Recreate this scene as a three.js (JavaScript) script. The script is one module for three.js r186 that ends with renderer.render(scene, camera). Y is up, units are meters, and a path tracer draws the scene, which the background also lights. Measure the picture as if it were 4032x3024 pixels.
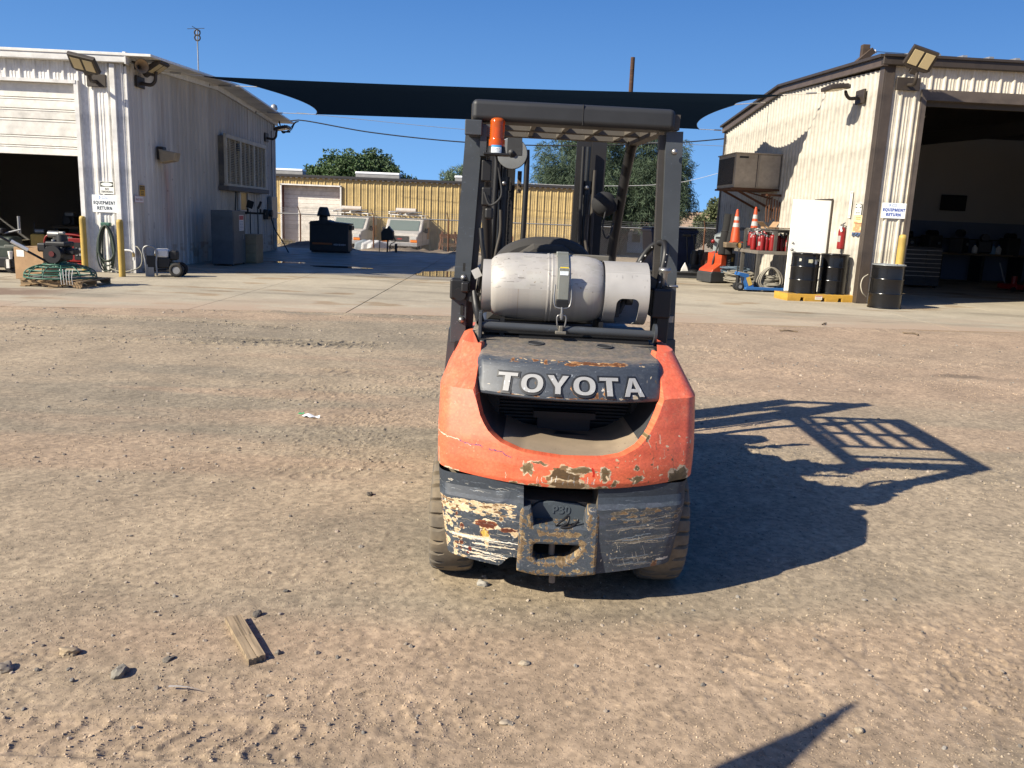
import * as THREE from 'three';
import { RoundedBoxGeometry } from 'three/addons/geometries/RoundedBoxGeometry.js';
import { mergeGeometries, toCreasedNormals, mergeVertices } from 'three/addons/utils/BufferGeometryUtils.js';
import { FontLoader } from 'three/addons/loaders/FontLoader.js';
import { TextGeometry } from 'three/addons/geometries/TextGeometry.js';
import { Brush, Evaluator, SUBTRACTION } from 'three-bvh-csg';

// ---------------------------------------------------------------- camera, sky, sun, exposure
const rad = d => d * Math.PI / 180;
const scene = new THREE.Scene();
const camera = new THREE.PerspectiveCamera(49.75, 4 / 3, 0.05, 1500);
camera.position.set(0, 1.62, 0);
camera.rotation.set(rad(-11.5), 0, rad(2.4), 'YXZ');
camera.updateMatrixWorld();

const renderer = new THREE.WebGLRenderer({ antialias: true });
renderer.setSize(1024, 768);
renderer.toneMapping = THREE.LinearToneMapping;
renderer.toneMappingExposure = 1.95;
renderer.shadowMap.enabled = true;
renderer.shadowMap.type = THREE.PCFSoftShadowMap;

const EL = rad(34.2), TO_SUN = new THREE.Vector3(-0.863 * Math.cos(EL), Math.sin(EL), 0.505 * Math.cos(EL)).normalize();
{
  const W = 512, H = 256, d = new Float32Array(W * H * 4), v = new THREE.Vector3();
  for (let j = 0; j < H; j++) for (let i = 0; i < W; i++) {
    const lat = ((j + 0.5) / H - 0.5) * Math.PI, lon = ((i + 0.5) / W - 0.5) * 2 * Math.PI;
    v.set(Math.cos(lat) * Math.cos(lon), Math.sin(lat), Math.cos(lat) * Math.sin(lon));
    const e = Math.max(0, v.y), t = Math.pow(e, 0.62);
    const k = Math.min(1, t * 1.75);
    let r = 0.150 * (1 - k) + 0.004 * k, g = 0.32 * (1 - k) + 0.055 * k, b = 0.57 * (1 - k) + 0.225 * k;
    const s = Math.max(0, v.dot(TO_SUN)), glow = 0.5 * Math.pow(s, 24) + 0.13 * Math.pow(s, 3);
    r += glow; g += glow * 0.95; b += glow * 0.82;
    if (v.y < 0) { r = 0.20; g = 0.16; b = 0.12; }
    const o = 4 * (j * W + i); d[o] = r; d[o + 1] = g; d[o + 2] = b; d[o + 3] = 1;
  }
  const sky = new THREE.DataTexture(d, W, H, THREE.RGBAFormat, THREE.FloatType);
  sky.mapping = THREE.EquirectangularReflectionMapping; sky.magFilter = sky.minFilter = THREE.LinearFilter; sky.needsUpdate = true;
  scene.background = sky; scene.environment = sky;
}
const sun = new THREE.DirectionalLight(new THREE.Color(1, 0.92, 0.78), 4.8);
sun.position.copy(TO_SUN).multiplyScalar(80).add(new THREE.Vector3(0, 0, -20));
sun.target.position.set(0, 0, -20); scene.add(sun.target);
sun.castShadow = true; sun.shadow.mapSize.set(4096, 4096); sun.shadow.bias = -0.0005;
Object.assign(sun.shadow.camera, { left: -60, right: 60, top: 60, bottom: -60, near: 1, far: 220 });
scene.add(sun);

// ---------------------------------------------------------------- helpers
function rng(a) { return () => { a |= 0; a = a + 0x6D2B79F5 | 0; let t = Math.imul(a ^ a >>> 15, 1 | a); t = t + Math.imul(t ^ t >>> 7, 61 | t) ^ t; return ((t ^ t >>> 14) >>> 0) / 4294967296; }; }
const V = (x, y, z) => new THREE.Vector3(x, y, z);
const clamp = (x, a = 0, b = 1) => x < a ? a : x > b ? b : x;
const sst = (a, b, x) => { const t = clamp((x - a) / (b - a)); return t * t * (3 - 2 * t); };
const lerp = (a, b, t) => a + (b - a) * t;
function hash2(x, y) { let h = Math.imul(x, 374761393) + Math.imul(y, 668265263) | 0; h = Math.imul(h ^ h >>> 13, 1274126177); return ((h ^ h >>> 16) >>> 0) / 4294967296; }
function vn(x, y, wrap = 0) {
  const xi = Math.floor(x), yi = Math.floor(y), fx = x - xi, fy = y - yi, u = fx * fx * (3 - 2 * fx), w = fy * fy * (3 - 2 * fy);
  const m = wrap ? n => ((n % wrap) + wrap) % wrap : n => n;
  const a = hash2(m(xi), m(yi)), b = hash2(m(xi + 1), m(yi)), c = hash2(m(xi), m(yi + 1)), d = hash2(m(xi + 1), m(yi + 1));
  return a + (b - a) * u + (c - a) * w + (a - b - c + d) * u * w;
}
function fbm(x, y, o = 4, wrap = 0) { let s = 0, a = 0.5, t = 0; for (let i = 0; i < o; i++) { s += a * vn(x + i * 17 * !wrap, y + i * 9 * !wrap, wrap); t += a; x *= 2; y *= 2; a *= 0.5; wrap *= 2; } return s / t; }
const interp = (tab, x) => { if (x <= tab[0][0]) return tab[0][1]; for (let i = 1; i < tab.length; i++) if (x <= tab[i][0]) return lerp(tab[i - 1][1], tab[i][1], (x - tab[i - 1][0]) / (tab[i][0] - tab[i - 1][0])); return tab[tab.length - 1][1]; };

const usedNames = {};
function numbered(n) { usedNames[n] = (usedNames[n] || 0) + 1; return usedNames[n] === 1 ? n : `${n}_${String(usedNames[n] - 1).padStart(3, '0')}`; }
function tag(o, label, category, group) { o.userData.label = label; o.userData.category = category; if (group) o.userData.group = group; return o; }
function shadows(m) { m.castShadow = m.receiveShadow = true; return m; }
// box-projected uv in metres
function uvBox(g) {
  const p = g.attributes.position, n = g.attributes.normal, uv = new Float32Array(p.count * 2);
  for (let i = 0; i < p.count; i++) {
    const x = Math.abs(n.getX(i)), y = Math.abs(n.getY(i)), z = Math.abs(n.getZ(i));
    if (y >= x && y >= z) { uv[2 * i] = p.getX(i); uv[2 * i + 1] = p.getZ(i); }
    else if (x >= z) { uv[2 * i] = p.getZ(i); uv[2 * i + 1] = p.getY(i); }
    else { uv[2 * i] = p.getX(i); uv[2 * i + 1] = p.getY(i); }
  }
  g.setAttribute('uv', new THREE.BufferAttribute(uv, 2)); return g;
}
function merged(list) {
  const gs = (Array.isArray(list) ? list.flat(9) : [list]).map(g => { let h = g.index ? g.toNonIndexed() : g; for (const k of Object.keys(h.attributes)) if (!['position', 'normal', 'uv'].includes(k)) h.deleteAttribute(k); if (!h.attributes.normal) h.computeVertexNormals(); if (!h.attributes.uv) uvBox(h); return h; });
  return gs.length === 1 ? gs[0] : mergeGeometries(gs);
}
function mesh(name, geos, mat, keepUV) { const g = merged(geos); if (!keepUV) uvBox(g); const m = shadows(new THREE.Mesh(g, mat)); m.name = name; return m; }
function part(name, geos, mat, parent, label, keepUV) { const m = mesh(name, geos, mat, keepUV); if (label) m.userData.label = label; parent.add(m); return m; }
function thing(name, label, category, pos = [0, 0, 0], ry = 0, group) { const o = new THREE.Group(); o.name = numbered(name); o.position.set(...pos); o.rotation.y = ry; scene.add(o); return tag(o, label, category, group); }
function solo(name, geos, mat, label, category, pos = [0, 0, 0], ry = 0, group, keepUV) { const m = mesh(numbered(name), geos, mat, keepUV); m.position.set(...pos); m.rotation.y = ry; scene.add(m); return tag(m, label, category, group); }
function struct(name, geos, mat, keepUV) { const m = mesh(name, geos, mat, keepUV); m.userData.kind = 'structure'; scene.add(m); return m; }
function copyOf(src, label, pos, ry = src.rotation.y, group) { const c = src.clone(); c.name = numbered(src.name.replace(/_\d{3}$/, '')); c.position.set(...pos); c.rotation.y = ry; c.userData = { ...src.userData }; if (label) c.userData.label = label; if (group) c.userData.group = group; scene.add(c); return c; }

const at = (g, x, y, z, rx = 0, ry = 0, rz = 0) => { if (rx) g.rotateX(rx); if (ry) g.rotateY(ry); if (rz) g.rotateZ(rz); return g.translate(x, y, z); };
const box = (w, h, d, x = 0, y = 0, z = 0, b = 0, rx = 0, ry = 0, rz = 0) => at(b ? new RoundedBoxGeometry(w, h, d, 2, Math.min(b, w / 2.01, h / 2.01, d / 2.01)) : new THREE.BoxGeometry(w, h, d), x, y, z, rx, ry, rz);
const cyl = (r1, r2, h, x = 0, y = 0, z = 0, ax = 'y', seg = 18, open = false) => { const g = new THREE.CylinderGeometry(r1, r2, h, seg, 1, open); if (ax === 'x') g.rotateZ(-Math.PI / 2); if (ax === 'z') g.rotateX(Math.PI / 2); return g.translate(x, y, z); };
function rod(a, b, r, seg = 8, r2 = r) { const A = V(...a), Bv = V(...b), d = Bv.clone().sub(A), L = d.length(); const g = new THREE.CylinderGeometry(r2, r, L, seg); g.applyQuaternion(new THREE.Quaternion().setFromUnitVectors(V(0, 1, 0), d.normalize())); return g.translate((a[0] + b[0]) / 2, (a[1] + b[1]) / 2, (a[2] + b[2]) / 2); }
function beam(a, b, w, h) { const A = V(...a), Bv = V(...b), L = A.distanceTo(Bv), g = new THREE.BoxGeometry(w, h, L), o = new THREE.Object3D(); o.position.copy(A).add(Bv).multiplyScalar(0.5); o.lookAt(Bv); o.updateMatrix(); return g.applyMatrix4(o.matrix); }
const tube = (pts, r, n = 40, rs = 7, closed = false) => new THREE.TubeGeometry(new THREE.CatmullRomCurve3(pts.map(p => V(...p)), closed), n, r, rs, closed);
const lathe = (pts, seg = 28, ax = 'y') => { const g = new THREE.LatheGeometry(pts.map(p => new THREE.Vector2(p[0], p[1])), seg); if (ax === 'x') g.rotateZ(-Math.PI / 2); if (ax === 'z') g.rotateX(Math.PI / 2); return g; };
function ext(pts, depth, bevel = 0, holes = [], seg = 10) { const s = new THREE.Shape(pts.map(p => new THREE.Vector2(...p))); for (const h of holes) s.holes.push(new THREE.Path(h.map(p => new THREE.Vector2(...p)))); const g = new THREE.ExtrudeGeometry(s, { depth, bevelEnabled: bevel > 0, bevelSize: bevel, bevelThickness: bevel, bevelSegments: 2, curveSegments: seg }); return g.translate(0, 0, -depth / 2); }
function grid(nu, nv, fn, uvf) {
  const P = new Float32Array((nu + 1) * (nv + 1) * 3), U = new Float32Array((nu + 1) * (nv + 1) * 2), I = [];
  for (let j = 0; j <= nv; j++) for (let i = 0; i <= nu; i++) { const k = j * (nu + 1) + i, p = fn(i / nu, j / nv, i, j); P.set(p, 3 * k); U.set(uvf ? uvf(i / nu, j / nv, p, i) : [i / nu, j / nv], 2 * k); }
  for (let j = 0; j < nv; j++) for (let i = 0; i < nu; i++) { const a = j * (nu + 1) + i, b = a + 1, c = a + nu + 1, d = c + 1; I.push(a, b, d, a, d, c); }
  const g = new THREE.BufferGeometry(); g.setAttribute('position', new THREE.BufferAttribute(P, 3)); g.setAttribute('uv', new THREE.BufferAttribute(U, 2)); g.setIndex(I); g.computeVertexNormals(); return g;
}
// crease-aware normals for a hand-made grid
const creased = (g, a = 0.6) => toCreasedNormals(g, a);

// ---------------------------------------------------------------- textures
function pixTex(w, h, fn, srgb = true, wrap = true) {
  const d = new Uint8Array(w * h * 4);
  for (let j = 0; j < h; j++) for (let i = 0; i < w; i++) { const c = fn(i / w, j / h, i, j), o = 4 * (j * w + i); d[o] = clamp(c[0]) * 255; d[o + 1] = clamp(c[1]) * 255; d[o + 2] = clamp(c[2]) * 255; d[o + 3] = 255; }
  const t = new THREE.DataTexture(d, w, h); t.magFilter = THREE.LinearFilter; t.minFilter = THREE.LinearMipmapLinearFilter; t.generateMipmaps = true; if (wrap) t.wrapS = t.wrapT = THREE.RepeatWrapping; if (srgb) t.colorSpace = THREE.SRGBColorSpace; t.needsUpdate = true; return t;
}
function canTex(w, h, draw, srgb = true) { const c = document.createElement('canvas'); c.width = w; c.height = h; const x = c.getContext('2d'); draw(x, w, h); const t = new THREE.CanvasTexture(c); if (srgb) t.colorSpace = THREE.SRGBColorSpace; return t; }
// ragged edges and fine grain for a drawn paint map
function ragged(tex, amp, grain, scale = 1) {
  const c = tex.image, w = c.width, h = c.height, x = c.getContext('2d'), s = x.getImageData(0, 0, w, h), d = new Uint8Array(w * h * 4), q = 0.03 * scale;
  for (let j = 0; j < h; j++) for (let i = 0; i < w; i++) {
    const n1 = vn(i * q, j * q) + 0.5 * vn(i * q * 2.7 + 40, j * q * 2.7) + 0.35 * vn(i * q * 7, j * q * 7 + 9) - 0.92, n2 = vn(i * q + 90, j * q + 70) + 0.5 * vn(i * q * 2.7, j * q * 2.7 + 60) + 0.35 * vn(i * q * 7 + 33, j * q * 7) - 0.92;
    const sx = clamp(Math.round(i + amp * n1), 0, w - 1), sy = clamp(Math.round(j + amp * n2), 0, h - 1), o = 4 * ((h - 1 - j) * w + i), p = 4 * (sy * w + sx), g = 1 + grain * (hash2(i, j) - 0.5 + 0.9 * (vn(i * 0.11, j * 0.16) - 0.5) + 0.5 * (vn(i * 0.35, j * 0.3) - 0.5));
    d[o] = clamp(s.data[p] * g, 0, 255); d[o + 1] = clamp(s.data[p + 1] * g, 0, 255); d[o + 2] = clamp(s.data[p + 2] * g, 0, 255); d[o + 3] = 255;
  }
  const t = new THREE.DataTexture(d, w, h); t.magFilter = THREE.LinearFilter; t.minFilter = THREE.LinearMipmapLinearFilter; t.generateMipmaps = true; t.colorSpace = THREE.SRGBColorSpace; t.needsUpdate = true; return t;
}
const rep = (t, sx, sy = sx) => { const c = t.clone(); c.repeat.set(sx, sy); c.needsUpdate = true; return c; };
const T = {};
{
  const g = (lo, hi, f, o) => pixTex(512, 512, (u, v) => { const n = lerp(lo, hi, fbm(u * f, v * f, o, f)); return [n, n, n]; });
  T.grime = pixTex(512, 512, (u, v) => { const a = fbm(u * 4, v * 4, 6, 4), b = fbm(u * 16 + 3, v * 16, 3, 16); let n = 0.86 + 0.22 * (a - 0.5) + 0.10 * (b - 0.5); const sp = vn(u * 128, v * 128, 128); if (sp > 0.93) n -= 0.12; return [n, n * 0.99, n * 0.97]; });
  T.dusty = pixTex(512, 512, (u, v) => { const a = fbm(u * 3, v * 3, 6, 3), d = clamp((a - 0.42) * 2.6); const b = 0.9 + 0.12 * (vn(u * 64, v * 64, 64) - 0.5); return [lerp(0.62, 1, d) * b, lerp(0.64, 0.94, d) * b, lerp(0.68, 0.84, d) * b]; });
  T.bump = g(0, 1, 24, 4);
  T.rough = pixTex(256, 256, (u, v) => { const n = 0.55 + 0.8 * (fbm(u * 6, v * 6, 5, 6) - 0.3); return [n, n, n]; }, false);
  T.scuff = pixTex(512, 512, (u, v) => { const a = fbm(u * 5, v * 5, 5, 5); let n = 0.84 + 0.2 * (a - 0.5); const s = vn(u * 9 + 4 * vn(u * 3, v * 3, 3), v * 150, 0); if (s > 0.9 && a > 0.5) n += 0.3; const k = vn(u * 60, v * 60, 60); if (k > 0.94) n += 0.35; return [n, n * 0.98, n * 0.95]; });
  T.wood = pixTex(512, 512, (u, v) => { const gr = fbm(u * 3, v * 60, 4), n = 0.72 + 0.36 * (gr - 0.5) + 0.2 * (fbm(u * 4, v * 8, 3) - 0.5) - (vn(u * 2, v * 110) > 0.87 ? 0.16 : 0); return [n, n * 0.97, n * 0.92]; });
}
const M = {};
function std(c, roughness = 0.7, metalness = 0, o = {}) { const m = new THREE.MeshStandardMaterial({ roughness, metalness, ...o }); Array.isArray(c) ? m.color.setRGB(...c) : m.color.set(c); return m; }
function worn(c, r = 0.6, me = 0, s = 1.5, o = {}) { return std(c, r, me, { map: rep(T.grime, s), bumpMap: null, ...o }); }
const sharedGrime = rep(T.grime, 0.9), sharedScuff = rep(T.scuff, 1.6), sharedDust = rep(T.dusty, 1.1);
const G = (c, r = 0.6, me = 0) => std(c, r, me, { map: sharedGrime });
const SC = (c, r = 0.5, me = 0) => std(c, r, me, { map: sharedScuff });
const DU = (c, r = 0.7, me = 0) => std(c, r, me, { map: sharedDust });
Object.assign(M, {
  black: SC([0.012, 0.012, 0.013], 0.5), blackMatte: G([0.016, 0.016, 0.017], 0.85), rubber: DU([0.045, 0.042, 0.038], 0.9), steel: G([0.42, 0.42, 0.42], 0.38, 0.8), galv: G([0.38, 0.39, 0.40], 0.5, 0.5),
  bronze: G([0.055, 0.042, 0.032], 0.55), trimWhite: G([0.93, 0.93, 0.92], 0.5), white: G([0.92, 0.91, 0.88], 0.5), lens: std([0.5, 0.40, 0.22], 0.3), yellow: G([0.62, 0.43, 0.10], 0.6), red: SC([0.30, 0.012, 0.012], 0.42), orange: SC([0.62, 0.085, 0.022], 0.45),
  cable: std([0.014, 0.014, 0.015], 0.7), rope: std([0.55, 0.5, 0.42], 0.9), greenPaint: SC([0.05, 0.17, 0.12], 0.5), charcoal: SC([0.045, 0.048, 0.052], 0.6), cardboard: G([0.42, 0.27, 0.15], 0.9), woodPale: std([0.50, 0.36, 0.21], 0.85, 0, { map: rep(T.wood, 1.2) }), woodGrey: std([0.30, 0.235, 0.165], 0.9, 0, { map: rep(T.wood, 1.2) }),
  blue: SC([0.03, 0.15, 0.46], 0.45), glassDark: std([0.02, 0.022, 0.025], 0.3), chrome: std([0.6, 0.6, 0.6], 0.2, 1), rust: G([0.16, 0.07, 0.035], 0.9), brass: std([0.55, 0.4, 0.18], 0.35, 0.9),
});
// a canvas face: print on a thin board
function boardFace(w, h, tex, z = 0.004) { const g = new THREE.PlaneGeometry(w, h).translate(0, 0, z); return [g, std([1, 1, 1], 0.6, 0, { map: tex })]; }
function sign(name, label, w, h, draw, pos, ry, px = 512, back = M.white, group) {
  const t = thing(name, label, 'sign', pos, ry, group);
  part('board', box(w, h, 0.006), back, t);
  const [g, m] = boardFace(w, h, canTex(px, Math.round(px * h / w), draw), 0.0055); part('print', g, m, t, null, true);
  return t;
}
// frames of the two sheds: local x along the front, y up, -z into the depth
const LB = { o: [-8.59, 0, -18.67], a: rad(2) }, RB = { o: [7.678, 0, -18.715], a: rad(3) };
const fr = (F, x, y, z) => { const c = Math.cos(F.a), s = Math.sin(F.a); return [F.o[0] + c * x + s * z, F.o[1] + y, F.o[2] - s * x + c * z]; };
const font = await new FontLoader().loadAsync('fonts/droid/droid_serif_bold.typeface.json');
const fontS = await new FontLoader().loadAsync('fonts/droid/droid_sans_bold.typeface.json');
function glyph(ch, w, h, d, bevel, f = font) { const g = new TextGeometry(ch, { font: f, size: 1, depth: d, curveSegments: 8, bevelEnabled: bevel > 0, bevelSize: bevel, bevelThickness: bevel * 0.5, bevelSegments: 2 }); g.computeBoundingBox(); return g; }
// ---------------------------------------------------------------- ground: one sheet to the horizon
const apronEdge = x => x < -3.8 ? lerp(-12.2, -13.0, clamp((x + 7.6) / 3.8)) + (x < -7.6 ? (x + 7.6) * -0.1 : 0) : -13.0 - 0.105 * (x + 3.8);
const fall = z => -0.46 * sst(30.5, 43, -z) - 0.2 * sst(43, 60, -z);
// tyre tracks: centre line through two points, width, lug pitch, depth
const tracks = [
  { a: [-1.9, -2.27], b: [-0.45, -2.27], w: 0.2, p: 0.086, d: 0.015, s: 1 }, { a: [-1.3, -2.62], b: [0.1, -2.36], w: 0.2, p: 0.09, d: 0.0055, s: -1 },
  { a: [-9, -10.45], b: [0.2, -10.1], w: 0.42, p: 0.13, d: 0.02, s: 1, bend: 0.25 }, { a: [-9, -8.7], b: [-1.2, -9.9], w: 0.4, p: 0.14, d: 0.018, s: -1, bend: -0.2 }, { a: [-7, -11.6], b: [-2.6, -11.1], w: 0.34, p: 0.13, d: 0.015, s: 1 },
  { a: [1.2, -2.0], b: [0.75, -3.4], w: 0.24, p: 0.15, d: 0.007, s: 1 }, { a: [1.7, -2.2], b: [1.25, -3.6], w: 0.24, p: 0.16, d: 0.007, s: -1 }, { a: [-0.35, -1.9], b: [-0.15, -3.4], w: 0.16, p: 0.12, d: 0.004, s: 1 },
  { a: [-3.2, -8.0], b: [0.1, -8.3], w: 0.36, p: 0.14, d: 0.012, s: 1 }, { a: [1.5, -8.6], b: [7, -10.5], w: 0.4, p: 0.15, d: 0.012, s: 1 }, { a: [1.2, -10.6], b: [8, -11.2], w: 0.4, p: 0.15, d: 0.012, s: -1 }, { a: [-3.5, -4.6], b: [-0.6, -5.1], w: 0.3, p: 0.12, d: 0.007, s: 1 },
];
for (const t of tracks) { const dx = t.b[0] - t.a[0], dz = t.b[1] - t.a[1]; t.L = Math.hypot(dx, dz); t.ux = dx / t.L; t.uz = dz / t.L; }
function trackH(x, z) {
  let h = 0;
  for (const t of tracks) {
    const px = x - t.a[0], pz = z - t.a[1], s = px * t.ux + pz * t.uz; if (s < 0 || s > t.L) continue;
    let c = -px * t.uz + pz * t.ux; if (t.bend) c -= t.bend * 4 * (s / t.L) * (1 - s / t.L);
    const q = Math.abs(c) / (t.w / 2); if (q > 1.5) continue;
    const fade = clamp(2.2 * (vn(x * 1.7 + 31, z * 1.7) - 0.22)) * sst(0, 0.15, s / t.L) * sst(0, 0.15, 1 - s / t.L);
    const side = Math.sign(c) * t.s, ph = s / t.p + 0.4 * t.s * Math.sin(c / t.w * 5.4) + 0.22 * (vn(x * 9, z * 9) - 0.5);
    const fp = ph - Math.floor(ph) - 0.5, lug = Math.exp(-fp * fp / 0.014) * (1 - sst(0.85, 1.08, q)) * (0.35 + 1.0 * vn(x * 26, z * 26)) + 0.25;
    h += t.d * fade * (lug - 0.75 * (1 - sst(0.9, 1.15, q)) + 0.16 * Math.exp(-Math.pow((q - 1.15) / 0.16, 2)));
  }
  return h;
}
function bermH(x, z) { let h = 0; for (const [cx, cz, r, a] of [[-8.6, -34.4, 1.0, 0.32], [-7.2, -34.2, 0.8, 0.2], [-4.6, -36.0, 1.5, 0.24], [-3.4, -36.2, 1.2, 0.2], [-2.2, -35.4, 1.1, 0.2], [-5.9, -36.3, 1.0, 0.18]]) { const d = Math.hypot((x - cx), (z - cz) * 1.3) / r; if (d < 2.5) h = Math.max(h, a * Math.exp(-d * d * 1.3) * (0.75 + 0.6 * vn(x * 3, z * 3))); } return h; }
function groundH(x, z) {
  const ed = apronEdge(x), d = z - ed;                       // d > 0: in the yard
  const und = 0.05 * (fbm(x * 0.35 + 5, z * 0.35, 3) - 0.5), near = sst(0.0, 2.5, d);
  let h = und * near;
  const lane = 0.3 + 0.9 * sst(0.4, 0.6, fbm(x * 0.28 + 50, z * 1.3 + 20, 3)), c1 = fbm(x * 3.5, z * 5.5, 2), c2 = fbm(x * 19 + 7, z * 19, 3), amp = 0.35 + 1.0 * sst(0.45, 0.68, fbm(x * 0.9 + 3, z * 0.9 + 8, 3));
  h += 0.006 * (c1 - 0.5) + 0.0018 * amp * (c2 - 0.5); { const c3 = vn(x * 44 + 3, z * 44), c4 = vn(x * 78, z * 78 + 5), rg = 1 - Math.abs(2 * vn(x * 7 + 1.5 * c2, z * 9 + 60) - 1); h += 0.0038 * amp * amp * lane * sst(0.68, 0.94, c3) + 0.0042 * amp * lane * sst(0.74, 0.92, c4) + 0.0045 * amp * lane * Math.pow(rg, 6) * sst(0.45, 0.7, vn(x * 1.4, z * 1.4 + 70)); }
  const clod = vn(x * 31, z * 31), pk = vn(x * 3.1 + 11, z * 3.1); if (clod > 0.72 && pk > 0.55) h += 0.006 * (clod - 0.72) / 0.28 * sst(0.5, 0.75, pk);
  h += trackH(x, z);
  if (d < 0.9) { const n = fbm(x * 2.4, z * 2.4 + 40, 3); h = lerp(h, 0.02 * (n - 0.5) * 2 + 0.022 * (c2 - 0.5), sst(0.9, 0.1, d)); h -= 0.1 * sst(0.12, -0.5, d); if (d < -1 && z > -33.2) return -0.13; }
  if (z < -30) { const o = sst(-31, -33.4, z); h = lerp(-0.13, fall(z) + 0.12 * (fbm(x * 0.6, z * 0.6, 3) - 0.5) + 0.05 * (c1 - 0.5), z < -33.2 ? 1 : 0) + (z < -33.2 ? bermH(x, z) : 0); }
  return h;
}
const gBase = [0.425, 0.343, 0.235];
function groundC(x, z) {
  const a = fbm(x * 0.3 + 9, z * 1.0, 5), b = fbm(x * 2.2, z * 2.2 + 4, 4), c = vn(x * 23, z * 23), e = fbm(x * 0.23, z * 1.4 + 20, 3);
  let k = 0.92 + 0.46 * (b - 0.5) + 0.2 * (c - 0.5) - 0.25 * sst(0.74, 0.9, vn(x * 37, z * 37 + 8)) * sst(0.35, 0.6, b), r = gBase[0], g = gBase[1], bl = gBase[2];
  const grey = sst(0.40, 0.62, a) * (1 - 0.5 * sst(0.6, 2.4, x)); r = lerp(r, 0.305, grey * 0.85); g = lerp(g, 0.26, grey * 0.85); bl = lerp(bl, 0.186, grey * 0.85);
  const red = sst(0.5, 0.68, e) * 0.7; r = lerp(r, 0.46, red); g = lerp(g, 0.338, red); bl = lerp(bl, 0.228, red);
  if (z > apronEdge(x) && z < -6 && x > 1) { const s = sst(-6.5, -9, z) * sst(1, 3, x) * 0.7; r = lerp(r, 0.47, s); g = lerp(g, 0.345, s); bl = lerp(bl, 0.235, s); }
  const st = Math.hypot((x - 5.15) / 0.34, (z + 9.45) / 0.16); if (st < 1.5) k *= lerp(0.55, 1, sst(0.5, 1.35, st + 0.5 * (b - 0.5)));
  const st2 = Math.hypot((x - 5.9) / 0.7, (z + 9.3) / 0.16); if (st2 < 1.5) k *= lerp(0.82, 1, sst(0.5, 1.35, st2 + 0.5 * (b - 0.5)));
  if (z < -33) { const m = clamp(bermH(x, z) * 6) * 0.75; r = lerp(r, 0.10, m); g = lerp(g, 0.072, m); bl = lerp(bl, 0.05, m); }
  return [r * k, g * k, bl * k];
}
{
  const axis = (lo, hi, fine) => { const a = []; let x = 0; while (x < hi) { a.push(x); x += fine(x); } a.push(hi); const b = []; x = 0; while (x > lo) { x -= fine(x); b.push(Math.max(x, lo)); } return [...b.reverse(), ...a]; };
  const xs = axis(-700, 700, x => { const q = Math.abs(x); return q < 1.95 ? 0.0088 : q < 6 ? 0.0105 + (q - 1.95) * 0.0112 : q < 14 ? 0.056 + (q - 6) * 0.03 : 0.3 + (q - 14) * 0.12; });
  const zs = []; { let z = 3; while (z > -700) { zs.push(z); const q = -z; z -= q < 1.9 ? 0.1 : q < 3.1 ? 0.0085 : q < 4.6 ? 0.0125 : q < 13.6 ? 0.0135 + (q - 4.6) * 0.0042 : q < 33 ? 0.3 : q < 37.5 ? 0.12 : 0.3 + (q - 37.5) * 0.14; } zs.push(-700); }
  const nx = xs.length, nz = zs.length, P = new Float32Array(nx * nz * 3), C = new Float32Array(nx * nz * 3), U = new Float32Array(nx * nz * 2), I = new Uint32Array((nx - 1) * (nz - 1) * 6);
  for (let j = 0; j < nz; j++) for (let i = 0; i < nx; i++) { const k = j * nx + i, x = xs[i], z = zs[j]; P[3 * k] = x; P[3 * k + 1] = groundH(x, z); P[3 * k + 2] = z; C.set(groundC(x, z), 3 * k); U[2 * k] = x; U[2 * k + 1] = z; }
  let o = 0; for (let j = 0; j < nz - 1; j++) for (let i = 0; i < nx - 1; i++) { const a = j * nx + i, b = a + 1, c = a + nx, d = c + 1; I[o++] = a; I[o++] = b; I[o++] = d; I[o++] = a; I[o++] = d; I[o++] = c; }
  const g = new THREE.BufferGeometry(); g.setAttribute('position', new THREE.BufferAttribute(P, 3)); g.setAttribute('color', new THREE.BufferAttribute(C, 3)); g.setAttribute('uv', new THREE.BufferAttribute(U, 2)); g.setIndex(new THREE.BufferAttribute(I, 1)); g.computeVertexNormals();
  const fine = pixTex(1024, 1024, (u, v) => { const n = 0.86 + 0.34 * (fbm(u * 48, v * 48, 4, 48) - 0.5) + (vn(u * 200, v * 200, 200) > 0.9 ? 0.14 : 0) - (vn(u * 130 + 5, v * 130, 130) > 0.9 ? 0.26 : 0); return [n, n * 0.985, n * 0.965]; });
  const fb = pixTex(1024, 1024, (u, v) => { const n = 0.5 * fbm(u * 84, v * 84, 4, 84) + 0.5 * (vn(u * 210, v * 210, 210) > 0.82 ? 1 : 0.3); return [n, n, n]; }, false);
  fine.repeat.set(0.9, 0.9); fb.repeat.set(0.9, 0.9);
  const m = shadows(new THREE.Mesh(g, new THREE.MeshStandardMaterial({ vertexColors: true, map: fine, bumpMap: fb, bumpScale: 0.0026, roughness: 0.96 })));
  m.name = 'ground'; m.userData.kind = 'structure'; scene.add(m);
}
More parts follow.
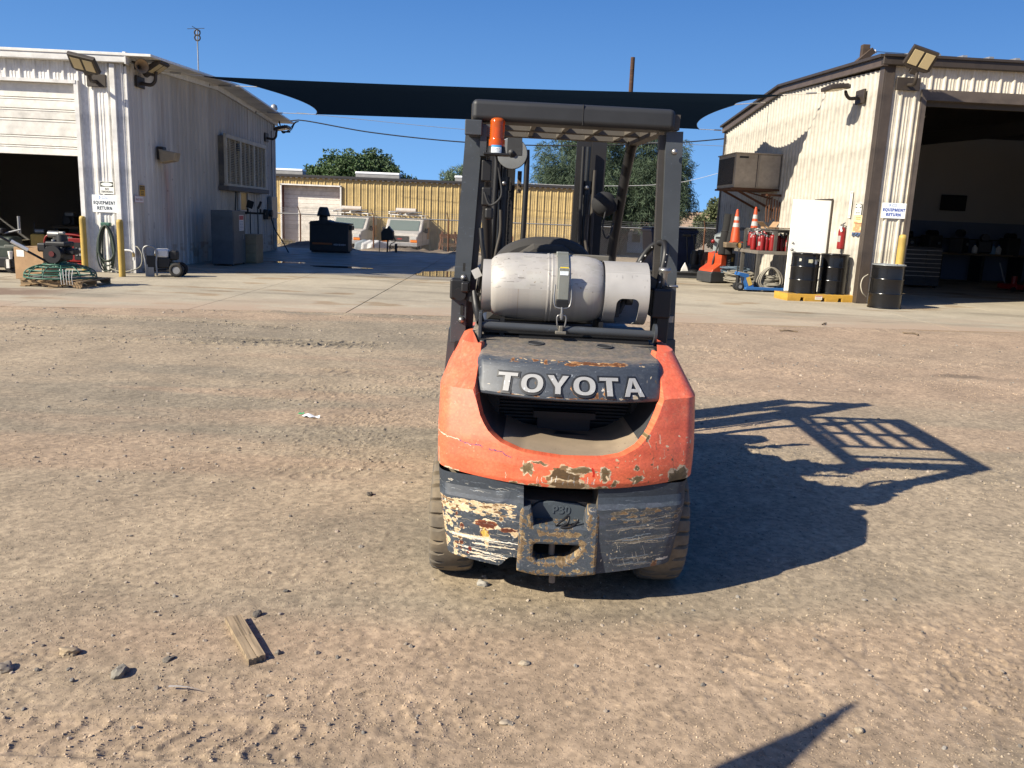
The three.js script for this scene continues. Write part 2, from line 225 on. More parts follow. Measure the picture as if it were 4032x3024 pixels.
// gravel: nobody could count it
{
  const R = rng(77), geo = new THREE.IcosahedronGeometry(1, 1), p = geo.attributes.position;
  for (let i = 0; i < p.count; i++) { const k = 0.72 + 0.5 * vn(p.getX(i) * 2 + 5, p.getY(i) * 2 + p.getZ(i) * 3); p.setXYZ(i, p.getX(i) * k, p.getY(i) * k * 0.62, p.getZ(i) * k * 0.85); } geo.computeVertexNormals();
  const N = 7500, im = new THREE.InstancedMesh(geo, std([1, 1, 1], 0.9, 0, { map: T.grime }), N), o = new THREE.Object3D(), col = new THREE.Color(); let n = 0;
  while (n < N) {
    const t = R(), dd = 1.7 + 11 * Math.pow(t, 1.25), x = (R() - 0.5) * 1.5 * (dd + 0.6), z = -dd; if (z < apronEdge(x) + 0.1) continue;
    if (fbm(x * 1.3, z * 1.3 + 60, 3) < 0.36 + 0.2 * R()) continue;
    const s = (0.002 + 0.0075 * Math.pow(R(), 7)) * (0.8 + 0.12 * dd); o.position.set(x, groundH(x, z) + s * 0.2, z); o.rotation.set(R() * 0.6, R() * 6.3, R() * 0.6); o.scale.set(s * (0.8 + 0.6 * R()), s, s * (0.8 + 0.6 * R())); o.updateMatrix(); im.setMatrixAt(n, o.matrix);
    const v = 0.2 + 0.26 * R(); col.setRGB(v * 1.12, v * 0.94, v * 0.76); if (R() < 0.3) col.setRGB(v * 0.75, v * 0.69, v * 0.61); im.setColorAt(n, col); n++;
  }
  im.name = 'gravel'; im.userData = { kind: 'stuff', label: 'loose small gravel scattered over the dirt yard', category: 'gravel' }; shadows(im); scene.add(im);
}

// small crisp crumbs of the same soil, thick on the loose strips and along the tread ridges
{
  const R = rng(123), pts = [];
  for (const t of tracks.slice(0, 5)) { const far = t.a[1] < -6; for (let k = 0; k * t.p < t.L; k++) for (let q = 0; q < (far ? 9 : 20); q++) { const c = (R() - 0.5) * t.w * 1.02, s = (k + 0.5 - 0.4 * t.s * Math.sin(c / t.w * 5.4)) * t.p + (R() - 0.5) * t.p * 0.16; let cc = c; if (t.bend) cc += t.bend * 4 * (s / t.L) * (1 - s / t.L); const x = t.a[0] + t.ux * s - t.uz * cc, z = t.a[1] + t.uz * s + t.ux * cc; if (vn(x * 1.7 + 31, z * 1.7) > 0.34 && R() < 0.3 + vn(x * 8, z * 8)) pts.push([x, z, (far ? 0.0055 : 0.003) * (0.5 + R())]); } }
  let guard = 0; while (pts.length < 42000 && guard++ < 400000) { const d = 1.8 + 9 * Math.pow(R(), 1.5), x = (R() - 0.5) * 1.5 * (d + 0.6), z = -d; if (z < apronEdge(x) + 0.05) continue; if (0.65 * fbm(x * 0.28 + 50, z * 1.3 + 20, 3) + 0.5 * vn(x * 5, z * 5) < 0.5 + 0.2 * R()) continue; pts.push([x, z, (0.0009 + 0.0022 * Math.pow(R(), 5)) * (0.85 + 0.15 * d)]); }
  const geo = new THREE.IcosahedronGeometry(1, 0), im = new THREE.InstancedMesh(geo, std([1, 1, 1], 0.95), pts.length), o = new THREE.Object3D(), col = new THREE.Color();
  pts.forEach(([x, z, s], i) => { o.position.set(x, groundH(x, z) + s * 0.3, z); o.rotation.set(R() * 3, R() * 6.3, R() * 3); o.scale.set(s * (0.8 + 0.8 * R()), s * (0.5 + 0.5 * R()), s * (0.8 + 0.6 * R())); o.updateMatrix(); im.setMatrixAt(i, o.matrix); const c = groundC(x, z), k = 0.8 + 0.4 * R(); im.setColorAt(i, col.setRGB(c[0] * k, c[1] * k, c[2] * k)); });
  im.name = 'soil_crumbs'; im.userData = { kind: 'stuff', label: 'small crumbs of loose soil on the dirt yard', category: 'soil' }; shadows(im); scene.add(im);
}

// ---------------------------------------------------------------- concrete apron: separate slabs with open joints
{
  const X0 = -22, XW = 44, Z0 = -34, ZW = 23, W = 2048, H = 1024;
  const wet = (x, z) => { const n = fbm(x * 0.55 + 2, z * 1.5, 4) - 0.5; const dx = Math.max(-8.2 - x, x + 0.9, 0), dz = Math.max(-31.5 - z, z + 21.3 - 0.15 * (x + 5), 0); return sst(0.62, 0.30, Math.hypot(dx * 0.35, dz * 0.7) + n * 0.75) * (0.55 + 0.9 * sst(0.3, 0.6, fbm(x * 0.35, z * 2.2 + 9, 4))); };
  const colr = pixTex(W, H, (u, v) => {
    const x = X0 + u * XW, z = Z0 + v * ZW, a = fbm(x * 0.4, z * 0.7 + 3, 5), b = fbm(x * 2.3, z * 2.3, 4), c = vn(x * 23, z * 23);
    let n = 0.735 + 0.15 * (a - 0.5) + 0.10 * (b - 0.5) + 0.05 * (c - 0.5), r = n, g = n * 0.936, bl = n * 0.795;
    const rub = sst(0.6, 0.75, fbm(x * 0.4 + 40, z * 1.8, 4)) * 0.09; r -= rub; g -= rub * 0.95; bl -= rub * 0.85;
    const st = sst(0.66, 0.78, fbm(x * 0.9 + 80, z * 1.8, 4)) * 0.12; r -= st * 0.7; g -= st; bl -= st * 1.2;
    const e = z - apronEdge(x), sand = clamp(sst(-2.8, 0.1, e) * 0.8 * sst(0.3, 0.6, fbm(x * 1.1, z * 2, 4)) + sst(-0.8, 0.1, e) * 0.6);
    r = lerp(r, 0.74, sand); g = lerp(g, 0.65, sand); bl = lerp(bl, 0.54, sand);
    if (x < -7.4) { const t = z - (-13.1 - (x + 8) * 0.35), w = sst(0.75, 0.35, Math.abs(z + 14.1 + (x + 8.3) * 0.25) + 0.7 * (b - 0.5)) * sst(-7.5, -8.4, x); r = lerp(r, 0.56, w); g = lerp(g, 0.47, w); bl = lerp(bl, 0.38, w); }
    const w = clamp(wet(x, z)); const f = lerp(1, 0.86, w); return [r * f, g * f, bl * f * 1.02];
  });
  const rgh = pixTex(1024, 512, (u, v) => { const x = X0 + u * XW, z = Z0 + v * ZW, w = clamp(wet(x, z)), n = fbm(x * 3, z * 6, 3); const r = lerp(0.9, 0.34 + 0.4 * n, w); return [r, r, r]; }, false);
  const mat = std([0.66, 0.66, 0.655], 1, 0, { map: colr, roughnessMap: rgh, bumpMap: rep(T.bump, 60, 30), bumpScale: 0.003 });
  const apron = new THREE.Group(); apron.name = 'concrete_apron'; apron.userData.kind = 'structure'; scene.add(apron);
  const jx = [-21.5, -17.5, -13.8, -10.2, -7.6, -5.02, -2.68, 0.1, 2.6, 5.1, 7.6, 10.4, 13.6, 17.2, 21.5], jz = [-11.4, -20.4, -25.8, -33.3];
  for (let i = 0; i < jx.length - 1; i++) for (let k = 0; k < 3; k++) {
    const a = jx[i] + 0.008, b = jx[i + 1] - 0.008; let zf0 = k ? jz[k] - 0.008 : apronEdge(a) + 0.05, zf1 = k ? jz[k] - 0.008 : apronEdge(b) + 0.05; const zb = jz[k + 1] + 0.008;
    const g = ext([[a, zf0], [b, zf1], [b, zb], [a, zb]].map(([x, z]) => [x, -z]), 0.13, 0); g.rotateX(-Math.PI / 2).translate(0, -0.065 + 0.0015 * ((i * 7 + k * 3) % 3 - 1), 0);
    const m = merged(g), p = m.attributes.position, uv = m.attributes.uv; for (let q = 0; q < p.count; q++) uv.setXY(q, (p.getX(q) - X0) / XW, (p.getZ(q) - Z0) / ZW);
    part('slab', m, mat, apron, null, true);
  }
  // standing water on the wet concrete
  const water = new THREE.MeshPhysicalMaterial({ roughness: 0.03, ior: 1.33, color: new THREE.Color(0.025, 0.026, 0.028) });
  const pud = (cx, cz, rx, rz, sd) => { const pts = []; for (let i = 0; i < 64; i++) { const t = i / 64 * 2 * Math.PI, k = 0.55 + 0.9 * fbm(Math.cos(t) * 1.6 + sd, Math.sin(t) * 1.6 + sd, 3); pts.push([cx + Math.cos(t) * rx * k, -(cz + Math.sin(t) * rz * k)]); } return new THREE.ShapeGeometry(new THREE.Shape(pts.map(p => new THREE.Vector2(...p)))).rotateX(-Math.PI / 2).translate(0, 0.0055, 0); };
  struct('puddle', [pud(-4.95, -23.3, 0.8, 0.4, 3), pud(-6.9, -24.4, 0.7, 0.25, 5)], water);
  struct('puddle_001', [pud(-1.95, -22.4, 0.75, 1.0, 9)], water);
}
// ---------------------------------------------------------------- ribbed sheet metal
const PBR = { p: 0.305, k: [[0, 0.001], [0.03, 0.034], [0.062, 0.034], [0.092, 0.001], [0.15, 0.001], [0.16, 0.009], [0.178, 0.009], [0.188, 0.001], [0.215, 0.001], [0.225, 0.009], [0.243, 0.009], [0.253, 0.001]] };
const RPAN = { p: 0.23, k: [[0, 0.001], [0.035, 0.03], [0.075, 0.03], [0.11, 0.001]] };
function ribWall(u0, u1, lo, hi, prof, holes = [], phase = 0) {
  const f = u => { const t = (((u + phase) % prof.p) + prof.p) % prof.p, k = [...prof.k, [prof.p, prof.k[0][1]]]; return interp(k, t); };
  const us = new Set([u0, u1]); for (let n = Math.floor((u0 + phase) / prof.p) - 1; n * prof.p - phase < u1; n++) for (const [q] of prof.k) { const u = n * prof.p + q - phase; if (u > u0 && u < u1) us.add(u); }
  for (const h of holes) { if (h[0] > u0 && h[0] < u1) us.add(h[0]); if (h[1] > u0 && h[1] < u1) us.add(h[1]); }
  const a = [...us].sort((x, y) => x - y), P = [];
  for (let i = 0; i < a.length - 1; i++) {
    const x0 = a[i], x1 = a[i + 1], m = (x0 + x1) / 2; if (x1 - x0 < 1e-6) continue; const z0 = f(x0), z1 = f(x1 - 1e-7);
    let seg = [[0, 1]]; // as [loFn, hiFn]
    let ranges = [[lo, hi]]; for (const h of holes) if (m > h[0] && m < h[1]) ranges = ranges.flatMap(([l, t]) => [[l, () => h[2]], [() => h[3], t]]);
    for (const [l, t] of ranges) { const l0 = l(x0), l1 = l(x1), t0 = t(x0), t1 = t(x1); if (t0 - l0 < 1e-4 && t1 - l1 < 1e-4) continue; P.push(x0, l0, z0, x1, l1, z1, x1, t1, z1, x0, l0, z0, x1, t1, z1, x0, t0, z0); }
  }
  const g = new THREE.BufferGeometry(); g.setAttribute('position', new THREE.BufferAttribute(new Float32Array(P), 3)); g.computeVertexNormals(); return g;
}
const K = c => () => c;

// ---------------------------------------------------------------- white shed on the left
{
  const b = thing('white_metal_shed', 'white ribbed metal shed on the left with half open roll up door', 'shed', LB.o, LB.a);
  const Lx = -15, D = 12.75, top = d => 4.5 + 0.30 * (1 - Math.abs(d - 6.1) / 6.5);
  const white = std([0.97, 0.965, 0.94], 0.5, 0, { map: sharedGrime });
  // stains on the side wall: dirt streaks and one reddish run of rust, as on the photo
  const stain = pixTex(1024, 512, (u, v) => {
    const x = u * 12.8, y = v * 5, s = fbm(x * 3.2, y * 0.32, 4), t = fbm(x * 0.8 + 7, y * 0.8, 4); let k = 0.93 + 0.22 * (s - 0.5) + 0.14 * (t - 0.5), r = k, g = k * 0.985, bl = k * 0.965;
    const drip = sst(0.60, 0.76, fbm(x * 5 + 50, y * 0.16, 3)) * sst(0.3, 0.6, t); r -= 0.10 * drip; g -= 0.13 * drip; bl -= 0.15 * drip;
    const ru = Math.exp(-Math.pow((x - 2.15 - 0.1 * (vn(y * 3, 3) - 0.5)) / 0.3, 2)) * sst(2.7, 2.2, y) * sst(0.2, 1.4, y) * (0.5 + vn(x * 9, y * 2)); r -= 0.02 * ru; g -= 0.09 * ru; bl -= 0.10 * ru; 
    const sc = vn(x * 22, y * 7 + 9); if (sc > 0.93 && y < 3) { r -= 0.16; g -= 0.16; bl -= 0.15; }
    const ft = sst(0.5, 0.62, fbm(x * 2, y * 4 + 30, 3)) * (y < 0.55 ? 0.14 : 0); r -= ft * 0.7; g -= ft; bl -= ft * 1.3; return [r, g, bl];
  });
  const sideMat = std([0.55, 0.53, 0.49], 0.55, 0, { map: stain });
  part('front_wall', [ribWall(-1.0, -0.02, K(0), K(4.46), PBR, [], 0.11), ribWall(-5.6, -1.0, K(4.04), K(4.46), PBR, [], 0.11), ribWall(Lx, -5.6, K(0), K(4.46), PBR, [], 0.11)], white, b);
  const sw = ribWall(0.02, D, K(0), top, PBR); { const p = sw.attributes.position, uv = new Float32Array(p.count * 2); for (let i = 0; i < p.count; i++) { uv[2 * i] = p.getX(i) / 12.8; uv[2 * i + 1] = p.getY(i) / 5; } sw.setAttribute('uv', new THREE.BufferAttribute(uv, 2)); }
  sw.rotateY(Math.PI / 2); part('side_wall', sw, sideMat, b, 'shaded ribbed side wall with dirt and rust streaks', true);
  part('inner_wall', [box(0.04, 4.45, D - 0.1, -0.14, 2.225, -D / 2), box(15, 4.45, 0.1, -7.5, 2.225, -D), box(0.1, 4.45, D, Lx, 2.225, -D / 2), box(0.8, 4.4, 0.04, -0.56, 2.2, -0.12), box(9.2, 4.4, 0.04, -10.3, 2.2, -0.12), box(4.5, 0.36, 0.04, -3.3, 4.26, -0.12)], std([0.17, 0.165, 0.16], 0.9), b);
  const rs = (s) => { const pts = s ? [[0.18, 4.80 + 0.1], [0.18, 4.94], [Lx, 4.94], [Lx, 4.90]] : 0; return pts; };
  const slab = (d0, y0, d1, y1) => beam([-7.3, y0, -d0], [-7.3, y1, -d1], 15.9, 0.05);
  part('roof', [slab(-0.2, 4.62, 6.1, 4.93), slab(6.1, 4.93, D + 0.2, 4.60)], white, b);
  part('rake_trim', [beam([0.06, 4.58, 0.14], [0.06, 4.87, -6.1], 0.05, 0.2), beam([0.06, 4.87, -6.1], [0.06, 4.56, -D - 0.1], 0.05, 0.2)], M.trimWhite, b);
  part('eave_gutter', [box(15.3, 0.2, 0.16, -7.55, 4.555, 0.1, 0.015), box(0.03, 0.24, 0.2, 0.105, 4.55, 0.09)], M.trimWhite, b);
  part('corner_trim', [box(0.11, 4.44, 0.09, -0.225, 2.22, 0.055, 0.01), box(0.05, 4.4, 0.05, 0.03, 2.2, 0.005), box(0.16, 4.44, 0.012, -0.09, 2.22, 0.012)], M.trimWhite, b);
  part('door_frame', [box(0.09, 4.06, 0.1, -1.0, 2.03, 0.05), box(4.7, 0.07, 0.1, -3.35, 4.03, 0.06), box(0.09, 4.06, 0.1, -5.65, 2.03, 0.05)], M.trimWhite, b);
  const rd = new THREE.Group(); rd.name = 'roll_up_door'; b.add(rd);
  const ys = [2.49, 2.68, 2.89, 3.24, 3.45, 3.68, 4.02];
  for (let i = 0; i < 6; i++) { const h = ys[i + 1] - ys[i] - 0.012; part('door_section', [box(4.6, h, 0.045, -3.33, (ys[i] + ys[i + 1]) / 2, -0.05, 0.008), box(4.6, 0.02, 0.012, -3.33, ys[i] + h * 0.93, -0.024, 0.004)], std([0.98, 0.96, 0.90], 0.45, 0, { map: sharedGrime }), rd); }
}
// ---------------------------------------------------------------- cream shed on the right
{
  const b = thing('cream_metal_shed', 'cream ribbed metal shed on the right with dark brown trim and open bay', 'shed', RB.o, RB.a);
  const D = 11.35, W = 13, top = d => 5.05 + 0.34 * (1 - Math.abs(d - 6.05) / 6.05) * 1 - (d > 6.05 ? 0.3 * (d - 6.05) / 5.3 : 0);
  const cream = std([0.78, 0.72, 0.60], 0.5, 0, { map: sharedGrime });
  part('front_wall', [ribWall(0.2, 0.86, K(0), K(5.08), PBR, [], 0.24), ribWall(0.86, 5.4, K(4.62), K(5.08), PBR, [], 0.24), ribWall(5.4, W, K(0), K(5.08), PBR, [], 0.24)], cream, b);
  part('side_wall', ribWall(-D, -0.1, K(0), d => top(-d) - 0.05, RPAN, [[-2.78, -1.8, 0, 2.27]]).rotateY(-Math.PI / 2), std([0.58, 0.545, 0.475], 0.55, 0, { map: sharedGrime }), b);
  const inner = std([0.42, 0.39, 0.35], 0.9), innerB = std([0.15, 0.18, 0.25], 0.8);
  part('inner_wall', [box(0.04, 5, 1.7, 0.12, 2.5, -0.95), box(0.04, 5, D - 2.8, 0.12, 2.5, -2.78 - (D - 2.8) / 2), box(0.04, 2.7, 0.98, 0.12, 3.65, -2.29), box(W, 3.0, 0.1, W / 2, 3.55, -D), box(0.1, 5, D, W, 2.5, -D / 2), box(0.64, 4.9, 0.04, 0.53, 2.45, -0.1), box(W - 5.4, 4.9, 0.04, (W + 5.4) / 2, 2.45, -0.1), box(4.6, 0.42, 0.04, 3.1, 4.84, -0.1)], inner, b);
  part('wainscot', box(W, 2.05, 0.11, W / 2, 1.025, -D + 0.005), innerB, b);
  part('steel_column', [box(0.3, 4.6, 0.25, 5.3, 2.3, -9.9), beam([5.3, 4.55, -9.9], [9.5, 4.9, -2], 0.2, 0.35)], std([0.03, 0.03, 0.032], 0.6), b);
  const slab = (d0, y0, d1, y1) => beam([W / 2 + 0.1, y0, -d0], [W / 2 + 0.1, y1, -d1], W + 0.6, 0.06);
  part('roof', [slab(-0.14, 5.25, 6.05, 5.53), slab(6.05, 5.53, D + 0.15, 4.95)], M.bronze, b);
  part('roof_rib', Array.from({ length: 22 }, (_, i) => beam([0.45 + i * 0.58, 5.30, 0.16], [0.45 + i * 0.58, 5.58, -6.05], 0.1, 0.06)), G([0.5, 0.5, 0.5], 0.4, 0.5), b);
  part('eave_trim', [box(W + 0.3, 0.2, 0.12, W / 2 + 0.02, 5.17, 0.09, 0.02), box(W + 0.3, 0.05, 0.18, W / 2 + 0.02, 5.26, 0.1)], M.bronze, b);
  part('rake_trim', [beam([-0.07, 5.16, 0.14], [-0.07, 5.45, -6.05], 0.1, 0.22), beam([-0.07, 5.45, -6.05], [-0.07, 4.84, -D - 0.1], 0.1, 0.22)], std([0.115, 0.085, 0.065], 0.5, 0, { map: sharedGrime }), b);
  part('corner_trim', [box(0.2, 5.08, 0.05, 0.1, 2.54, 0.025, 0.006), box(0.045, 5.08, 0.2, -0.02, 2.54, -0.05, 0.006)], std([0.085, 0.066, 0.052], 0.5, 0, { map: sharedGrime }), b); part('corner_trim', box(0.05, 4.8, 0.16, -0.03, 2.4, -D + 0.05), M.bronze, b);
  part('door_jamb', [box(0.1, 4.62, 0.16, 0.9, 2.31, 0.0), box(4.6, 0.22, 0.2, 3.15, 4.52, -0.06), box(0.03, 4.62, 0.05, 0.84, 2.31, 0.06)], std([0.13, 0.105, 0.085], 0.5, 0, { map: sharedGrime }), b);
  part('door_track', box(4.5, 0.1, 0.1, 3.15, 4.36, -0.2), std([0.05, 0.04, 0.03], 0.6), b);
  const dr = new THREE.Group(); dr.name = 'walk_door'; dr.position.set(-0.01, 0, -1.82); dr.userData.label = 'plain white walk door standing wide open'; b.add(dr);
  part('door_leaf', box(0.98, 2.2, 0.045, -0.49, 1.18, -0.02, 0.006), std([0.82, 0.80, 0.73], 0.4), dr);
  part('door_knob', lathe([[0, 0.06], [0.028, 0.055], [0.03, 0.04], [0.012, 0.03], [0.012, 0], [0.034, 0]], 16, 'z').translate(-0.9, 1.08, 0.004), M.steel, dr); part('door_lock', lathe([[0, 0.025], [0.022, 0.02], [0.024, 0]], 16, 'z').translate(-0.9, 1.25, 0.004), M.steel, dr);
  part('door_frame', [box(0.06, 2.3, 0.06, -0.025, 1.15, 0.03), box(0.06, 0.06, 1.04, -0.025, 2.3, -0.49), box(0.06, 2.3, 0.06, -0.025, 1.15, -1.0)], M.bronze, dr);
}
// ---------------------------------------------------------------- long yellow shed behind the fence
{
  const y0 = -0.62, z = -48, b = thing('yellow_metal_shed', 'long low yellow ribbed metal shed behind the chain link fence', 'shed', [-15.5, y0, z], 0);
  const Wd = 19.4, hy = 3.9, yel = std([0.64, 0.485, 0.225], 0.5, 0, { map: sharedGrime });
  const dx0 = 2.0, dx1 = 5.38, dh = 3.42;
  part('front_wall', ribWall(0, Wd, K(0), K(hy), { p: 0.4, k: [[0, 0.001], [0.03, 0.045], [0.07, 0.045], [0.1, 0.001], [0.19, 0.001], [0.2, 0.015], [0.23, 0.015], [0.24, 0.001], [0.29, 0.001], [0.3, 0.015], [0.33, 0.015], [0.34, 0.001]] }, [[dx0, dx1, 0, dh]]), yel, b);
  part('end_wall', [box(0.06, hy, 9, 0, hy / 2, -4.55), box(0.06, hy, 9, Wd, hy / 2, -4.55), box(Wd, hy, 0.06, Wd / 2, hy / 2, -9)], yel, b);
  part('roof', [beam([Wd / 2, hy + 0.07, 0.15], [Wd / 2, hy + 0.17, -4.5], Wd + 0.3, 0.06), beam([Wd / 2, hy + 0.17, -4.5], [Wd / 2, hy + 0.07, -9.1], Wd + 0.3, 0.06)], std([0.03, 0.03, 0.03], 0.7), b);
  part('eave_trim', [box(Wd + 0.3, 0.13, 0.14, Wd / 2, hy + 0.015, 0.12, 0.02)], std([0.022, 0.02, 0.022], 0.7), b);
  for (let i = 0; i < 64; i++) part('eave_closure', box(0.13, 0.035, 0.05, 0.15 + i * 0.305, hy - 0.075, 0.1), M.white, b);
  part('door_frame', [box(0.08, dh + 0.06, 0.1, dx0, dh / 2, 0.07), box(0.08, dh + 0.06, 0.1, dx1, dh / 2, 0.07), box(dx1 - dx0 + 0.08, 0.08, 0.1, (dx0 + dx1) / 2, dh + 0.02, 0.07)], M.trimWhite, b);
  part('door_reveal', [box(0.03, dh, 0.42, dx0 + 0.03, dh / 2, -0.2), box(dx1 - dx0, 0.03, 0.42, (dx0 + dx1) / 2, dh - 0.03, -0.2), box(0.03, dh, 0.42, dx1 - 0.03, dh / 2, -0.2)], G([0.2, 0.07, 0.05], 0.8), b);
  const d = new THREE.Group(); d.name = 'roll_up_door'; b.add(d);
  for (let i = 0; i < 14; i++) part('door_section', box(dx1 - dx0 - 0.1, 0.234, 0.05, (dx0 + dx1) / 2, 0.12 + i * 0.242, -0.38, 0.012), std([0.92, 0.88, 0.82], 0.5, 0, { map: sharedGrime }), d);
  const names = ['leftmost', 'middle', 'right'];
  [[0.6, 3.0], [6.05, 8.55], [11.75, 14.2]].forEach(([a, c], i) => { const s = thing('roof_skylight', ['pale ridge skylight on yellow shed beside the white shed corner', 'pale ridge skylight on yellow shed in front of the round tree', 'pale ridge skylight on yellow shed beside the forklift post'][i], 'skylight', [-15.5 + (a + c) / 2, y0 + hy + 0.12, z - 1.2], 0, 'skylights on the yellow shed'); part('curb', box(c - a, 0.26, 0.8, 0, 0.09, 0), G([0.4, 0.4, 0.4], 0.6), s); part('dome', box(c - a + 0.06, 0.14, 0.86, 0, 0.25, 0, 0.05), std([0.8, 0.8, 0.79], 0.35), s); });
}
// ---------------------------------------------------------------- far buildings beyond the yard on the right
{
  const b = thing('beige_block_building', 'distant beige flat roofed building behind the large tree', 'building', [20.5, -0.7, -110]);
  part('wall', box(9, 3.4, 6, 0, 1.7, 0), G([0.62, 0.46, 0.34], 0.85), b); part('parapet', box(9.2, 0.25, 6.2, 0, 3.5, 0), G([0.55, 0.42, 0.3], 0.8), b);
  for (const x of [-3, -0.6, 2, 4]) part('window', box(0.9, 0.9, 0.1, x, 1.9, 3.02), M.glassDark, b); part('door', box(1, 2, 0.1, -1.9, 1, 3.02), M.bronze, b);
  const c = thing('long_flat_building', 'distant long tan building with shaded porch beyond the fence', 'building', [27.5, -0.7, -118]);
  part('wall', box(9, 2.6, 6, 0, 1.3, 0), G([0.5, 0.4, 0.3], 0.85), c); part('roof', box(9.8, 0.5, 7.6, 0, 3.0, 0.6), G([0.55, 0.45, 0.33], 0.8), c); for (let i = 0; i < 5; i++) part('post', box(0.18, 2.7, 0.18, -4.2 + i * 2.1, 1.35, 4), M.rust, c);
  const w = thing('white_shed', 'distant white low shed with windows behind the chain link fence', 'building', [8.7, -0.6, -60]);
  part('wall', box(5.5, 1.5, 3, 0, 0.75, 0), M.white, w); part('roof', box(6, 0.14, 3.6, 0, 1.85, 0.1), G([0.6, 0.52, 0.42], 0.7), w); for (let i = 0; i < 6; i++) part('window', box(0.55, 0.55, 0.06, -2.2 + i * 0.85, 1.02, 1.51), M.glassDark, w); for (const x of [-2.7, 2.7]) part('post', box(0.1, 1.8, 0.1, x, 0.9, 1.75), M.white, w);
  const g = thing('grey_vent_building', 'small grey building with louvred vent seen through the mast', 'building', [6.1, -0.6, -57]);
  part('wall', box(2.3, 3.1, 2.4, 0, 1.55, 0), G([0.18, 0.17, 0.17], 0.8), g); part('roof', box(2.5, 0.12, 2.6, 0, 3.15, 0), M.charcoal, g);
  const vt = part('vent', box(1.3, 0.95, 0.12, 0, 2.35, 1.24), G([0.3, 0.29, 0.3], 0.6), g); for (let i = 0; i < 9; i++) part('louvre', box(0.05, 0.85, 0.05, -0.56 + i * 0.14, 2.35, 1.32), M.charcoal, vt);
}
// ---------------------------------------------------------------- trees
function leafCloud(clumps, n, len, wid, R, droop = 0, bend = true) {
  const P = [], N = [], U = [], d = V(0, 0, 0), u = V(0, 0, 0), w = V(0, 0, 0);
  const tot = clumps.reduce((s, c) => s + c[3] * c[3], 0);
  for (const c of clumps) {
    const m = Math.max(4, Math.round(n * c[3] * c[3] / tot));
    for (let i = 0; i < m; i++) {
      d.set(R() * 2 - 1, R() * 2 - 1, R() * 2 - 1).normalize(); const rr = c[3] * (0.55 + 0.5 * Math.pow(R(), 0.6));
      const x = c[0] + d.x * rr * (c[4] || 1), y = c[1] + d.y * rr * (c[5] || 1), z = c[2] + d.z * rr * (c[4] || 1);
      u.set(R() * 2 - 1 + d.x * 0.6, R() * 2 - 1 - droop + d.y * 0.5, R() * 2 - 1 + d.z * 0.6).normalize(); w.set(R() * 2 - 1, R() * 2 - 1, R() * 2 - 1).cross(u).normalize();
      const L = len * (0.6 + 0.8 * R()), W = wid * (0.6 + 0.8 * R()), b = (R() - 0.5) * L * 0.3, nx = d.x * 0.7 + 0.3 * (R() - 0.5), ny = d.y * 0.7 + 0.25, nz = d.z * 0.7 + 0.3 * (R() - 0.5);
      const a = [x - u.x * L / 2, y - u.y * L / 2, z - u.z * L / 2], e = [x + u.x * L / 2, y + u.y * L / 2 - (droop > 0.5 ? L * 0.15 : 0), z + u.z * L / 2], l = [x + w.x * W / 2, y + w.y * W / 2 + b * 0.3, z + w.z * W / 2], r = [x - w.x * W / 2, y - w.y * W / 2 + b * 0.3, z - w.z * W / 2];
      P.push(...a, ...l, ...e, ...a, ...e, ...r); for (let q = 0; q < 6; q++) { N.push(nx, ny, nz); U.push(q % 2, q > 2 ? 1 : 0); }
    }
  }
  const g = new THREE.BufferGeometry(); g.setAttribute('position', new THREE.BufferAttribute(new Float32Array(P), 3)); g.computeVertexNormals(); g.setAttribute('uv', new THREE.BufferAttribute(new Float32Array(U), 2)); return g;
}
const leafMat = (c) => new THREE.MeshPhysicalMaterial({ color: new THREE.Color(...c), roughness: 0.75, side: THREE.DoubleSide, transmission: 0.25, thickness: 0 });
function tree(name, label, pos, o) {
  const R = rng(o.seed), t = thing(name, label, 'tree', pos, 0, o.group);
  const limbs = [rod([0, 0, 0], [o.lean || 0, o.trunk, 0], o.tr, 10, o.tr * 0.7)], clumps = [];
  for (const b of o.blobs) {
    limbs.push(rod([o.lean || 0, o.trunk * 0.95, 0], [b[0] * 0.85, b[1] - b[3] * 0.2, b[2]], o.tr * 0.4, 7, o.tr * 0.12));
    const k = Math.round(o.sub * b[3] * b[3]); for (let i = 0; i < k; i++) { const d = V(R() * 2 - 1, R() * 2 - 1, R() * 2 - 1).normalize(), rr = b[3] * (0.6 + 0.45 * R()); const r = o.cl * (0.6 + 0.8 * R()); clumps.push([b[0] + d.x * rr, b[1] + d.y * rr * (b[4] || 1), b[2] + d.z * rr, r, 1, o.flat || 0.85]); if (R() < 0.25) limbs.push(rod([b[0] * 0.8, b[1] - b[3] * 0.25, b[2]], [b[0] + d.x * rr, b[1] + d.y * rr * (b[4] || 1), b[2] + d.z * rr], o.tr * 0.11, 5, o.tr * 0.04)); }
    if (o.core) clumps.push([b[0], b[1], b[2], b[3] * 0.72, 1, b[4] || 1]);
  }
  part('trunk', limbs, std([0.16, 0.12, 0.085], 0.95, 0, { map: rep(T.wood, 1) }), t);
  part('crown', leafCloud(clumps, o.n, o.len, o.wid, R, o.droop || 0), leafMat(o.col), t, null, true);
  return t;
}
tree('round_tree', 'dense dark green round tree, left dome above the yellow shed roof', [-15.6, -0.7, -75], { seed: 5, trunk: 2.5, tr: 0.3, blobs: [[0, 5.4, 0, 2.1], [-1.9, 4.6, 0, 1.75], [1.2, 4.9, 0.5, 1.8], [0.2, 3.8, 1, 2.3]], sub: 20, cl: 0.5, n: 26000, len: 0.22, wid: 0.15, col: [0.05, 0.10, 0.02], core: true, group: 'pair of round trees behind the yellow shed' });
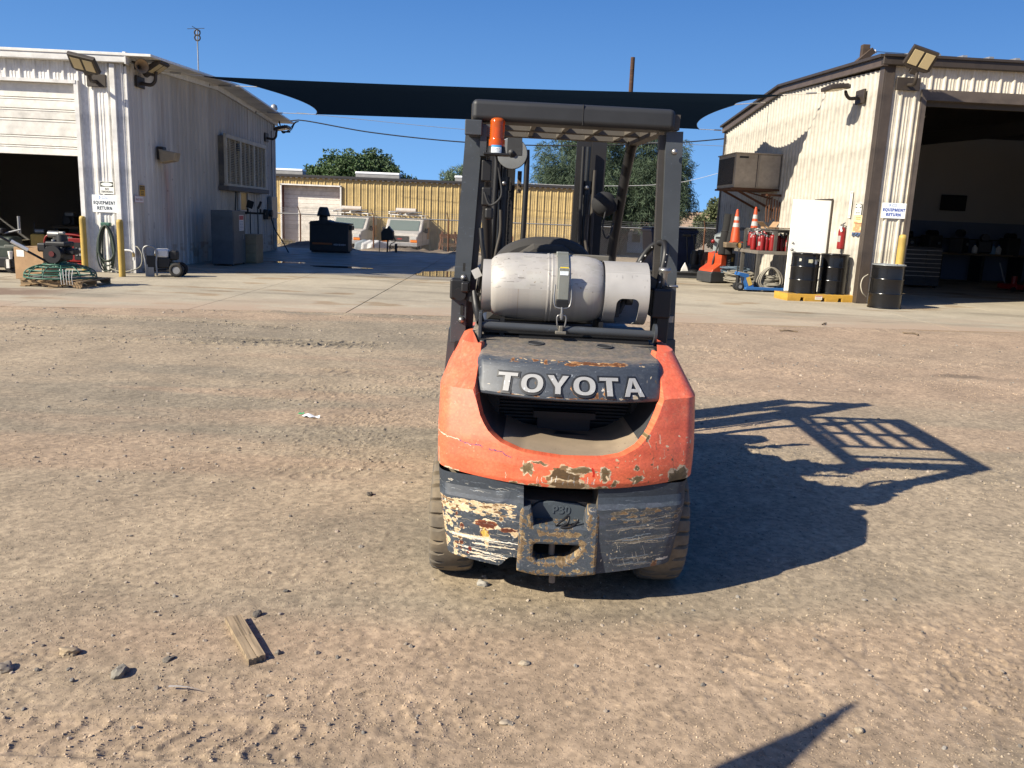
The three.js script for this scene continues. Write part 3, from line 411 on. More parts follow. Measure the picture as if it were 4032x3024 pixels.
tree('round_tree', 'dense dark green round tree, right dome above the yellow shed roof', [-12.9, -0.7, -76.5], { seed: 8, trunk: 2.5, tr: 0.3, blobs: [[0, 5.5, 0, 2.0], [1.6, 4.4, 0, 1.5], [-1, 4.8, 0.3, 1.8], [0.6, 3.7, 1, 2.0]], sub: 20, cl: 0.5, n: 24000, len: 0.22, wid: 0.15, col: [0.042, 0.085, 0.018], core: true, group: 'pair of round trees behind the yellow shed' });
tree('wispy_tree', 'small feathery grey green tree behind the shed roof beside forklift post', [-4.3, -0.7, -60], { seed: 12, trunk: 2.6, tr: 0.16, blobs: [[0, 4.7, 0, 0.95], [0.9, 4.5, 0, 0.9], [-0.5, 4.1, 0, 0.7], [2.0, 4.6, 0, 1.0]], sub: 22, cl: 0.36, n: 7000, len: 0.5, wid: 0.045, col: [0.12, 0.17, 0.09], droop: -0.6 });
tree('feathery_tree', 'very large dark feathery tree behind the forklift mast and guard', [6.4, -0.7, -55], { seed: 21, trunk: 2.3, tr: 0.32, lean: 0.8, blobs: [[-3.6, 5.6, 0, 1.9], [-1.6, 6.3, 0, 2.0], [0.8, 6.6, -0.4, 2.1], [2.4, 6.0, 0.3, 1.9], [-2.6, 4.0, 0.5, 1.9], [0.2, 4.4, 0.6, 2.0], [2.6, 3.9, 0.6, 1.8], [3.6, 3.3, 0.2, 1.25], [-4.6, 4.2, -0.5, 1.3], [3.0, 5.1, 0, 1.6], [1.2, 3.1, 0.8, 1.5], [-1.0, 3.4, 0.8, 1.5]], sub: 15, cl: 0.62, n: 80000, len: 0.42, wid: 0.035, col: [0.052, 0.088, 0.04], droop: 0.5 });
tree('broad_tree', 'olive green broad tree beside the back corner of the cream shed', [15.0, -0.7, -62], { seed: 31, trunk: 1.2, tr: 0.2, blobs: [[0, 2.7, 0, 1.4], [-1.2, 2.0, 0, 1.0], [1.2, 2.6, 0, 1.4], [-0.4, 1.5, 0.5, 1.2], [-2.1, 1.2, 0.3, 0.7]], sub: 20, cl: 0.42, n: 16000, len: 0.24, wid: 0.12, col: [0.085, 0.105, 0.035], core: true });
tree('scrub_tree', 'low dusty scrub tree behind the fence beside the cream shed', [12.6, -0.6, -50], { seed: 33, trunk: 0.6, tr: 0.1, blobs: [[0, 1.15, 0, 0.75], [1.0, 1.2, 0, 0.8], [2.0, 1.3, 0, 0.8]], sub: 26, cl: 0.3, n: 7000, len: 0.2, wid: 0.08, col: [0.11, 0.11, 0.06] });
{
  const R = rng(90), cl = []; for (let i = 0; i < 60; i++) cl.push([-60 + i * 3.4 + R() * 2, 1.2 + R() * 2.0, -230 + R() * 14, 2.0 + R() * 1.2, 1, 0.8]);
  const g = leafCloud(cl, 16000, 1.3, 0.7, R); const m = mesh('tree_line', g, leafMat([0.05, 0.075, 0.04]), true); m.userData = { kind: 'stuff', label: 'far dark line of trees along the horizon', category: 'trees' }; scene.add(m);
}
// dry weeds along the foot of the fence
{ const R = rng(4), cl = []; for (let i = 0; i < 26; i++) cl.push([-11 + R() * 2.4, -0.15 + 0.1 * R(), -37.6 + R() * 0.6, 0.16 + 0.12 * R(), 1, 1]); const m = mesh('dry_weeds', leafCloud(cl, 1600, 0.22, 0.012, R, -0.8), leafMat([0.2, 0.16, 0.09]), true); m.userData = { kind: 'stuff', label: 'dry weeds along the foot of the fence', category: 'weeds' }; scene.add(m); }

// ---------------------------------------------------------------- chain link fences
function fence(name, label, pts, zf, y0, h, posts, gap = 0.085) {
  const t = thing(name, label, 'fence', [0, 0, 0]); const w = [];
  for (let s = 0; s < pts.length - 1; s++) {
    const [a, b] = [pts[s], pts[s + 1]], L = Math.hypot(b[0] - a[0], b[1] - a[1]), ux = (b[0] - a[0]) / L, uz = (b[1] - a[1]) / L, n = Math.ceil((L + h) / gap);
    const X = (u, y) => [a[0] + ux * u, y0 + y, a[1] + uz * u];
    for (let i = 0; i < n; i++) { const u = i * gap; let p = u - h, q = u; const p0 = Math.max(p, 0), q0 = Math.min(q, L); if (q0 <= p0) continue; w.push(rod(X(p0, p0 - p), X(q0, q0 - p), 0.0032, 3)); w.push(rod(X(p0, h - (p0 - p)), X(q0, h - (q0 - p)), 0.0032, 3)); }
    part('top_rail', rod(X(0, h), X(L, h), 0.028, 8), M.galv, t);
    for (const yy of [0.09, 0.17, 0.25]) part('barbed_wire', rod(X(0, h + yy), X(L, h + yy), 0.005, 4), M.galv, t);
    for (const u of posts) if (u <= L) { const pm = part('post', [rod(X(u, -0.3), X(u, h + 0.02), 0.034, 8)], M.rust, t); part('barb_arm', rod(X(u, h), [X(u, h)[0] - 0.09, y0 + h + 0.33, X(u, h)[2] + 0.1], 0.02, 6), M.rust, pm); }
  }
  const m = part('chain_link_mesh', w, std([0.22, 0.21, 0.2], 0.5, 0.6), t); m.userData.kind = 'stuff';
}
fence('chain_link_fence', 'chain link fence with barbed wire arms in front of the vans', [[-13.2, -37.9], [7.0, -37.9]], 0, -0.36, 1.65, [3.38, 6.68, 10.05, 13.4, 16.7, 20.1]);
fence('chain_link_fence', 'chain link fence behind the blue bin beside the cream shed', [[7.0, -37.5], [14.5, -36.2]], 0, -0.34, 1.76, [0, 1.25, 4.4, 7.4]);

// ---------------------------------------------------------------- parked vans
function van(label, pos, ry) {
  const t = thing('white_van', label, 'van', pos, ry, 'dusty white vans parked behind the fence');
  const body = SC([0.64, 0.62, 0.58], 0.5), gl = std([0.13, 0.16, 0.14], 0.35), L = 5.2;
  const prof = [[0, 0.42], [0, 0.98], [0.08, 1.08], [0.95, 1.22], [1.55, 1.86], [1.75, 1.95], [5.05, 1.98], [5.2, 1.85], [5.25, 0.6], [5.15, 0.42]];
  part('body', ext(prof, 1.86, 0.06).rotateY(Math.PI / 2), body, t);
  part('windshield', (() => { const g = new THREE.PlaneGeometry(1.62, 0.84, 6, 1); return at(g, 0, 1.597, -1.182, -0.755); })(), gl, t);
  for (const s of [-1, 1]) { part('side_window', ext([[1.35, 1.25], [1.72, 1.78], [2.45, 1.8], [2.45, 1.27]], 0.02).rotateY(Math.PI / 2).translate(s * 0.995, 0, 0), gl, t); part('door_seam', [box(0.012, 1.35, 0.012, s * 0.992, 1.1, -2.55), box(0.012, 1.2, 0.012, s * 0.992, 1.05, -1.3)], M.charcoal, t); part('headlight', box(0.34, 0.2, 0.08, s * 0.74, 0.86, 0.06, 0.02), std([0.5, 0.5, 0.48], 0.2), t); part('turn_signal', box(0.36, 0.14, 0.08, s * 0.76, 0.67, 0.062, 0.02), std([0.75, 0.2, 0.02], 0.3), t); const mr = part('mirror', box(0.2, 0.3, 0.12, s * 1.16, 1.3, -1.5, 0.03), M.black, t); part('mirror_arm', rod([s * 0.96, 1.25, -1.5], [s * 1.12, 1.25, -1.5], 0.03), M.black, mr);
    for (const z of [-0.95, -4.3]) { const w = part('wheel', lathe([[0.2, -0.11], [0.33, -0.11], [0.36, -0.07], [0.36, 0.07], [0.33, 0.11], [0.2, 0.11]], 24, 'x').translate(s * 0.86, 0.36, z), M.rubber, t); part('rim', cyl(0.2, 0.2, 0.2, s * 0.87, 0.36, z, 'x', 20), M.galv, w); } }
  const gr = part('grille', box(0.98, 0.34, 0.05, 0, 0.8, 0.05, 0.01), M.black, t); for (let i = 0; i < 5; i++) part('grille_bar', box(0.96, 0.02, 0.03, 0, 0.68 + i * 0.06, 0.08), M.steel, gr);
  part('badge', box(0.26, 0.07, 0.02, 0, 0.8, 0.1), std([0.35, 0.05, 0.05], 0.4), t); part('bumper', box(1.96, 0.24, 0.2, 0, 0.46, 0.04, 0.05), G([0.34, 0.35, 0.37], 0.5), t); part('tan_side_patch', box(0.01, 0.75, 0.8, 0.996, 1.1, -3.15), std([0.42, 0.24, 0.1], 0.7), t, 'tan brown patch on the side');  // last box is a flat tan brown patch on one side
  part('wiper', rod([-0.5, 1.24, -1.0], [0.2, 1.27, -1.02], 0.012), M.black, t);
  const rk = part('roof_rack', [...[-0.85, 0.85].map(x => rod([x, 2.22, -1.7], [x, 2.22, -5.0], 0.03)), ...[-1.8, -2.9, -4.0, -4.9].flatMap(z => [rod([-0.88, 2.22, z], [0.88, 2.22, z], 0.03), rod([-0.85, 2.0, z], [-0.85, 2.22, z], 0.025), rod([0.85, 2.0, z], [0.85, 2.22, z], 0.025)])], M.white, t);
  return t;
}
const vA = van('dusty white van nearer the middle, amber lights and grille facing us', [-6.25, -0.52, -44.4], rad(-3));
const vB = copyOf(vA, 'dusty white van half hidden behind the dark burner machine', [-9.35, -0.52, -44.9], rad(-5));
vA.scale.y = vB.scale.y = 0.86;
{
  const R = rng(15); const load = (label, x, z, sd) => { const t = thing('roof_load', label, 'pipes', [x, 1.38, z], rad(-3)); for (let i = 0; i < 9; i++) part(i < 6 ? 'pipe' : 'plank', i < 6 ? rod([-0.9 + i * 0.3 + R() * 0.1, 0.05 + 0.05 * R(), 0.4 - R()], [-0.7 + i * 0.26, 0.06, -2.8], 0.045) : box(0.9, 0.05, 0.3, -0.5 + 0.5 * (i - 6), 0.12 + 0.03 * i % 0.1, -0.3 + 0.2 * (i - 6), 0, 0, 0.5 * R(), 0.1), [M.white, M.woodPale, M.galv][i % 3], t); part('roll', cyl(0.14, 0.14, 1.1, 0, 0.25, -0.3, 'x'), G([0.6, 0.55, 0.5], 0.7), t); };
  load('pile of pipes and boards on the roof rack of the nearer white van', -6.25, -46.3); load('pile of pipes and boards on the roof rack of the half hidden van', -9.35, -46.8);
  // stacked rusty barricades behind the fence
  for (let i = 0; i < 4; i++) { const t = thing('barricade', ['rusty brown folding barricade nearest the white van', 'rusty folding barricade second from the white van', 'rusty folding barricade third from the white van', 'rusty folding barricade half behind the forklift post'][i], 'barricade', [-3.55 + i * 0.95, -0.48, -43 - 0.2 * i], 0.4 - 0.15 * i, 'barricades leaning behind the fence'); for (const s of [-1, 1]) { part('leg', [beam([-0.42, 0, s * 0.3], [-0.34, 1.15, 0], 0.07, 0.1)], M.rust, t); part('leg', [beam([0.42, 0, s * 0.3], [0.34, 1.15, 0], 0.07, 0.1)], M.rust, t); part('board', box(0.9, 0.22, 0.04, 0, 0.92, s * 0.1), SC([0.28, 0.13, 0.06], 0.8), t); part('board', box(0.95, 0.18, 0.04, 0, 0.48, s * 0.21), SC([0.3, 0.2, 0.12], 0.8), t); } }
  for (let i = 0; i < 3; i++) solo('tarp_bundle', ext([[-0.5, 0], [-0.45, 0.35], [-0.1, 0.5], [0.35, 0.38], [0.5, 0]], 0.5, 0.08), i ? G([0.55, 0.56, 0.58], 0.8) : G([0.25, 0.3, 0.35], 0.8), ['grey tarp bundle on the ground between the two vans', 'white sack on the ground right of the half hidden van', 'pale sack on the ground beside the nearer van bumper'][i], 'bundle', [-7.9 + i * 0.35, -0.5, -43.6 + i * 0.2], 0.3 * i);
}
// ---------------------------------------------------------------- shade sail and its ropes
{
  const c = { NL: V(-7.89, 4.66, -21.4), ML: V(-7.38, 4.83, -24.2), FL: V(-6.95, 4.67, -29.0), NR: V(6.52, 4.88, -22.0), MR: V(6.12, 5.03, -25.2), FR: V(5.95, 4.73, -29.2) };
  const edge = (a, b, cc, sx) => v => { const t = v < 0.42 ? v / 0.42 : (v - 0.42) / 0.58, [p, q] = v < 0.42 ? [a, b] : [b, cc], o = p.clone().lerp(q, t); const len = p.distanceTo(q); o.x += sx * 0.11 * len * 4 * t * (1 - t); o.y -= 0.03 * 4 * t * (1 - t); return o; };
  const Lf = edge(c.NL, c.ML, c.FL, 1), Rf = edge(c.NR, c.MR, c.FR, -1);
  const t = thing('shade_sail', 'dark navy fabric shade sail stretched between the two sheds', 'shade sail');
  const g = grid(60, 30, (u, v) => { const p = Lf(v).lerp(Rf(v), u); const e = 4 * u * (1 - u); p.y -= 0.02 * e * (1 - v) - 0.05 * e * 4 * v * (1 - v); p.z += -0.25 * e * (1 - 2 * v); return [p.x, p.y, p.z]; }, (u, v) => [u * 14, v * 8]);
  part('fabric', g, new THREE.MeshPhysicalMaterial({ color: new THREE.Color(0.014, 0.028, 0.053), roughness: 1, specularIntensity: 0, side: THREE.DoubleSide, transmission: 0.08, thickness: 0 }), t, null, true);
  const hem = []; for (const f of [Lf, Rf]) hem.push(tube(Array.from({ length: 15 }, (_, i) => f(i / 14).toArray()), 0.016, 50, 5)); part('hem', hem, std([0.014, 0.018, 0.03], 0.8), t);
  const rp = (name, label, a, b, rr) => { const s = thing('sail_rope', label, 'rope', [0, 0, 0], 0, 'ropes and turnbuckles holding the shade sail'); part('rope', rod(a.toArray(), b, 0.011, 6), M.rope, s); const m = a.clone().lerp(V(...b), 0.55).toArray(), m2 = a.clone().lerp(V(...b), 0.8).toArray(); part('turnbuckle', rod(m, m2, 0.022, 8), rr || M.steel, s); part('eye_bolt', rod(a.clone().lerp(V(...b), 0.97).toArray(), b, 0.03, 8), M.bronze, s); };
  rp('', 'rope from the near left sail tip to the white shed rake', c.NL, fr(LB, 0.05, 4.62, -1.95)); rp('', 'turnbuckle rope at the middle left sail tip on white shed', c.ML, fr(LB, 0.05, 4.8, -5.3)); rp('', 'rope from the far left sail corner to the white shed', c.FL, fr(LB, 0.05, 4.62, -9.9));
  rp('', 'rope from the near right sail tip to the cream shed wall', c.NR, fr(RB, -0.04, 4.93, -2.97)); rp('', 'rope from the middle right sail tip to the cream shed rake', c.MR, fr(RB, -0.1, 5.22, -7.15)); rp('', 'rope from the far right sail corner to the cream shed', c.FR, fr(RB, -0.05, 4.8, -11.2));
}
// ---------------------------------------------------------------- poles, wires, antenna
{
  const p = thing('utility_pole', 'plain brown utility pole rising above the shade sail', 'utility pole', [7.62, -0.7, -62]); part('shaft', rod([0, 0, 0], [-0.05, 13.6, 0], 0.19, 12, 0.15), std([0.14, 0.075, 0.05], 0.95, 0, { map: rep(T.wood, 0.6) }), p);
  const q = thing('utility_pole', 'weathered pole top with white insulator behind the cream shed roof', 'utility pole', [15.38, -0.4, -40]); part('shaft', rod([0, 0, 0], [0, 9.75, 0], 0.17, 12, 0.15), G([0.075, 0.05, 0.035], 0.9), q); part('crossarm', [beam([-0.42, 9.35, 0.25], [0.3, 10.0, 0.1], 0.26, 0.26), box(0.34, 0.5, 0.3, 0, 10.0, 0, 0.03)], G([0.075, 0.05, 0.035], 0.9), q);
  const ins = part('insulator', [lathe([[0, 0], [0.07, 0], [0.1, 0.05], [0.06, 0.08], [0.1, 0.13], [0.05, 0.18], [0, 0.18]], 16, 'x').translate(0.28, 9.95, 0.1)], M.white, q); part('bolt', rod([0.1, 9.95, 0.1], [0.5, 9.93, 0.1], 0.03), M.steel, ins);
  const wire = (name, label, pts, r, m) => solo(name, tube(pts, r, 60, 5), m || M.cable, label, 'wire');
  wire('power_wire', 'thin wires leading right from the pole top above cream shed', [[15.8, 9.58, -40], [19, 9.3, -39], [24, 9.0, -38]], 0.015);
  wire('power_cable', 'black twisted service cable sagging from the white shed to the right', [[-8.35, 4.62, -31.0], [-8.1, 4.66, -31], [-5.48, 4.34, -31], [-1.93, 4.13, -31], [1.6, 4.16, -31], [5.58, 4.43, -31], [7.3, 4.63, -30.9], [8.3, 4.8, -31]], 0.022);
  wire('phone_wire', 'thin pale wire crossing the large feathery tree low', [[-3, 3.4, -45], [3, 3.3, -45], [8.2, 3.65, -45], [10.6, 4.3, -45], [16, 6, -45]], 0.012, std([0.5, 0.5, 0.5], 0.6));
  wire('phone_wire', 'thin wire crossing the large feathery tree just below the guard', [[-11.8, 6.4, -45], [-4, 5.95, -45], [4, 5.7, -45], [12, 5.6, -45]], 0.012, std([0.2, 0.2, 0.2], 0.6));
  const h = thing('service_mast', 'grey weatherhead mast with looping cables at the white shed back corner', 'service mast', fr(LB, 0.02, 0, -12.5), LB.a); part('pipe', rod([0, 4.3, 0], [0, 5.0, 0], 0.045, 10), M.galv, h); part('weatherhead', lathe([[0, 0.2], [0.1, 0.15], [0.13, 0.02], [0.06, -0.04], [0, -0.04]], 16).translate(0.02, 5.0, 0), M.galv, h);
  for (let i = 0; i < 3; i++) part('drip_loop', tube([[0.08, 5.0, 0.03 * i], [0.22, 4.6 - 0.05 * i, 0.05], [0.34, 4.25 - 0.03 * i, 0.05], [0.62, 4.3 + 0.05 * i, 0.05], [0.78, 4.56 + 0.02 * i, 0.05], [0.9, 4.63, 0]], 0.014, 30, 5), M.cable, h); part('splice', [rod([0.3, 4.24, 0.05], [0.6, 4.25, 0.05], 0.03)], M.cable, h);
  const a = thing('antenna', 'thin rooftop antenna mast with coil on the white shed', 'antenna', [-8.99, 4.85, -24]); part('mast', rod([0, 0, 0], [0.0, 1.38, 0], 0.017, 8), M.galv, a); part('element', [rod([-0.27, 1.39, 0], [0.2, 1.42, 0], 0.008, 5), rod([-0.02, 1.4, -0.3], [-0.02, 1.4, 0.3], 0.008, 5)], M.cable, a); for (const y of [1.3, 1.17]) part('coil', at(new THREE.TorusGeometry(0.075, 0.02, 8, 20), 0, y, 0), M.cable, a);
}
// ---------------------------------------------------------------- floodlights
function flood(label, pos, ry, o) {
  const t = thing('floodlight', label, 'floodlight', pos, ry, 'dark bronze floodlights on the sheds');
  part('mount_plate', box(o.pw, o.ph, 0.05, 0, 0, 0.03, 0.008), M.bronze, t);
  part('arm', [tube([[0, -0.02, 0.04], [0, -0.04, 0.28], [o.hx * 0.35, 0.04, 0.36], [o.hx * 0.6, o.hy * 0.55, 0.38], [o.hx * 0.75, o.hy - 0.08, 0.40]], 0.04, 20, 8)], M.bronze, t);
  const hd = new THREE.Group(); hd.name = 'lamp_head'; hd.position.set(o.hx, o.hy, o.hz || 0.5); hd.rotation.set(o.rx, o.ry || 0, o.rz || 0); t.add(hd);
  const w = 0.56, d = 0.42; part('housing', [ext([[-w / 2, -d / 2 + 0.05], [-w / 2 + 0.08, -d / 2], [w / 2 - 0.08, -d / 2], [w / 2, -d / 2 + 0.05], [w / 2 - 0.02, d / 2], [-w / 2 + 0.02, d / 2]], 0.06, 0.015).rotateX(Math.PI / 2), ...[-0.1, -0.03, 0.04, 0.11].map(z => box(0.4, 0.05, 0.02, 0, 0.05, z)), box(0.16, 0.09, 0.14, 0, 0.0, -d / 2 - 0.04, 0.02)], M.bronze, hd);
  for (const s of [-1, 1]) part('lens', box(0.2, 0.012, 0.3, s * 0.125, -0.05, 0.01, 0.004), M.lens, hd);
  return t;
}
flood('floodlight over the front of the white shed, left of its corner', fr(LB, -0.57, 4.08, 0.03), LB.a, { pw: 0.4, ph: 0.26, hx: 0.02, hy: 0.25, hz: 0.6, rx: -0.62, rz: -0.16, ry: 0.1 });
flood('floodlight on the white shed side wall just behind its front corner', fr(LB, 0.03, 4.18, -0.66), LB.a + Math.PI / 2, { pw: 0.42, ph: 0.24, hx: 0.0, hy: 0.32, hz: 0.4, rx: -0.6, rz: 0.0 });
flood('floodlight at the far back corner of the white shed side wall', fr(LB, 0.03, 3.93, -11.3), LB.a + Math.PI / 2, { pw: 0.42, ph: 0.3, hx: 0.0, hy: 0.34, hz: 0.6, rx: -0.2, rz: 0.0 });
flood('large floodlight above the front of the cream shed bay', fr(RB, 0.5, 4.71, 0.04), RB.a, { pw: 0.52, ph: 0.26, hx: -0.04, hy: 0.42, hz: 0.5, rx: -1.0, rz: -0.22, ry: 0.2 });
flood('floodlight on the cream shed side wall near its front corner', fr(RB, -0.04, 4.55, -0.9), RB.a - Math.PI / 2, { pw: 0.42, ph: 0.3, hx: 0.0, hy: 0.17, hz: 0.62, rx: 0.12 });
{ const w = thing('wall_pack_light', 'small tan wall light halfway up the white shed side wall', 'wall light', fr(LB, 0.03, 2.72, -1.6), LB.a + Math.PI / 2); part('housing', box(0.24, 0.3, 0.16, 0, 0, 0.08, 0.03), M.bronze, w); part('shade', ext([[0, 0.06], [0.34, 0.0], [0.3, -0.14], [0.02, -0.2]], 0.3, 0.03).rotateY(-Math.PI / 2).translate(0, 0, 0.1), G([0.5, 0.4, 0.26], 0.6), w);
  const s = thing('horn_speaker', 'beige horn speaker under the white shed eave corner', 'speaker', fr(LB, 0.28, 4.42, -0.1), LB.a + 0.7); part('horn', lathe([[0.03, -0.16], [0.05, -0.02], [0.09, 0.1], [0.15, 0.18], [0.14, 0.17], [0.04, 0]], 20, 'z'), G([0.5, 0.36, 0.22], 0.6), s); part('bracket', [box(0.04, 0.16, 0.2, 0, 0.05, -0.16), box(0.14, 0.03, 0.05, -0.08, 0.12, -0.22)], M.bronze, s); }
// ---------------------------------------------------------------- signs
const rental = (c, w, h, ink, y) => { c.fillStyle = '#3a66a5'; c.beginPath(); c.arc(w * 0.29, h * y, h * 0.085, 0, 7); c.fill(); c.fillStyle = '#dfe8f2'; c.beginPath(); c.arc(w * 0.265, h * y, h * 0.07, 0, 7); c.fill(); c.fillStyle = '#4a6a9a'; c.font = `italic bold ${h * 0.105}px sans-serif`; c.textAlign = 'left'; c.fillText('United', w * 0.39, h * (y - 0.01), w * 0.42); c.fillText('Rentals', w * 0.38, h * (y + 0.085), w * 0.44); };
const eqReturn = ink => (c, w, h) => { c.fillStyle = '#f0f3f2'; c.fillRect(0, 0, w, h); rental(c, w, h, ink, 0.15); c.fillStyle = ink; c.textAlign = 'center'; c.font = `bold ${h * 0.27}px sans-serif`; c.strokeStyle = ink; c.lineWidth = h * 0.018; for (const f of ['fillText', 'strokeText']) { c[f]('EQUIPMENT', w / 2, h * 0.55, w * 0.92); c[f]('RETURN', w / 2, h * 0.86, w * 0.64); } c.fillRect(w * 0.4, h * 0.93, w * 0.2, 2); };
const noSmoke = (c, w, h) => { c.fillStyle = '#e6e6de'; c.fillRect(0, 0, w, h); c.fillStyle = '#23231f'; c.fillRect(w * 0.03, h * 0.04, w * 0.94, h * 0.40); c.fillStyle = '#dfe4d8'; c.beginPath(); c.ellipse(w / 2, h * 0.24, w * 0.42, h * 0.155, 0, 0, 7); c.fill(); c.fillStyle = '#3c3c38'; c.textAlign = 'center'; c.font = `bold ${h * 0.21}px sans-serif`; c.strokeStyle = '#3c3c38'; c.lineWidth = h * 0.012; for (const f of ['fillText', 'strokeText']) { c[f]('NO', w / 2, h * 0.68, w * 0.4); c[f]('SMOKING', w / 2, h * 0.9, w * 0.84); } };
const lines = (c, x, y, w, n, dy, hh, col) => { c.fillStyle = col; for (let i = 0; i < n; i++) { let q = x; while (q < x + w - 6) { const L = 4 + ((i * 37 + q * 13) % 17); c.fillRect(q, y + i * dy, Math.min(L, x + w - q), hh); q += L + 4; } } };
sign('equipment_return_sign', 'white EQUIPMENT RETURN sign on the white shed beside the roll up door', 0.53, 0.37, eqReturn('#1d2a38'), fr(LB, -0.55, 1.505, 0.045), LB.a);
sign('no_smoking_sign', 'NO SMOKING sign above the equipment return sign on white shed', 0.3, 0.27, noSmoke, fr(LB, -0.48, 1.85, 0.045), LB.a, 256);
sign('equipment_return_sign', 'white EQUIPMENT RETURN sign with blue letters on the cream shed', 0.55, 0.33, eqReturn('#27479a'), fr(RB, 0.56, 2.065, 0.045), RB.a);
sign('no_smoking_sign', 'small NO SMOKING sign on the cream shed side wall', 0.3, 0.26, noSmoke, fr(RB, -0.035, 2.08, -0.39), RB.a - Math.PI / 2, 256);
sign('caution_sign', 'small yellow caution sign on the shaded white shed wall', 0.3, 0.24, (c, w, h) => { c.fillStyle = '#c8962c'; c.fillRect(0, 0, w, h); c.fillStyle = '#1c1810'; c.fillRect(w * 0.05, h * 0.05, w * 0.9, h * 0.34); c.fillStyle = '#c8962c'; c.textAlign = 'center'; c.font = `bold ${h * 0.24}px sans-serif`; c.fillText('CAUTION', w / 2, h * 0.31, w * 0.82); c.fillStyle = '#1c1810'; lines(c, w * 0.2, h * 0.5, w * 0.6, 3, h * 0.16, h * 0.09, '#1c1810'); }, fr(LB, 0.042, 1.82, -0.54), LB.a + Math.PI / 2, 256);
sign('wash_rack_sign', 'white Wash Rack sign on the shaded white shed wall', 0.48, 0.15, (c, w, h) => { c.fillStyle = '#dcd6d2'; c.fillRect(0, 0, w, h); c.strokeStyle = '#a03030'; c.lineWidth = 3; c.strokeRect(4, 4, w - 8, h - 8); c.fillStyle = '#7a2a2a'; c.textAlign = 'center'; c.font = `bold ${h * 0.56}px sans-serif`; c.fillText('Wash Rack', w / 2, h * 0.69, w * 0.8); }, fr(LB, 0.042, 1.63, -0.35), LB.a + Math.PI / 2, 256);
sign('wall_notice', 'faded tan paper notice below the small no smoking sign', 0.5, 0.46, (c, w, h) => { c.fillStyle = '#e3c892'; c.fillRect(0, 0, w, h); c.fillStyle = '#b08a62'; for (let i = 0; i < 14; i++) c.fillRect(w * 0.08 + 30 * ((i * 7) % 5), h * 0.3 + (i * 17) % (h * 0.45), w * 0.3, h * 0.1); lines(c, w * 0.25, h * 0.08, w * 0.5, 2, h * 0.08, h * 0.05, '#8a6a40'); lines(c, w * 0.15, h * 0.36, w * 0.7, 1, 10, h * 0.04, '#7d4630'); c.fillStyle = '#43597c'; c.fillRect(0, h * 0.82, w, h * 0.18); c.fillStyle = '#22262e'; for (let i = 0; i < 9; i++) c.fillRect(i * w / 9, h * (0.94 - 0.05 * (i % 3)), w / 10, h * 0.1); }, fr(RB, -0.035, 1.71, -0.32), RB.a - Math.PI / 2, 256);
sign('height_strip', 'narrow white strip sign beside the notices on the cream shed', 0.12, 0.6, (c, w, h) => { c.fillStyle = '#e2dccb'; c.fillRect(0, 0, w, h); c.fillStyle = '#6a5f78'; c.fillRect(w * 0.2, h * 0.04, w * 0.6, h * 0.05); c.fillRect(w * 0.2, h * 0.9, w * 0.6, h * 0.05); lines(c, w * 0.3, h * 0.15, w * 0.4, 12, h * 0.06, h * 0.02, '#8d8698'); }, fr(RB, -0.035, 2.18, -0.82), RB.a - Math.PI / 2, 96);
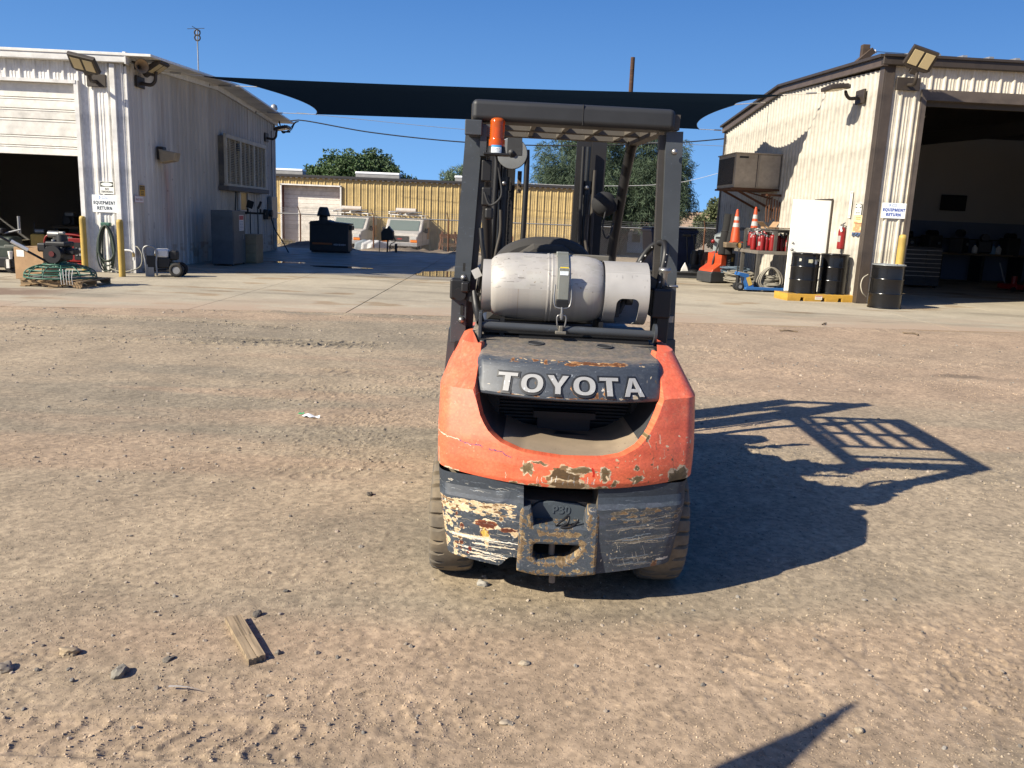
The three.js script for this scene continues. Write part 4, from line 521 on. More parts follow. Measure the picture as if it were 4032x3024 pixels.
// ---------------------------------------------------------------- window cooler and AC box on the side walls
{
  const t = thing('window_cooler', 'big weathered evaporative cooler box with louvres on white shed wall', 'cooler', fr(LB, 0.02, 2.06, -8.3), LB.a + Math.PI / 2), W = 4.4, H = 1.42, fm = G([0.66, 0.61, 0.5], 0.75);
  part('cabinet', [box(W, H, 0.16, 0, H / 2 + 0.06, 0.08)], std([0.34, 0.31, 0.25], 0.8, 0, { map: sharedDust }), t);
  part('frame', [box(W + 0.06, 0.12, 0.08, 0, H + 0.06, 0.2, 0.01), box(W + 0.06, 0.16, 0.1, 0, 0.06, 0.2, 0.01), ...[-W / 2 + 0.06, -0.72, 0.76, W / 2 - 0.05].map(x => box(0.14, H, 0.07, x, H / 2 + 0.06, 0.195, 0.01))], fm, t);
  for (const x of [-1.75, -1.2, -0.2, 0.28, 1.3, 1.75]) part('mullion', box(0.035, H - 0.1, 0.05, x, H / 2 + 0.06, 0.19), fm, t);
  part('louvre_panel', Array.from({ length: 26 }, (_, i) => box(W - 0.3, 0.012, 0.04, 0, 0.18 + i * 0.05, 0.175, 0, 0.6)), std([0.40, 0.35, 0.25], 0.8), t);
  part('base_tray', [box(W + 0.1, 0.14, 0.3, 0, 0.0, 0.15, 0.02)], std([0.5, 0.42, 0.32], 0.9, 0, { map: sharedDust }), t);
  part('vent_grille', Array.from({ length: 4 }, (_, i) => box(0.34, 0.03, 0.03, -0.9, 1.32 - i * 0.055, 0.21)), M.black, t); part('drain_pipe', rod([-0.9, -0.9, 0.05], [-0.9, 0, 0.1], 0.02), M.cable, t);
  const a = thing('air_conditioner', 'tan boxy air conditioner hanging high on cream shed wall', 'air conditioner', fr(RB, -0.68, 2.66, -6.45), RB.a);
  const tan = G([0.56, 0.47, 0.36], 0.6); part('cabinet', box(1.3, 0.94, 1.7, 0, 0.47, 0, 0.02), tan, a); part('access_panel', [box(0.6, 0.86, 0.02, 0.33, 0.48, 0.86, 0.005)], tan, a); part('seam', [box(0.015, 0.9, 0.012, -0.02, 0.47, 0.855)], M.bronze, a); part('rain_lip', box(1.36, 0.03, 1.76, 0, 0.95, 0), tan, a); part('name_plate', box(0.26, 0.05, 0.01, -0.42, 0.84, 0.856), M.black, a);
  part('side_grille', Array.from({ length: 18 }, (_, i) => box(0.02, 0.75, 0.03, -0.655, 0.47, -0.75 + i * 0.085)), M.bronze, a); part('support_bracket', [beam([-0.6, 0, 0.6], [0.66, -0.6, 0.6], 0.04, 0.06), beam([-0.6, 0, -0.6], [0.66, -0.6, -0.6], 0.04, 0.06), box(1.4, 0.05, 1.7, 0, -0.03, 0), rod([-0.3, -0.1, 0.85], [0.62, -0.26, 0.4], 0.02)], M.rust, a);
  const p = thing('hanging_chains', 'bunch of rusty chains and shackles hanging below the air conditioner', 'chains', fr(RB, -0.12, 2.0, -5.4), RB.a); const R = rng(3); for (let i = 0; i < 8; i++) part('chain', tube([[-0.28 + i * 0.07, 0.5 - 0.04 * i, 0.05 * R()], [-0.3 + i * 0.075, 0.2, 0.05 + 0.05 * R()], [-0.26 + i * 0.07, -0.15 - 0.25 * R(), 0.02]], 0.022, 12, 5), M.rust, p); part('rail', [box(0.9, 0.06, 0.05, 0, 0.48, 0), box(0.05, 0.06, 0.4, -0.4, 0.48, 0.1)], M.rust, p);
}
// ---------------------------------------------------------------- yard things by the white shed
const bollard = thing('bollard', 'yellow steel bollard at the roll up door jamb of white shed', 'bollard', fr(LB, -1.02, 0, 0.12), LB.a, 'yellow bollards'); part('post', lathe([[0, 1.22], [0.04, 1.217], [0.06, 1.195], [0.066, 1.15], [0.066, 0], [0, 0]], 20), M.yellow, bollard);
copyOf(bollard, 'yellow steel bollard right of the coiled hose on white shed', fr(LB, 0.16, -0.02, 0.98)); { const c = copyOf(bollard, 'yellow steel bollard behind the lone drum at cream shed bay', fr(RB, 0.72, 0, 0.28)); c.scale.set(1.25, 1.28, 1.25); }
function coil(name, label, cat, pos, ry, rx, n, ra, rb, r, mat, sd, hang) { const R = rng(sd), t = thing(name, label, cat, pos, ry), gs = []; for (let i = 0; i < n; i++) { const a = ra * (0.75 + 0.4 * R()), b = rb * (0.8 + 0.3 * R()), ox = (R() - 0.5) * ra * 0.35, pts = []; for (let k = 0; k < 14; k++) { const q = k / 14 * 2 * Math.PI + R() * 0.15; hang ? pts.push([ox + Math.sin(q) * a * (0.55 + 0.45 * (1 - Math.cos(q)) / 2), 2 * rb - b + b * Math.cos(q), 0.03 + i * 0.012 + 0.02 * R()]) : pts.push([ox + Math.sin(q) * a, r + i * r * 0.9 + r * 1.6 * (R() - 0.3), Math.cos(q) * b + (R() - 0.5) * 0.1]); } gs.push(tube(pts, r, 64, 6, true)); } part('loop', gs.slice(0, n >> 1), mat, t); part('loop', gs.slice(n >> 1), mat, t); return t; }
{
  const h = coil('water_hose', 'dark green hose coiled and hung on the white shed front', 'hose', fr(LB, -0.52, 0.08, 0.06), LB.a, 0, 9, 0.2, 0.48, 0.016, std([0.035, 0.05, 0.035], 0.6), 9, true);
  part('tail', tube([[0.05, 0.03, 0.12], [0.3, -0.03, 0.2], [0.6, 0.0, 0.3], [0.78, 0.1, 0.22], [0.8, 0.35, 0.16], [0.7, 0.5, 0.1], [0.62, 0.52, 0.02]], 0.014, 50, 6), std([0.2, 0.19, 0.15], 0.7), h); part('hanger', box(0.2, 0.08, 0.12, 0, 0.98, 0.04, 0.02), M.greenPaint, h);
  const f = thing('water_spigot', 'pale bent water pipe and spigot at the white shed corner', 'pipe', fr(LB, -0.02, 0, 0.25), LB.a); part('pipe', tube([[-0.12, 0, 0], [-0.12, 0.42, 0], [-0.1, 0.5, 0], [0.1, 0.5, 0], [0.13, 0.44, 0], [0.13, 0.3, 0]], 0.022, 40, 8), M.trimWhite, f); part('valve', [cyl(0.03, 0.03, 0.08, 0.13, 0.42, 0), box(0.02, 0.02, 0.09, 0.13, 0.47, 0.03)], M.brass, f);
}
{ // pressure washer
  const t = thing('pressure_washer', 'small petrol pressure washer with white tank by the shed corner', 'pressure washer', [-7.75, 0, -18.25], 0.15);
  part('handle', [tube([[-0.30, 0.02, 0.2], [-0.31, 0.3, 0.2], [-0.35, 0.58, 0.18], [-0.3, 0.64, 0.18], [-0.15, 0.64, 0.18], [-0.08, 0.55, 0.18], [-0.09, 0.3, 0.2], [-0.08, 0.02, 0.2]], 0.02, 50, 8)], M.galv, t); part('frame', [box(0.64, 0.05, 0.38, 0.05, 0.13, 0, 0.01), box(0.2, 0.3, 0.05, -0.2, 0.3, 0.18, 0.01)], M.black, t);
  part('fuel_tank', box(0.28, 0.19, 0.26, 0.0, 0.5, 0.03, 0.05), M.white, t); part('engine', [box(0.3, 0.24, 0.28, 0.03, 0.3, 0.02, 0.03), cyl(0.12, 0.12, 0.1, -0.15, 0.3, 0.05, 'x'), box(0.16, 0.2, 0.22, 0.24, 0.46, 0.0, 0.03)], M.black, t); part('pump', [cyl(0.07, 0.07, 0.2, 0.25, 0.24, 0.05, 'x'), cyl(0.03, 0.03, 0.14, -0.1, 0.42, 0.16)], M.brass, t);
  for (const s of [-1, 1]) { const w = part('wheel', new THREE.TorusGeometry(0.11, 0.045, 10, 24).translate(0.32, 0.15, s * 0.2), M.rubber, t); part('hub', cyl(0.08, 0.08, 0.06, 0.32, 0.15, s * 0.2, 'z'), M.galv, w); } part('foot', [box(0.12, 0.2, 0.05, -0.2, 0.1, 0.2), box(0.05, 0.25, 0.04, -0.29, 0.13, 0.2)], M.galv, t);
}
{ // cardboard box
  const t = thing('cardboard_box', 'large plain cardboard box standing behind the power trowel', 'box', [-9.5, 0, -16.6], -0.12);
  part('carton', [box(0.62, 0.62, 0.66, 0, 0.31, 0, 0.008)], M.cardboard, t); part('flap', [box(0.3, 0.006, 0.64, -0.15, 0.625, 0, 0, 0, 0, 0.06), box(0.3, 0.006, 0.64, 0.15, 0.625, 0, 0, 0, 0, -0.06)], M.cardboard, t); part('label', box(0.16, 0.13, 0.004, -0.17, 0.5, 0.333), M.white, t); part('tape', box(0.05, 0.004, 0.67, 0, 0.634, 0), std([0.4, 0.3, 0.18], 0.4), t);
}
function pallet(name, label, w, d, pos, ry, mat) { const t = thing(name, label, 'pallet', pos, ry), s = 7; for (const z of [-d / 2 + 0.05, 0, d / 2 - 0.05]) part('stringer', ext([[-w / 2, 0], [-w / 2, 0.09], [w / 2, 0.09], [w / 2, 0], [w * 0.36, 0], [w * 0.33, 0.035], [w * 0.17, 0.035], [w * 0.14, 0], [-w * 0.14, 0], [-w * 0.17, 0.035], [-w * 0.33, 0.035], [-w * 0.36, 0]], 0.04).translate(0, 0.018, z), mat, t); for (let i = 0; i < s; i++) part('deck_board', box(0.095, 0.018, d, -w / 2 + 0.05 + i * (w - 0.1) / (s - 1), 0.118, 0, 0.003), mat, t); for (const x of [-w / 2 + 0.05, 0, w / 2 - 0.05]) part('bottom_board', box(0.095, 0.017, d, x, 0.009, 0, 0.003), mat, t); return t; }
pallet('wooden_pallet', 'weathered wooden pallet under the green power trowel', 1.12, 1.1, [-8.40, 0, -15.5], -0.02, M.woodPale);
{ // power trowel
  const t = thing('power_trowel', 'power trowel with green ring guard and black engine on pallet', 'power trowel', [-8.48, 0.13, -15.45], 0), ring = (y, r, k) => at(new THREE.TorusGeometry(r, k, 8, 48), 0, y, 0, Math.PI / 2);
  [[0.03, 0.6], [0.09, 0.585], [0.16, 0.52], [0.22, 0.40], [0.26, 0.28]].forEach(([y, r]) => part('guard_ring', ring(y, r, 0.014), M.greenPaint, t));
  for (let i = 0; i < 12; i++) { const a = i / 12 * 2 * Math.PI; part('guard_spoke', tube([[Math.cos(a) * 0.12, 0.27, Math.sin(a) * 0.12], [Math.cos(a) * 0.42, 0.22, Math.sin(a) * 0.42], [Math.cos(a) * 0.58, 0.12, Math.sin(a) * 0.58], [Math.cos(a) * 0.6, 0.02, Math.sin(a) * 0.6]], 0.011, 14, 6), M.greenPaint, t); }
  for (let i = 0; i < 4; i++) { const a = i * Math.PI / 2 + 0.3; part('trowel_blade', box(0.36, 0.012, 0.16, Math.cos(a) * 0.34, 0.02, -Math.sin(a) * 0.34, 0, 0, a), M.galv, t); }
  part('gearbox', [cyl(0.11, 0.14, 0.12, 0, 0.27, 0), cyl(0.05, 0.05, 0.25, 0, 0.13, 0)], M.greenPaint, t);
  const e = part('engine', [box(0.34, 0.26, 0.36, 0, 0.46, 0, 0.04), cyl(0.16, 0.16, 0.14, 0.02, 0.45, 0.22, 'z', 24), box(0.38, 0.10, 0.34, 0.02, 0.63, 0, 0.035), box(0.16, 0.16, 0.2, -0.25, 0.56, 0.05, 0.03), cyl(0.09, 0.1, 0.12, 0.06, 0.74, 0), box(0.22, 0.12, 0.2, 0.22, 0.5, 0, 0.03)], M.black, t); part('starter_badge', cyl(0.05, 0.05, 0.02, 0.02, 0.46, 0.3, 'z'), SC([0.12, 0.01, 0.01], 0.5), e); part('fuel_cap', cyl(0.035, 0.035, 0.03, -0.05, 0.695, 0.08), M.galv, e); part('muffler', [cyl(0.06, 0.06, 0.2, -0.1, 0.8, -0.05, 'x'), box(0.1, 0.06, 0.08, 0.1, 0.83, 0.05, 0.02)], M.steel, e);
  part('handle_bar', [rod([-0.12, 0.27, 0.1], [-0.8, 0.72, 0.4], 0.022), rod([-0.8, 0.72, 0.4], [-1.15, 0.93, 0.55], 0.022), rod([-1.15, 0.93, 0.35], [-1.15, 0.93, 0.8], 0.018)], M.black, t); part('cable_sleeve', [rod([-0.42, 0.51, 0.27], [-0.66, 0.665, 0.37], 0.034)], M.white, t); part('clutch_lever', [rod([-1.1, 0.86, 0.52], [-0.98, 1.0, 0.5], 0.02), box(0.07, 0.14, 0.05, -0.96, 0.98, 0.5, 0.015)], std([0.05, 0.4, 0.3], 0.5), t);
  for (let i = 0; i < 5; i++) part('tie_wire', tube([[0.2 + i * 0.06, 0.2, 0.4], [0.3 + i * 0.05, 0.06, 0.56], [0.32 + i * 0.05, -0.06, 0.58]], 0.005, 10, 4), M.white, t);
}
{ // red generator in the doorway
  const t = thing('generator', 'red tube frame generator just inside the white shed door', 'generator', [-10.62, 0, -19.9], 0.06);
  const fx = 0.46, fy = 0.72, fz = 0.3; for (const z of [-fz, fz]) part('frame_tube', tube([[-fx, 0.1, z], [-fx, fy - 0.08, z], [-fx + 0.08, fy, z], [fx - 0.08, fy, z], [fx, fy - 0.08, z], [fx, 0.1, z]], 0.022, 50, 8), M.red, t); part('cross_tube', [rod([-fx, 0.1, -fz], [-fx, 0.1, fz], 0.02), rod([fx, 0.1, -fz], [fx, 0.1, fz], 0.02), rod([0.1, fy, -fz], [0.1, fy, fz], 0.02)], M.red, t);
  part('panel', [box(0.36, 0.55, 0.06, 0.26, 0.4, fz, 0.015)], M.red, t); const pn = part('control_box', box(0.2, 0.4, 0.02, 0.31, 0.38, fz + 0.035), M.black, t); for (let i = 0; i < 4; i++) part('socket', cyl(0.03, 0.03, 0.02, 0.27 + 0.08 * (i % 2), 0.3 + 0.13 * (i >> 1), fz + 0.05, 'z', 12), M.galv, pn);
  part('engine', [box(0.4, 0.36, 0.4, -0.14, 0.36, 0, 0.04), cyl(0.13, 0.13, 0.12, -0.14, 0.34, 0.24, 'z', 20), cyl(0.08, 0.08, 0.2, -0.02, 0.6, 0.1, 'x')], M.charcoal, t); part('fuel_tank', box(0.5, 0.16, 0.4, -0.1, 0.62, 0, 0.05), M.charcoal, t); part('base', box(0.95, 0.05, 0.62, 0, 0.07, 0, 0.01), M.red, t);
}
{ // machine at the picture's left edge and dim things in the shed
  const t = thing('ride_on_machine', 'dark green engine machine at the left edge inside the doorway', 'machine', [-10.95, 0, -17.7], 0.1);
  part('body', [box(0.8, 0.3, 0.6, 0, 0.42, 0, 0.06), box(0.5, 0.25, 0.5, 0.1, 0.62, 0, 0.08)], G([0.045, 0.06, 0.045], 0.5), t); part('base', box(1.0, 0.22, 0.7, 0, 0.22, 0, 0.03), M.black, t); part('seat', box(0.3, 0.1, 0.36, 0.34, 0.54, 0.12, 0.04), G([0.12, 0.13, 0.11], 0.7), t); part('post', [cyl(0.03, 0.03, 0.35, 0.4, 1.0, 0), rod([0.1, 0.8, 0.1], [0.45, 0.9, 0.05], 0.02)], M.galv, t); part('control_lever', [rod([-0.1, 0.7, 0.2], [-0.05, 1.0, 0.24], 0.015), box(0.3, 0.12, 0.2, 0.0, 0.86, 0.1, 0.03)], M.black, t); part('nozzle', [cyl(0.05, 0.03, 0.16, 0.36, 0.38, 0.38), box(0.06, 0.18, 0.04, 0.3, 0.2, 0.38)], M.white, t); for (const x of [-0.36, 0.36]) part('wheel', at(new THREE.TorusGeometry(0.13, 0.06, 10, 20), x, 0.18, 0.3), M.rubber, t);
  const w = thing('workbench', 'dim workbench with clutter deep inside the white shed', 'workbench', [-11.4, 0, -23.2], 0.03); part('top', box(2.6, 0.06, 0.7, 0, 0.8, 0), M.woodGrey, w); for (const x of [-1.2, 0, 1.2]) part('leg', box(0.08, 0.8, 0.6, x, 0.4, 0), M.charcoal, w); part('shelf', box(2.5, 0.04, 0.6, 0, 0.3, 0), M.woodGrey, w);
  const y = thing('saw_machine', 'dim yellow floor saw behind the red generator', 'saw', [-11.75, 0, -20.6], 0.2); part('body', box(0.34, 0.3, 0.4, 0, 0.55, 0, 0.04), M.yellow, y); part('frame', [box(0.5, 0.06, 0.5, 0, 0.3, 0), box(0.04, 0.4, 0.04, -0.2, 0.15, 0.2), box(0.04, 0.4, 0.04, 0.2, 0.15, 0.2), rod([-0.2, 0.4, -0.2], [-0.25, 0.95, -0.4], 0.02)], M.charcoal, y); part('guard', cyl(0.2, 0.2, 0.06, 0.22, 0.42, 0.1, 'x', 24), M.black, y); part('muffler', cyl(0.06, 0.06, 0.2, 0, 0.76, 0, 'x'), M.galv, y);
  for (let i = 0; i < 3; i++) { const s = thing('bench_engine', ['dark small engine on the left of the dim workbench', 'dark small engine in the middle of the dim workbench', 'dark small engine on the right of the dim workbench'][i], 'engine', [-12.3 + i * 0.85, 0.83, -23.1], i, 'small engines on the dim workbench'); part('block', [box(0.34, 0.24, 0.3, 0, 0.14, 0, 0.04), cyl(0.1, 0.1, 0.1, 0, 0.15, 0.18, 'z')], M.charcoal, s); part('tank', box(0.26, 0.12, 0.2, 0, 0.32, 0, 0.04), i % 2 ? M.red : M.galv, s); }
}
{ // grey locker, drawers, tool rack
  const t = thing('metal_locker', 'tall blue grey metal locker standing off the shed wall', 'locker', [-7.8, 0, -22.62], rad(2)), m = SC([0.085, 0.115, 0.14], 0.5); part('cabinet', box(0.56, 1.4, 1.16, 0, 0.74, 0, 0.012), m, t); part('door', [box(0.012, 1.3, 1.06, 0.286, 0.74, 0, 0.004)], m, t); part('handle', [box(0.03, 0.12, 0.03, 0.3, 0.75, -0.3, 0.008)], M.steel, t); for (const [x, z] of [[-0.24, 0.5], [0.24, 0.5], [-0.24, -0.5], [0.24, -0.5]]) part('leg', box(0.05, 0.06, 0.05, x, 0.02, z), m, t);
  part('notice', at(new THREE.PlaneGeometry(0.42, 0.42), 0.295, 1.12, -0.18, 0, Math.PI / 2, 0), std([1, 1, 1], 0.7, 0, { map: canTex(128, 128, (c, w, h) => { c.fillStyle = '#d8d3cf'; c.fillRect(0, 0, w, h); c.fillStyle = '#b0524e'; c.fillRect(6, 6, w - 12, 34); lines(c, 14, 52, 100, 6, 12, 5, '#6a7a90'); }) }), t, 'red and white paper notice', true);
  const d = thing('drawer_box', 'small stack of beige drawers beside the locker', 'drawers', [-7.5, 0.0, -23.75], 0.03); part('case', box(0.36, 0.8, 0.7, 0, 0.4, 0, 0.01), G([0.36, 0.27, 0.15], 0.7), d); for (let i = 0; i < 3; i++) part('drawer_front', box(0.32, 0.23, 0.02, 0, 0.16 + i * 0.25, 0.355, 0.008), G([0.40, 0.30, 0.17], 0.7), d);
  const r = thing('tool_rack', 'wall rack holding brooms and mops beyond the locker', 'tool rack', fr(LB, 0.1, 0, -8.2), LB.a); part('rail', [box(0.7, 0.06, 0.06, 0.35, 1.35, 0), box(0.06, 0.1, 0.4, 0.03, 1.35, 0)], M.black, r); part('hook', [box(0.05, 0.14, 0.05, 0.15, 1.42, 0.03), box(0.05, 0.14, 0.05, 0.55, 1.42, 0.03)], M.black, r);
  for (const [i, x, top] of [[0, 0.24, 1.55], [1, 0.48, 1.7]]) { const b = thing('mop', i ? 'long handled black mop on the right of the tool rack' : 'square headed squeegee on the left of the tool rack', 'mop', fr(LB, 0.1 + x, 0, -8.12), LB.a); part('handle', rod([0, 0.2, 0], [0, top - 0.15, 0.02], 0.018), M.charcoal, b); part('head', i ? tube([[0, 1.5, 0], [0.06, 1.62, 0], [0.1, 1.72, 0]], 0.04, 10, 7) : box(0.2, 0.24, 0.04, 0, 1.62, 0, 0.01, 0, 0, -0.3), M.black, b); part('mop_strands', lathe([[0.02, 0.5], [0.09, 0.4], [0.13, 0.15], [0.1, 0.0], [0, 0]], 12), M.black, b); }
  const e = thing('electric_box', 'grey electrical boxes and conduit at the white shed back corner', 'electrical box', fr(LB, 0.05, 1.0, -11.8), LB.a + Math.PI / 2); part('box', box(0.8, 0.75, 0.14, 0, 0.55, 0.07, 0.01), M.galv, e); part('meter', [box(0.4, 0.34, 0.16, -0.85, 0.3, 0.08, 0.02), cyl(0.12, 0.12, 0.14, -0.85, 0.34, 0.2, 'z')], M.charcoal, e); part('conduit', [rod([0, 0.9, 0.06], [0, 3.2, 0.06], 0.03), rod([0.1, 0.2, 0.06], [0.1, -0.95, 0.06], 0.025)], M.galv, e); part('loose_cable', tube([[-0.4, 0.2, 0.1], [-0.7, -0.2, 0.3], [-0.5, -0.6, 0.5], [-0.8, -1.0, 0.8]], 0.02, 30, 6), M.cable, e);
  const wd = thing('shed_window', 'narrow dark window beside the locker on the white shed wall', 'window', fr(LB, 0.03, 1.4, -8.4), LB.a + Math.PI / 2); part('frame', [box(1.0, 0.06, 0.07, 0, 0.6, 0.03), box(1.0, 0.06, 0.07, 0, 0, 0.03), box(0.08, 0.6, 0.07, -0.46, 0.3, 0.03), box(0.08, 0.6, 0.07, 0.46, 0.3, 0.03)], M.trimWhite, wd); part('pane', box(0.86, 0.56, 0.02, 0, 0.3, 0.02), M.glassDark, wd);
}
{ // dark burner unit, stand with black tank, far things in the alley
  const t = thing('burner_machine', 'dark steam washer with flared chimney cap at the alley end', 'burner', [-6.95, -0.22, -31.2], 0.02), dk = SC([0.03, 0.036, 0.044], 0.55);
  part('cabinet', [box(1.42, 0.98, 0.8, 0, 0.76, 0, 0.03)], dk, t); part('lid', ext([[-0.74, 0], [0.76, 0], [0.76, 0.05], [0.1, 0.1], [-0.1, 0.16], [-0.66, 0.1]], 0.84).translate(0, 1.24, 0), dk, t); part('flue', cyl(0.15, 0.17, 0.3, -0.28, 1.44, 0), dk, t); part('chimney_cap', [lathe([[0, 0.34], [0.13, 0.34], [0.17, 0.29], [0.24, 0.06], [0.24, 0], [0, 0]], 20).translate(-0.27, 1.52, 0)], dk, t); part('side_panel', box(0.12, 0.16, 0.5, 0.76, 1.14, 0, 0.02), dk, t);
  part('stripe', box(0.72, 0.07, 0.01, -0.24, 0.54, 0.405), std([0.30, 0.09, 0.02], 0.5), t, 'orange stripe'); part('lettering', Array.from({ length: 7 }, (_, i) => box(0.045, 0.05 + 0.02 * (i % 2), 0.01, 0.2 + i * 0.065, 0.52, 0.405)), std([0.35, 0.35, 0.4], 0.5), t); part('undercarriage', [box(1.3, 0.1, 0.7, 0, 0.22, 0), ...[-0.55, 0.0, 0.55].map(x => box(0.07, 0.22, 0.07, x, 0.11, 0.3))], M.black, t); for (const x of [-0.6, 0.66]) part('wheel', at(new THREE.TorusGeometry(0.12, 0.05, 10, 20), x, 0.17, 0.1, 0, Math.PI / 2), M.rubber, t);
  const s = thing('tank_stand', 'black tank on spindly stand in front of the nearer van', 'stand', [-5.12, -0.16, -33]); part('tank', [ext([[-0.2, 0], [-0.22, 0.3], [-0.12, 0.42], [0.02, 0.44], [0.05, 0.52], [0.1, 0.44], [0.2, 0.34], [0.22, 0.05]], 0.3, 0.03).translate(0, 0.62, 0)], M.black, s); part('post', [rod([-0.02, 0, 0], [0, 0.62, 0], 0.03), rod([-0.32, 0.02, 0.1], [-0.3, 0.6, 0.05], 0.015), rod([0.33, -0.02, 0], [0.33, 0.5, 0], 0.05)], M.black, s); part('hose', tube([[0.2, 0.85, 0.1], [0.32, 0.6, 0.12], [0.14, 0.48, 0.1], [0.1, 0.2, 0.1]], 0.018, 20, 6), M.cable, s); part('base', [rod([-0.3, 0.02, 0.2], [0.35, -0.02, 0.0], 0.025)], M.galv, s);
}
// ---------------------------------------------------------------- by the cream shed
{
  const t = thing('blue_bin', 'tall dark blue rolling waste bin behind the forklift post', 'bin', [5.2, -0.1, -29.2], 0.12), m = SC([0.012, 0.03, 0.10], 0.45); part('body', ext([[-0.62, 0.14], [-0.76, 1.42], [0.8, 1.42], [0.7, 0.14]], 1.2, 0.02), m, t); part('rim', box(1.66, 0.1, 1.32, 0.02, 1.42, 0, 0.02), m, t); part('lid', box(1.6, 0.06, 1.26, 0.02, 1.5, 0, 0.02), M.black, t); for (const x of [-0.56, 0.6]) part('caster', cyl(0.07, 0.07, 0.06, x, 0.07, 0.5, 'x'), M.rubber, t); part('rib', [box(0.06, 1.2, 0.04, -0.5, 0.8, 0.63), box(0.06, 1.2, 0.04, 0.55, 0.8, 0.63), box(1.2, 0.06, 0.04, 0.02, 1.2, 0.63)], m, t);
  const k = thing('long_steel_beam', 'low dark steel beam on the ground in the shade behind forklift', 'beam', [4.6, 0, -24.9], 0.02); part('web', box(3.6, 0.16, 0.08, 0, 0.08, 0), M.charcoal, k); part('flange', [box(3.6, 0.02, 0.2, 0, 0.17, 0), box(3.6, 0.02, 0.2, 0, 0.01, 0)], M.charcoal, k);
  const g = thing('floor_grinder', 'dark shaded floor machine with upright handle beside blue bin', 'machine', [5.35, 0, -25.6], 0.2); part('base', [cyl(0.26, 0.28, 0.2, 0, 0.14, 0, 'y', 24), box(0.4, 0.16, 0.3, 0.1, 0.3, 0, 0.03)], M.charcoal, g); part('motor', [cyl(0.14, 0.14, 0.4, 0.06, 0.5, 0), cyl(0.1, 0.1, 0.1, 0.06, 0.75, 0)], M.black, g); part('handle', [rod([-0.1, 0.3, -0.1], [-0.16, 1.2, -0.2], 0.02), box(0.26, 0.08, 0.06, -0.16, 1.24, -0.2, 0.02)], M.black, g); for (const x of [-0.2, 0.24]) part('wheel', at(new THREE.TorusGeometry(0.09, 0.04, 8, 16), x, 0.13, -0.2, 0, Math.PI / 2), M.rubber, g);
  const g2 = copyOf(g, 'dark shaded floor machine half hidden behind the electric pallet truck', [5.75, 0, -26.4], 1.1);
  const rb = thing('rusty_cylinder', 'rusty brown roller drum lying in the shade behind pallet truck', 'roller', [6.0, 0.02, -25.4]); part('drum', lathe([[0, -0.35], [0.24, -0.35], [0.26, -0.32], [0.26, 0.32], [0.24, 0.35], [0, 0.35]], 24, 'x').translate(0, 0.5, 0), G([0.14, 0.06, 0.035], 0.8), rb); part('yoke', [box(0.06, 0.5, 0.08, -0.4, 0.26, 0), box(0.06, 0.5, 0.08, 0.4, 0.26, 0), box(0.9, 0.06, 0.4, 0, 0.03, 0)], M.rust, rb);
  const pb = solo('paper_scrap', ext([[-0.1, 0], [0.1, 0.01], [0.06, 0.12], [0.0, 0.24], [-0.07, 0.1]], 0.05, 0.01), M.white, 'crumpled white scrap on the ground in front of blue bin', 'scrap', [5.0, 0.2, -24.95]);
  const ch = thing('white_chair', 'pale grey plastic panel standing behind the pallet truck', 'panel', [5.9, 0, -24.6], -0.2); part('panel', ext([[-0.18, 0.5], [-0.16, 1.3], [0.0, 1.42], [0.18, 1.36], [0.18, 0.5]], 0.04, 0.01), G([0.42, 0.48, 0.5], 0.6), ch); part('leg', [rod([-0.15, 0, 0], [-0.15, 0.5, 0], 0.02), rod([0.15, 0, 0], [0.15, 0.5, 0], 0.02)], M.galv, ch); part('red_knob', new THREE.SphereGeometry(0.06, 14, 10).translate(-0.2, 1.12, 0.1), M.red, ch);
  // electric pallet truck
  const e = thing('pallet_truck', 'orange and grey electric pallet truck with upright handle', 'pallet truck', [5.6, 0, -23.6], 0.4);
  part('drive_cover', ext([[-0.36, 0.05], [-0.36, 0.25], [-0.32, 0.3], [0.1, 0.3], [0.1, 0.05]], 0.62, 0.025), M.charcoal, e); part('hood', [ext([[-0.33, 0.3], [-0.3, 0.36], [-0.08, 0.5], [-0.05, 0.54], [-0.05, 0.8], [0.1, 0.84], [0.1, 0.3]], 0.6, 0.02)], M.orange, e); part('battery_box', box(0.3, 0.78, 0.64, 0.26, 0.44, 0, 0.03), SC([0.05, 0.055, 0.06], 0.6), e);
  part('tiller', [tube([[-0.12, 0.42, 0], [-0.1, 0.6, 0], [-0.02, 0.9, 0], [0.06, 1.2, 0]], 0.028, 20, 8), box(0.08, 0.06, 0.34, 0.07, 1.24, 0, 0.02)], M.black, e); part('drive_wheel', cyl(0.12, 0.12, 0.1, -0.08, 0.11, 0, 'z'), M.rubber, e); for (const z of [-0.22, 0.22]) part('fork', box(1.1, 0.06, 0.16, 0.9, 0.09, z, 0.01), M.charcoal, e); part('warning_sticker', box(0.06, 0.12, 0.005, 0.3, 0.66, 0.325), M.yellow, e);
  part('side_print', new THREE.PlaneGeometry(0.16, 0.6).translate(0.2, 0.42, 0.326), std([1, 1, 1], 0.5, 0, { map: canTex(128, 480, (c, w, h) => { c.fillStyle = '#2b2e31'; c.fillRect(0, 0, w, h); c.save(); c.translate(w * 0.72, h * 0.74); c.rotate(-Math.PI / 2); c.fillStyle = '#d8d4cc'; c.font = 'bold 82px sans-serif'; c.fillText('TOYOTA', 0, 0, h * 0.68); c.restore(); c.fillStyle = '#e8e8e8'; c.fillRect(4, h * 0.78, w - 8, h * 0.12); c.fillStyle = '#1f3d78'; c.beginPath(); c.arc(24, h * 0.84, 14, 0, 7); c.fill(); c.font = 'bold 20px sans-serif'; c.fillText('United', 46, h * 0.83, 74); c.fillText('Rentals', 46, h * 0.875, 74); }) }), e, null, true);
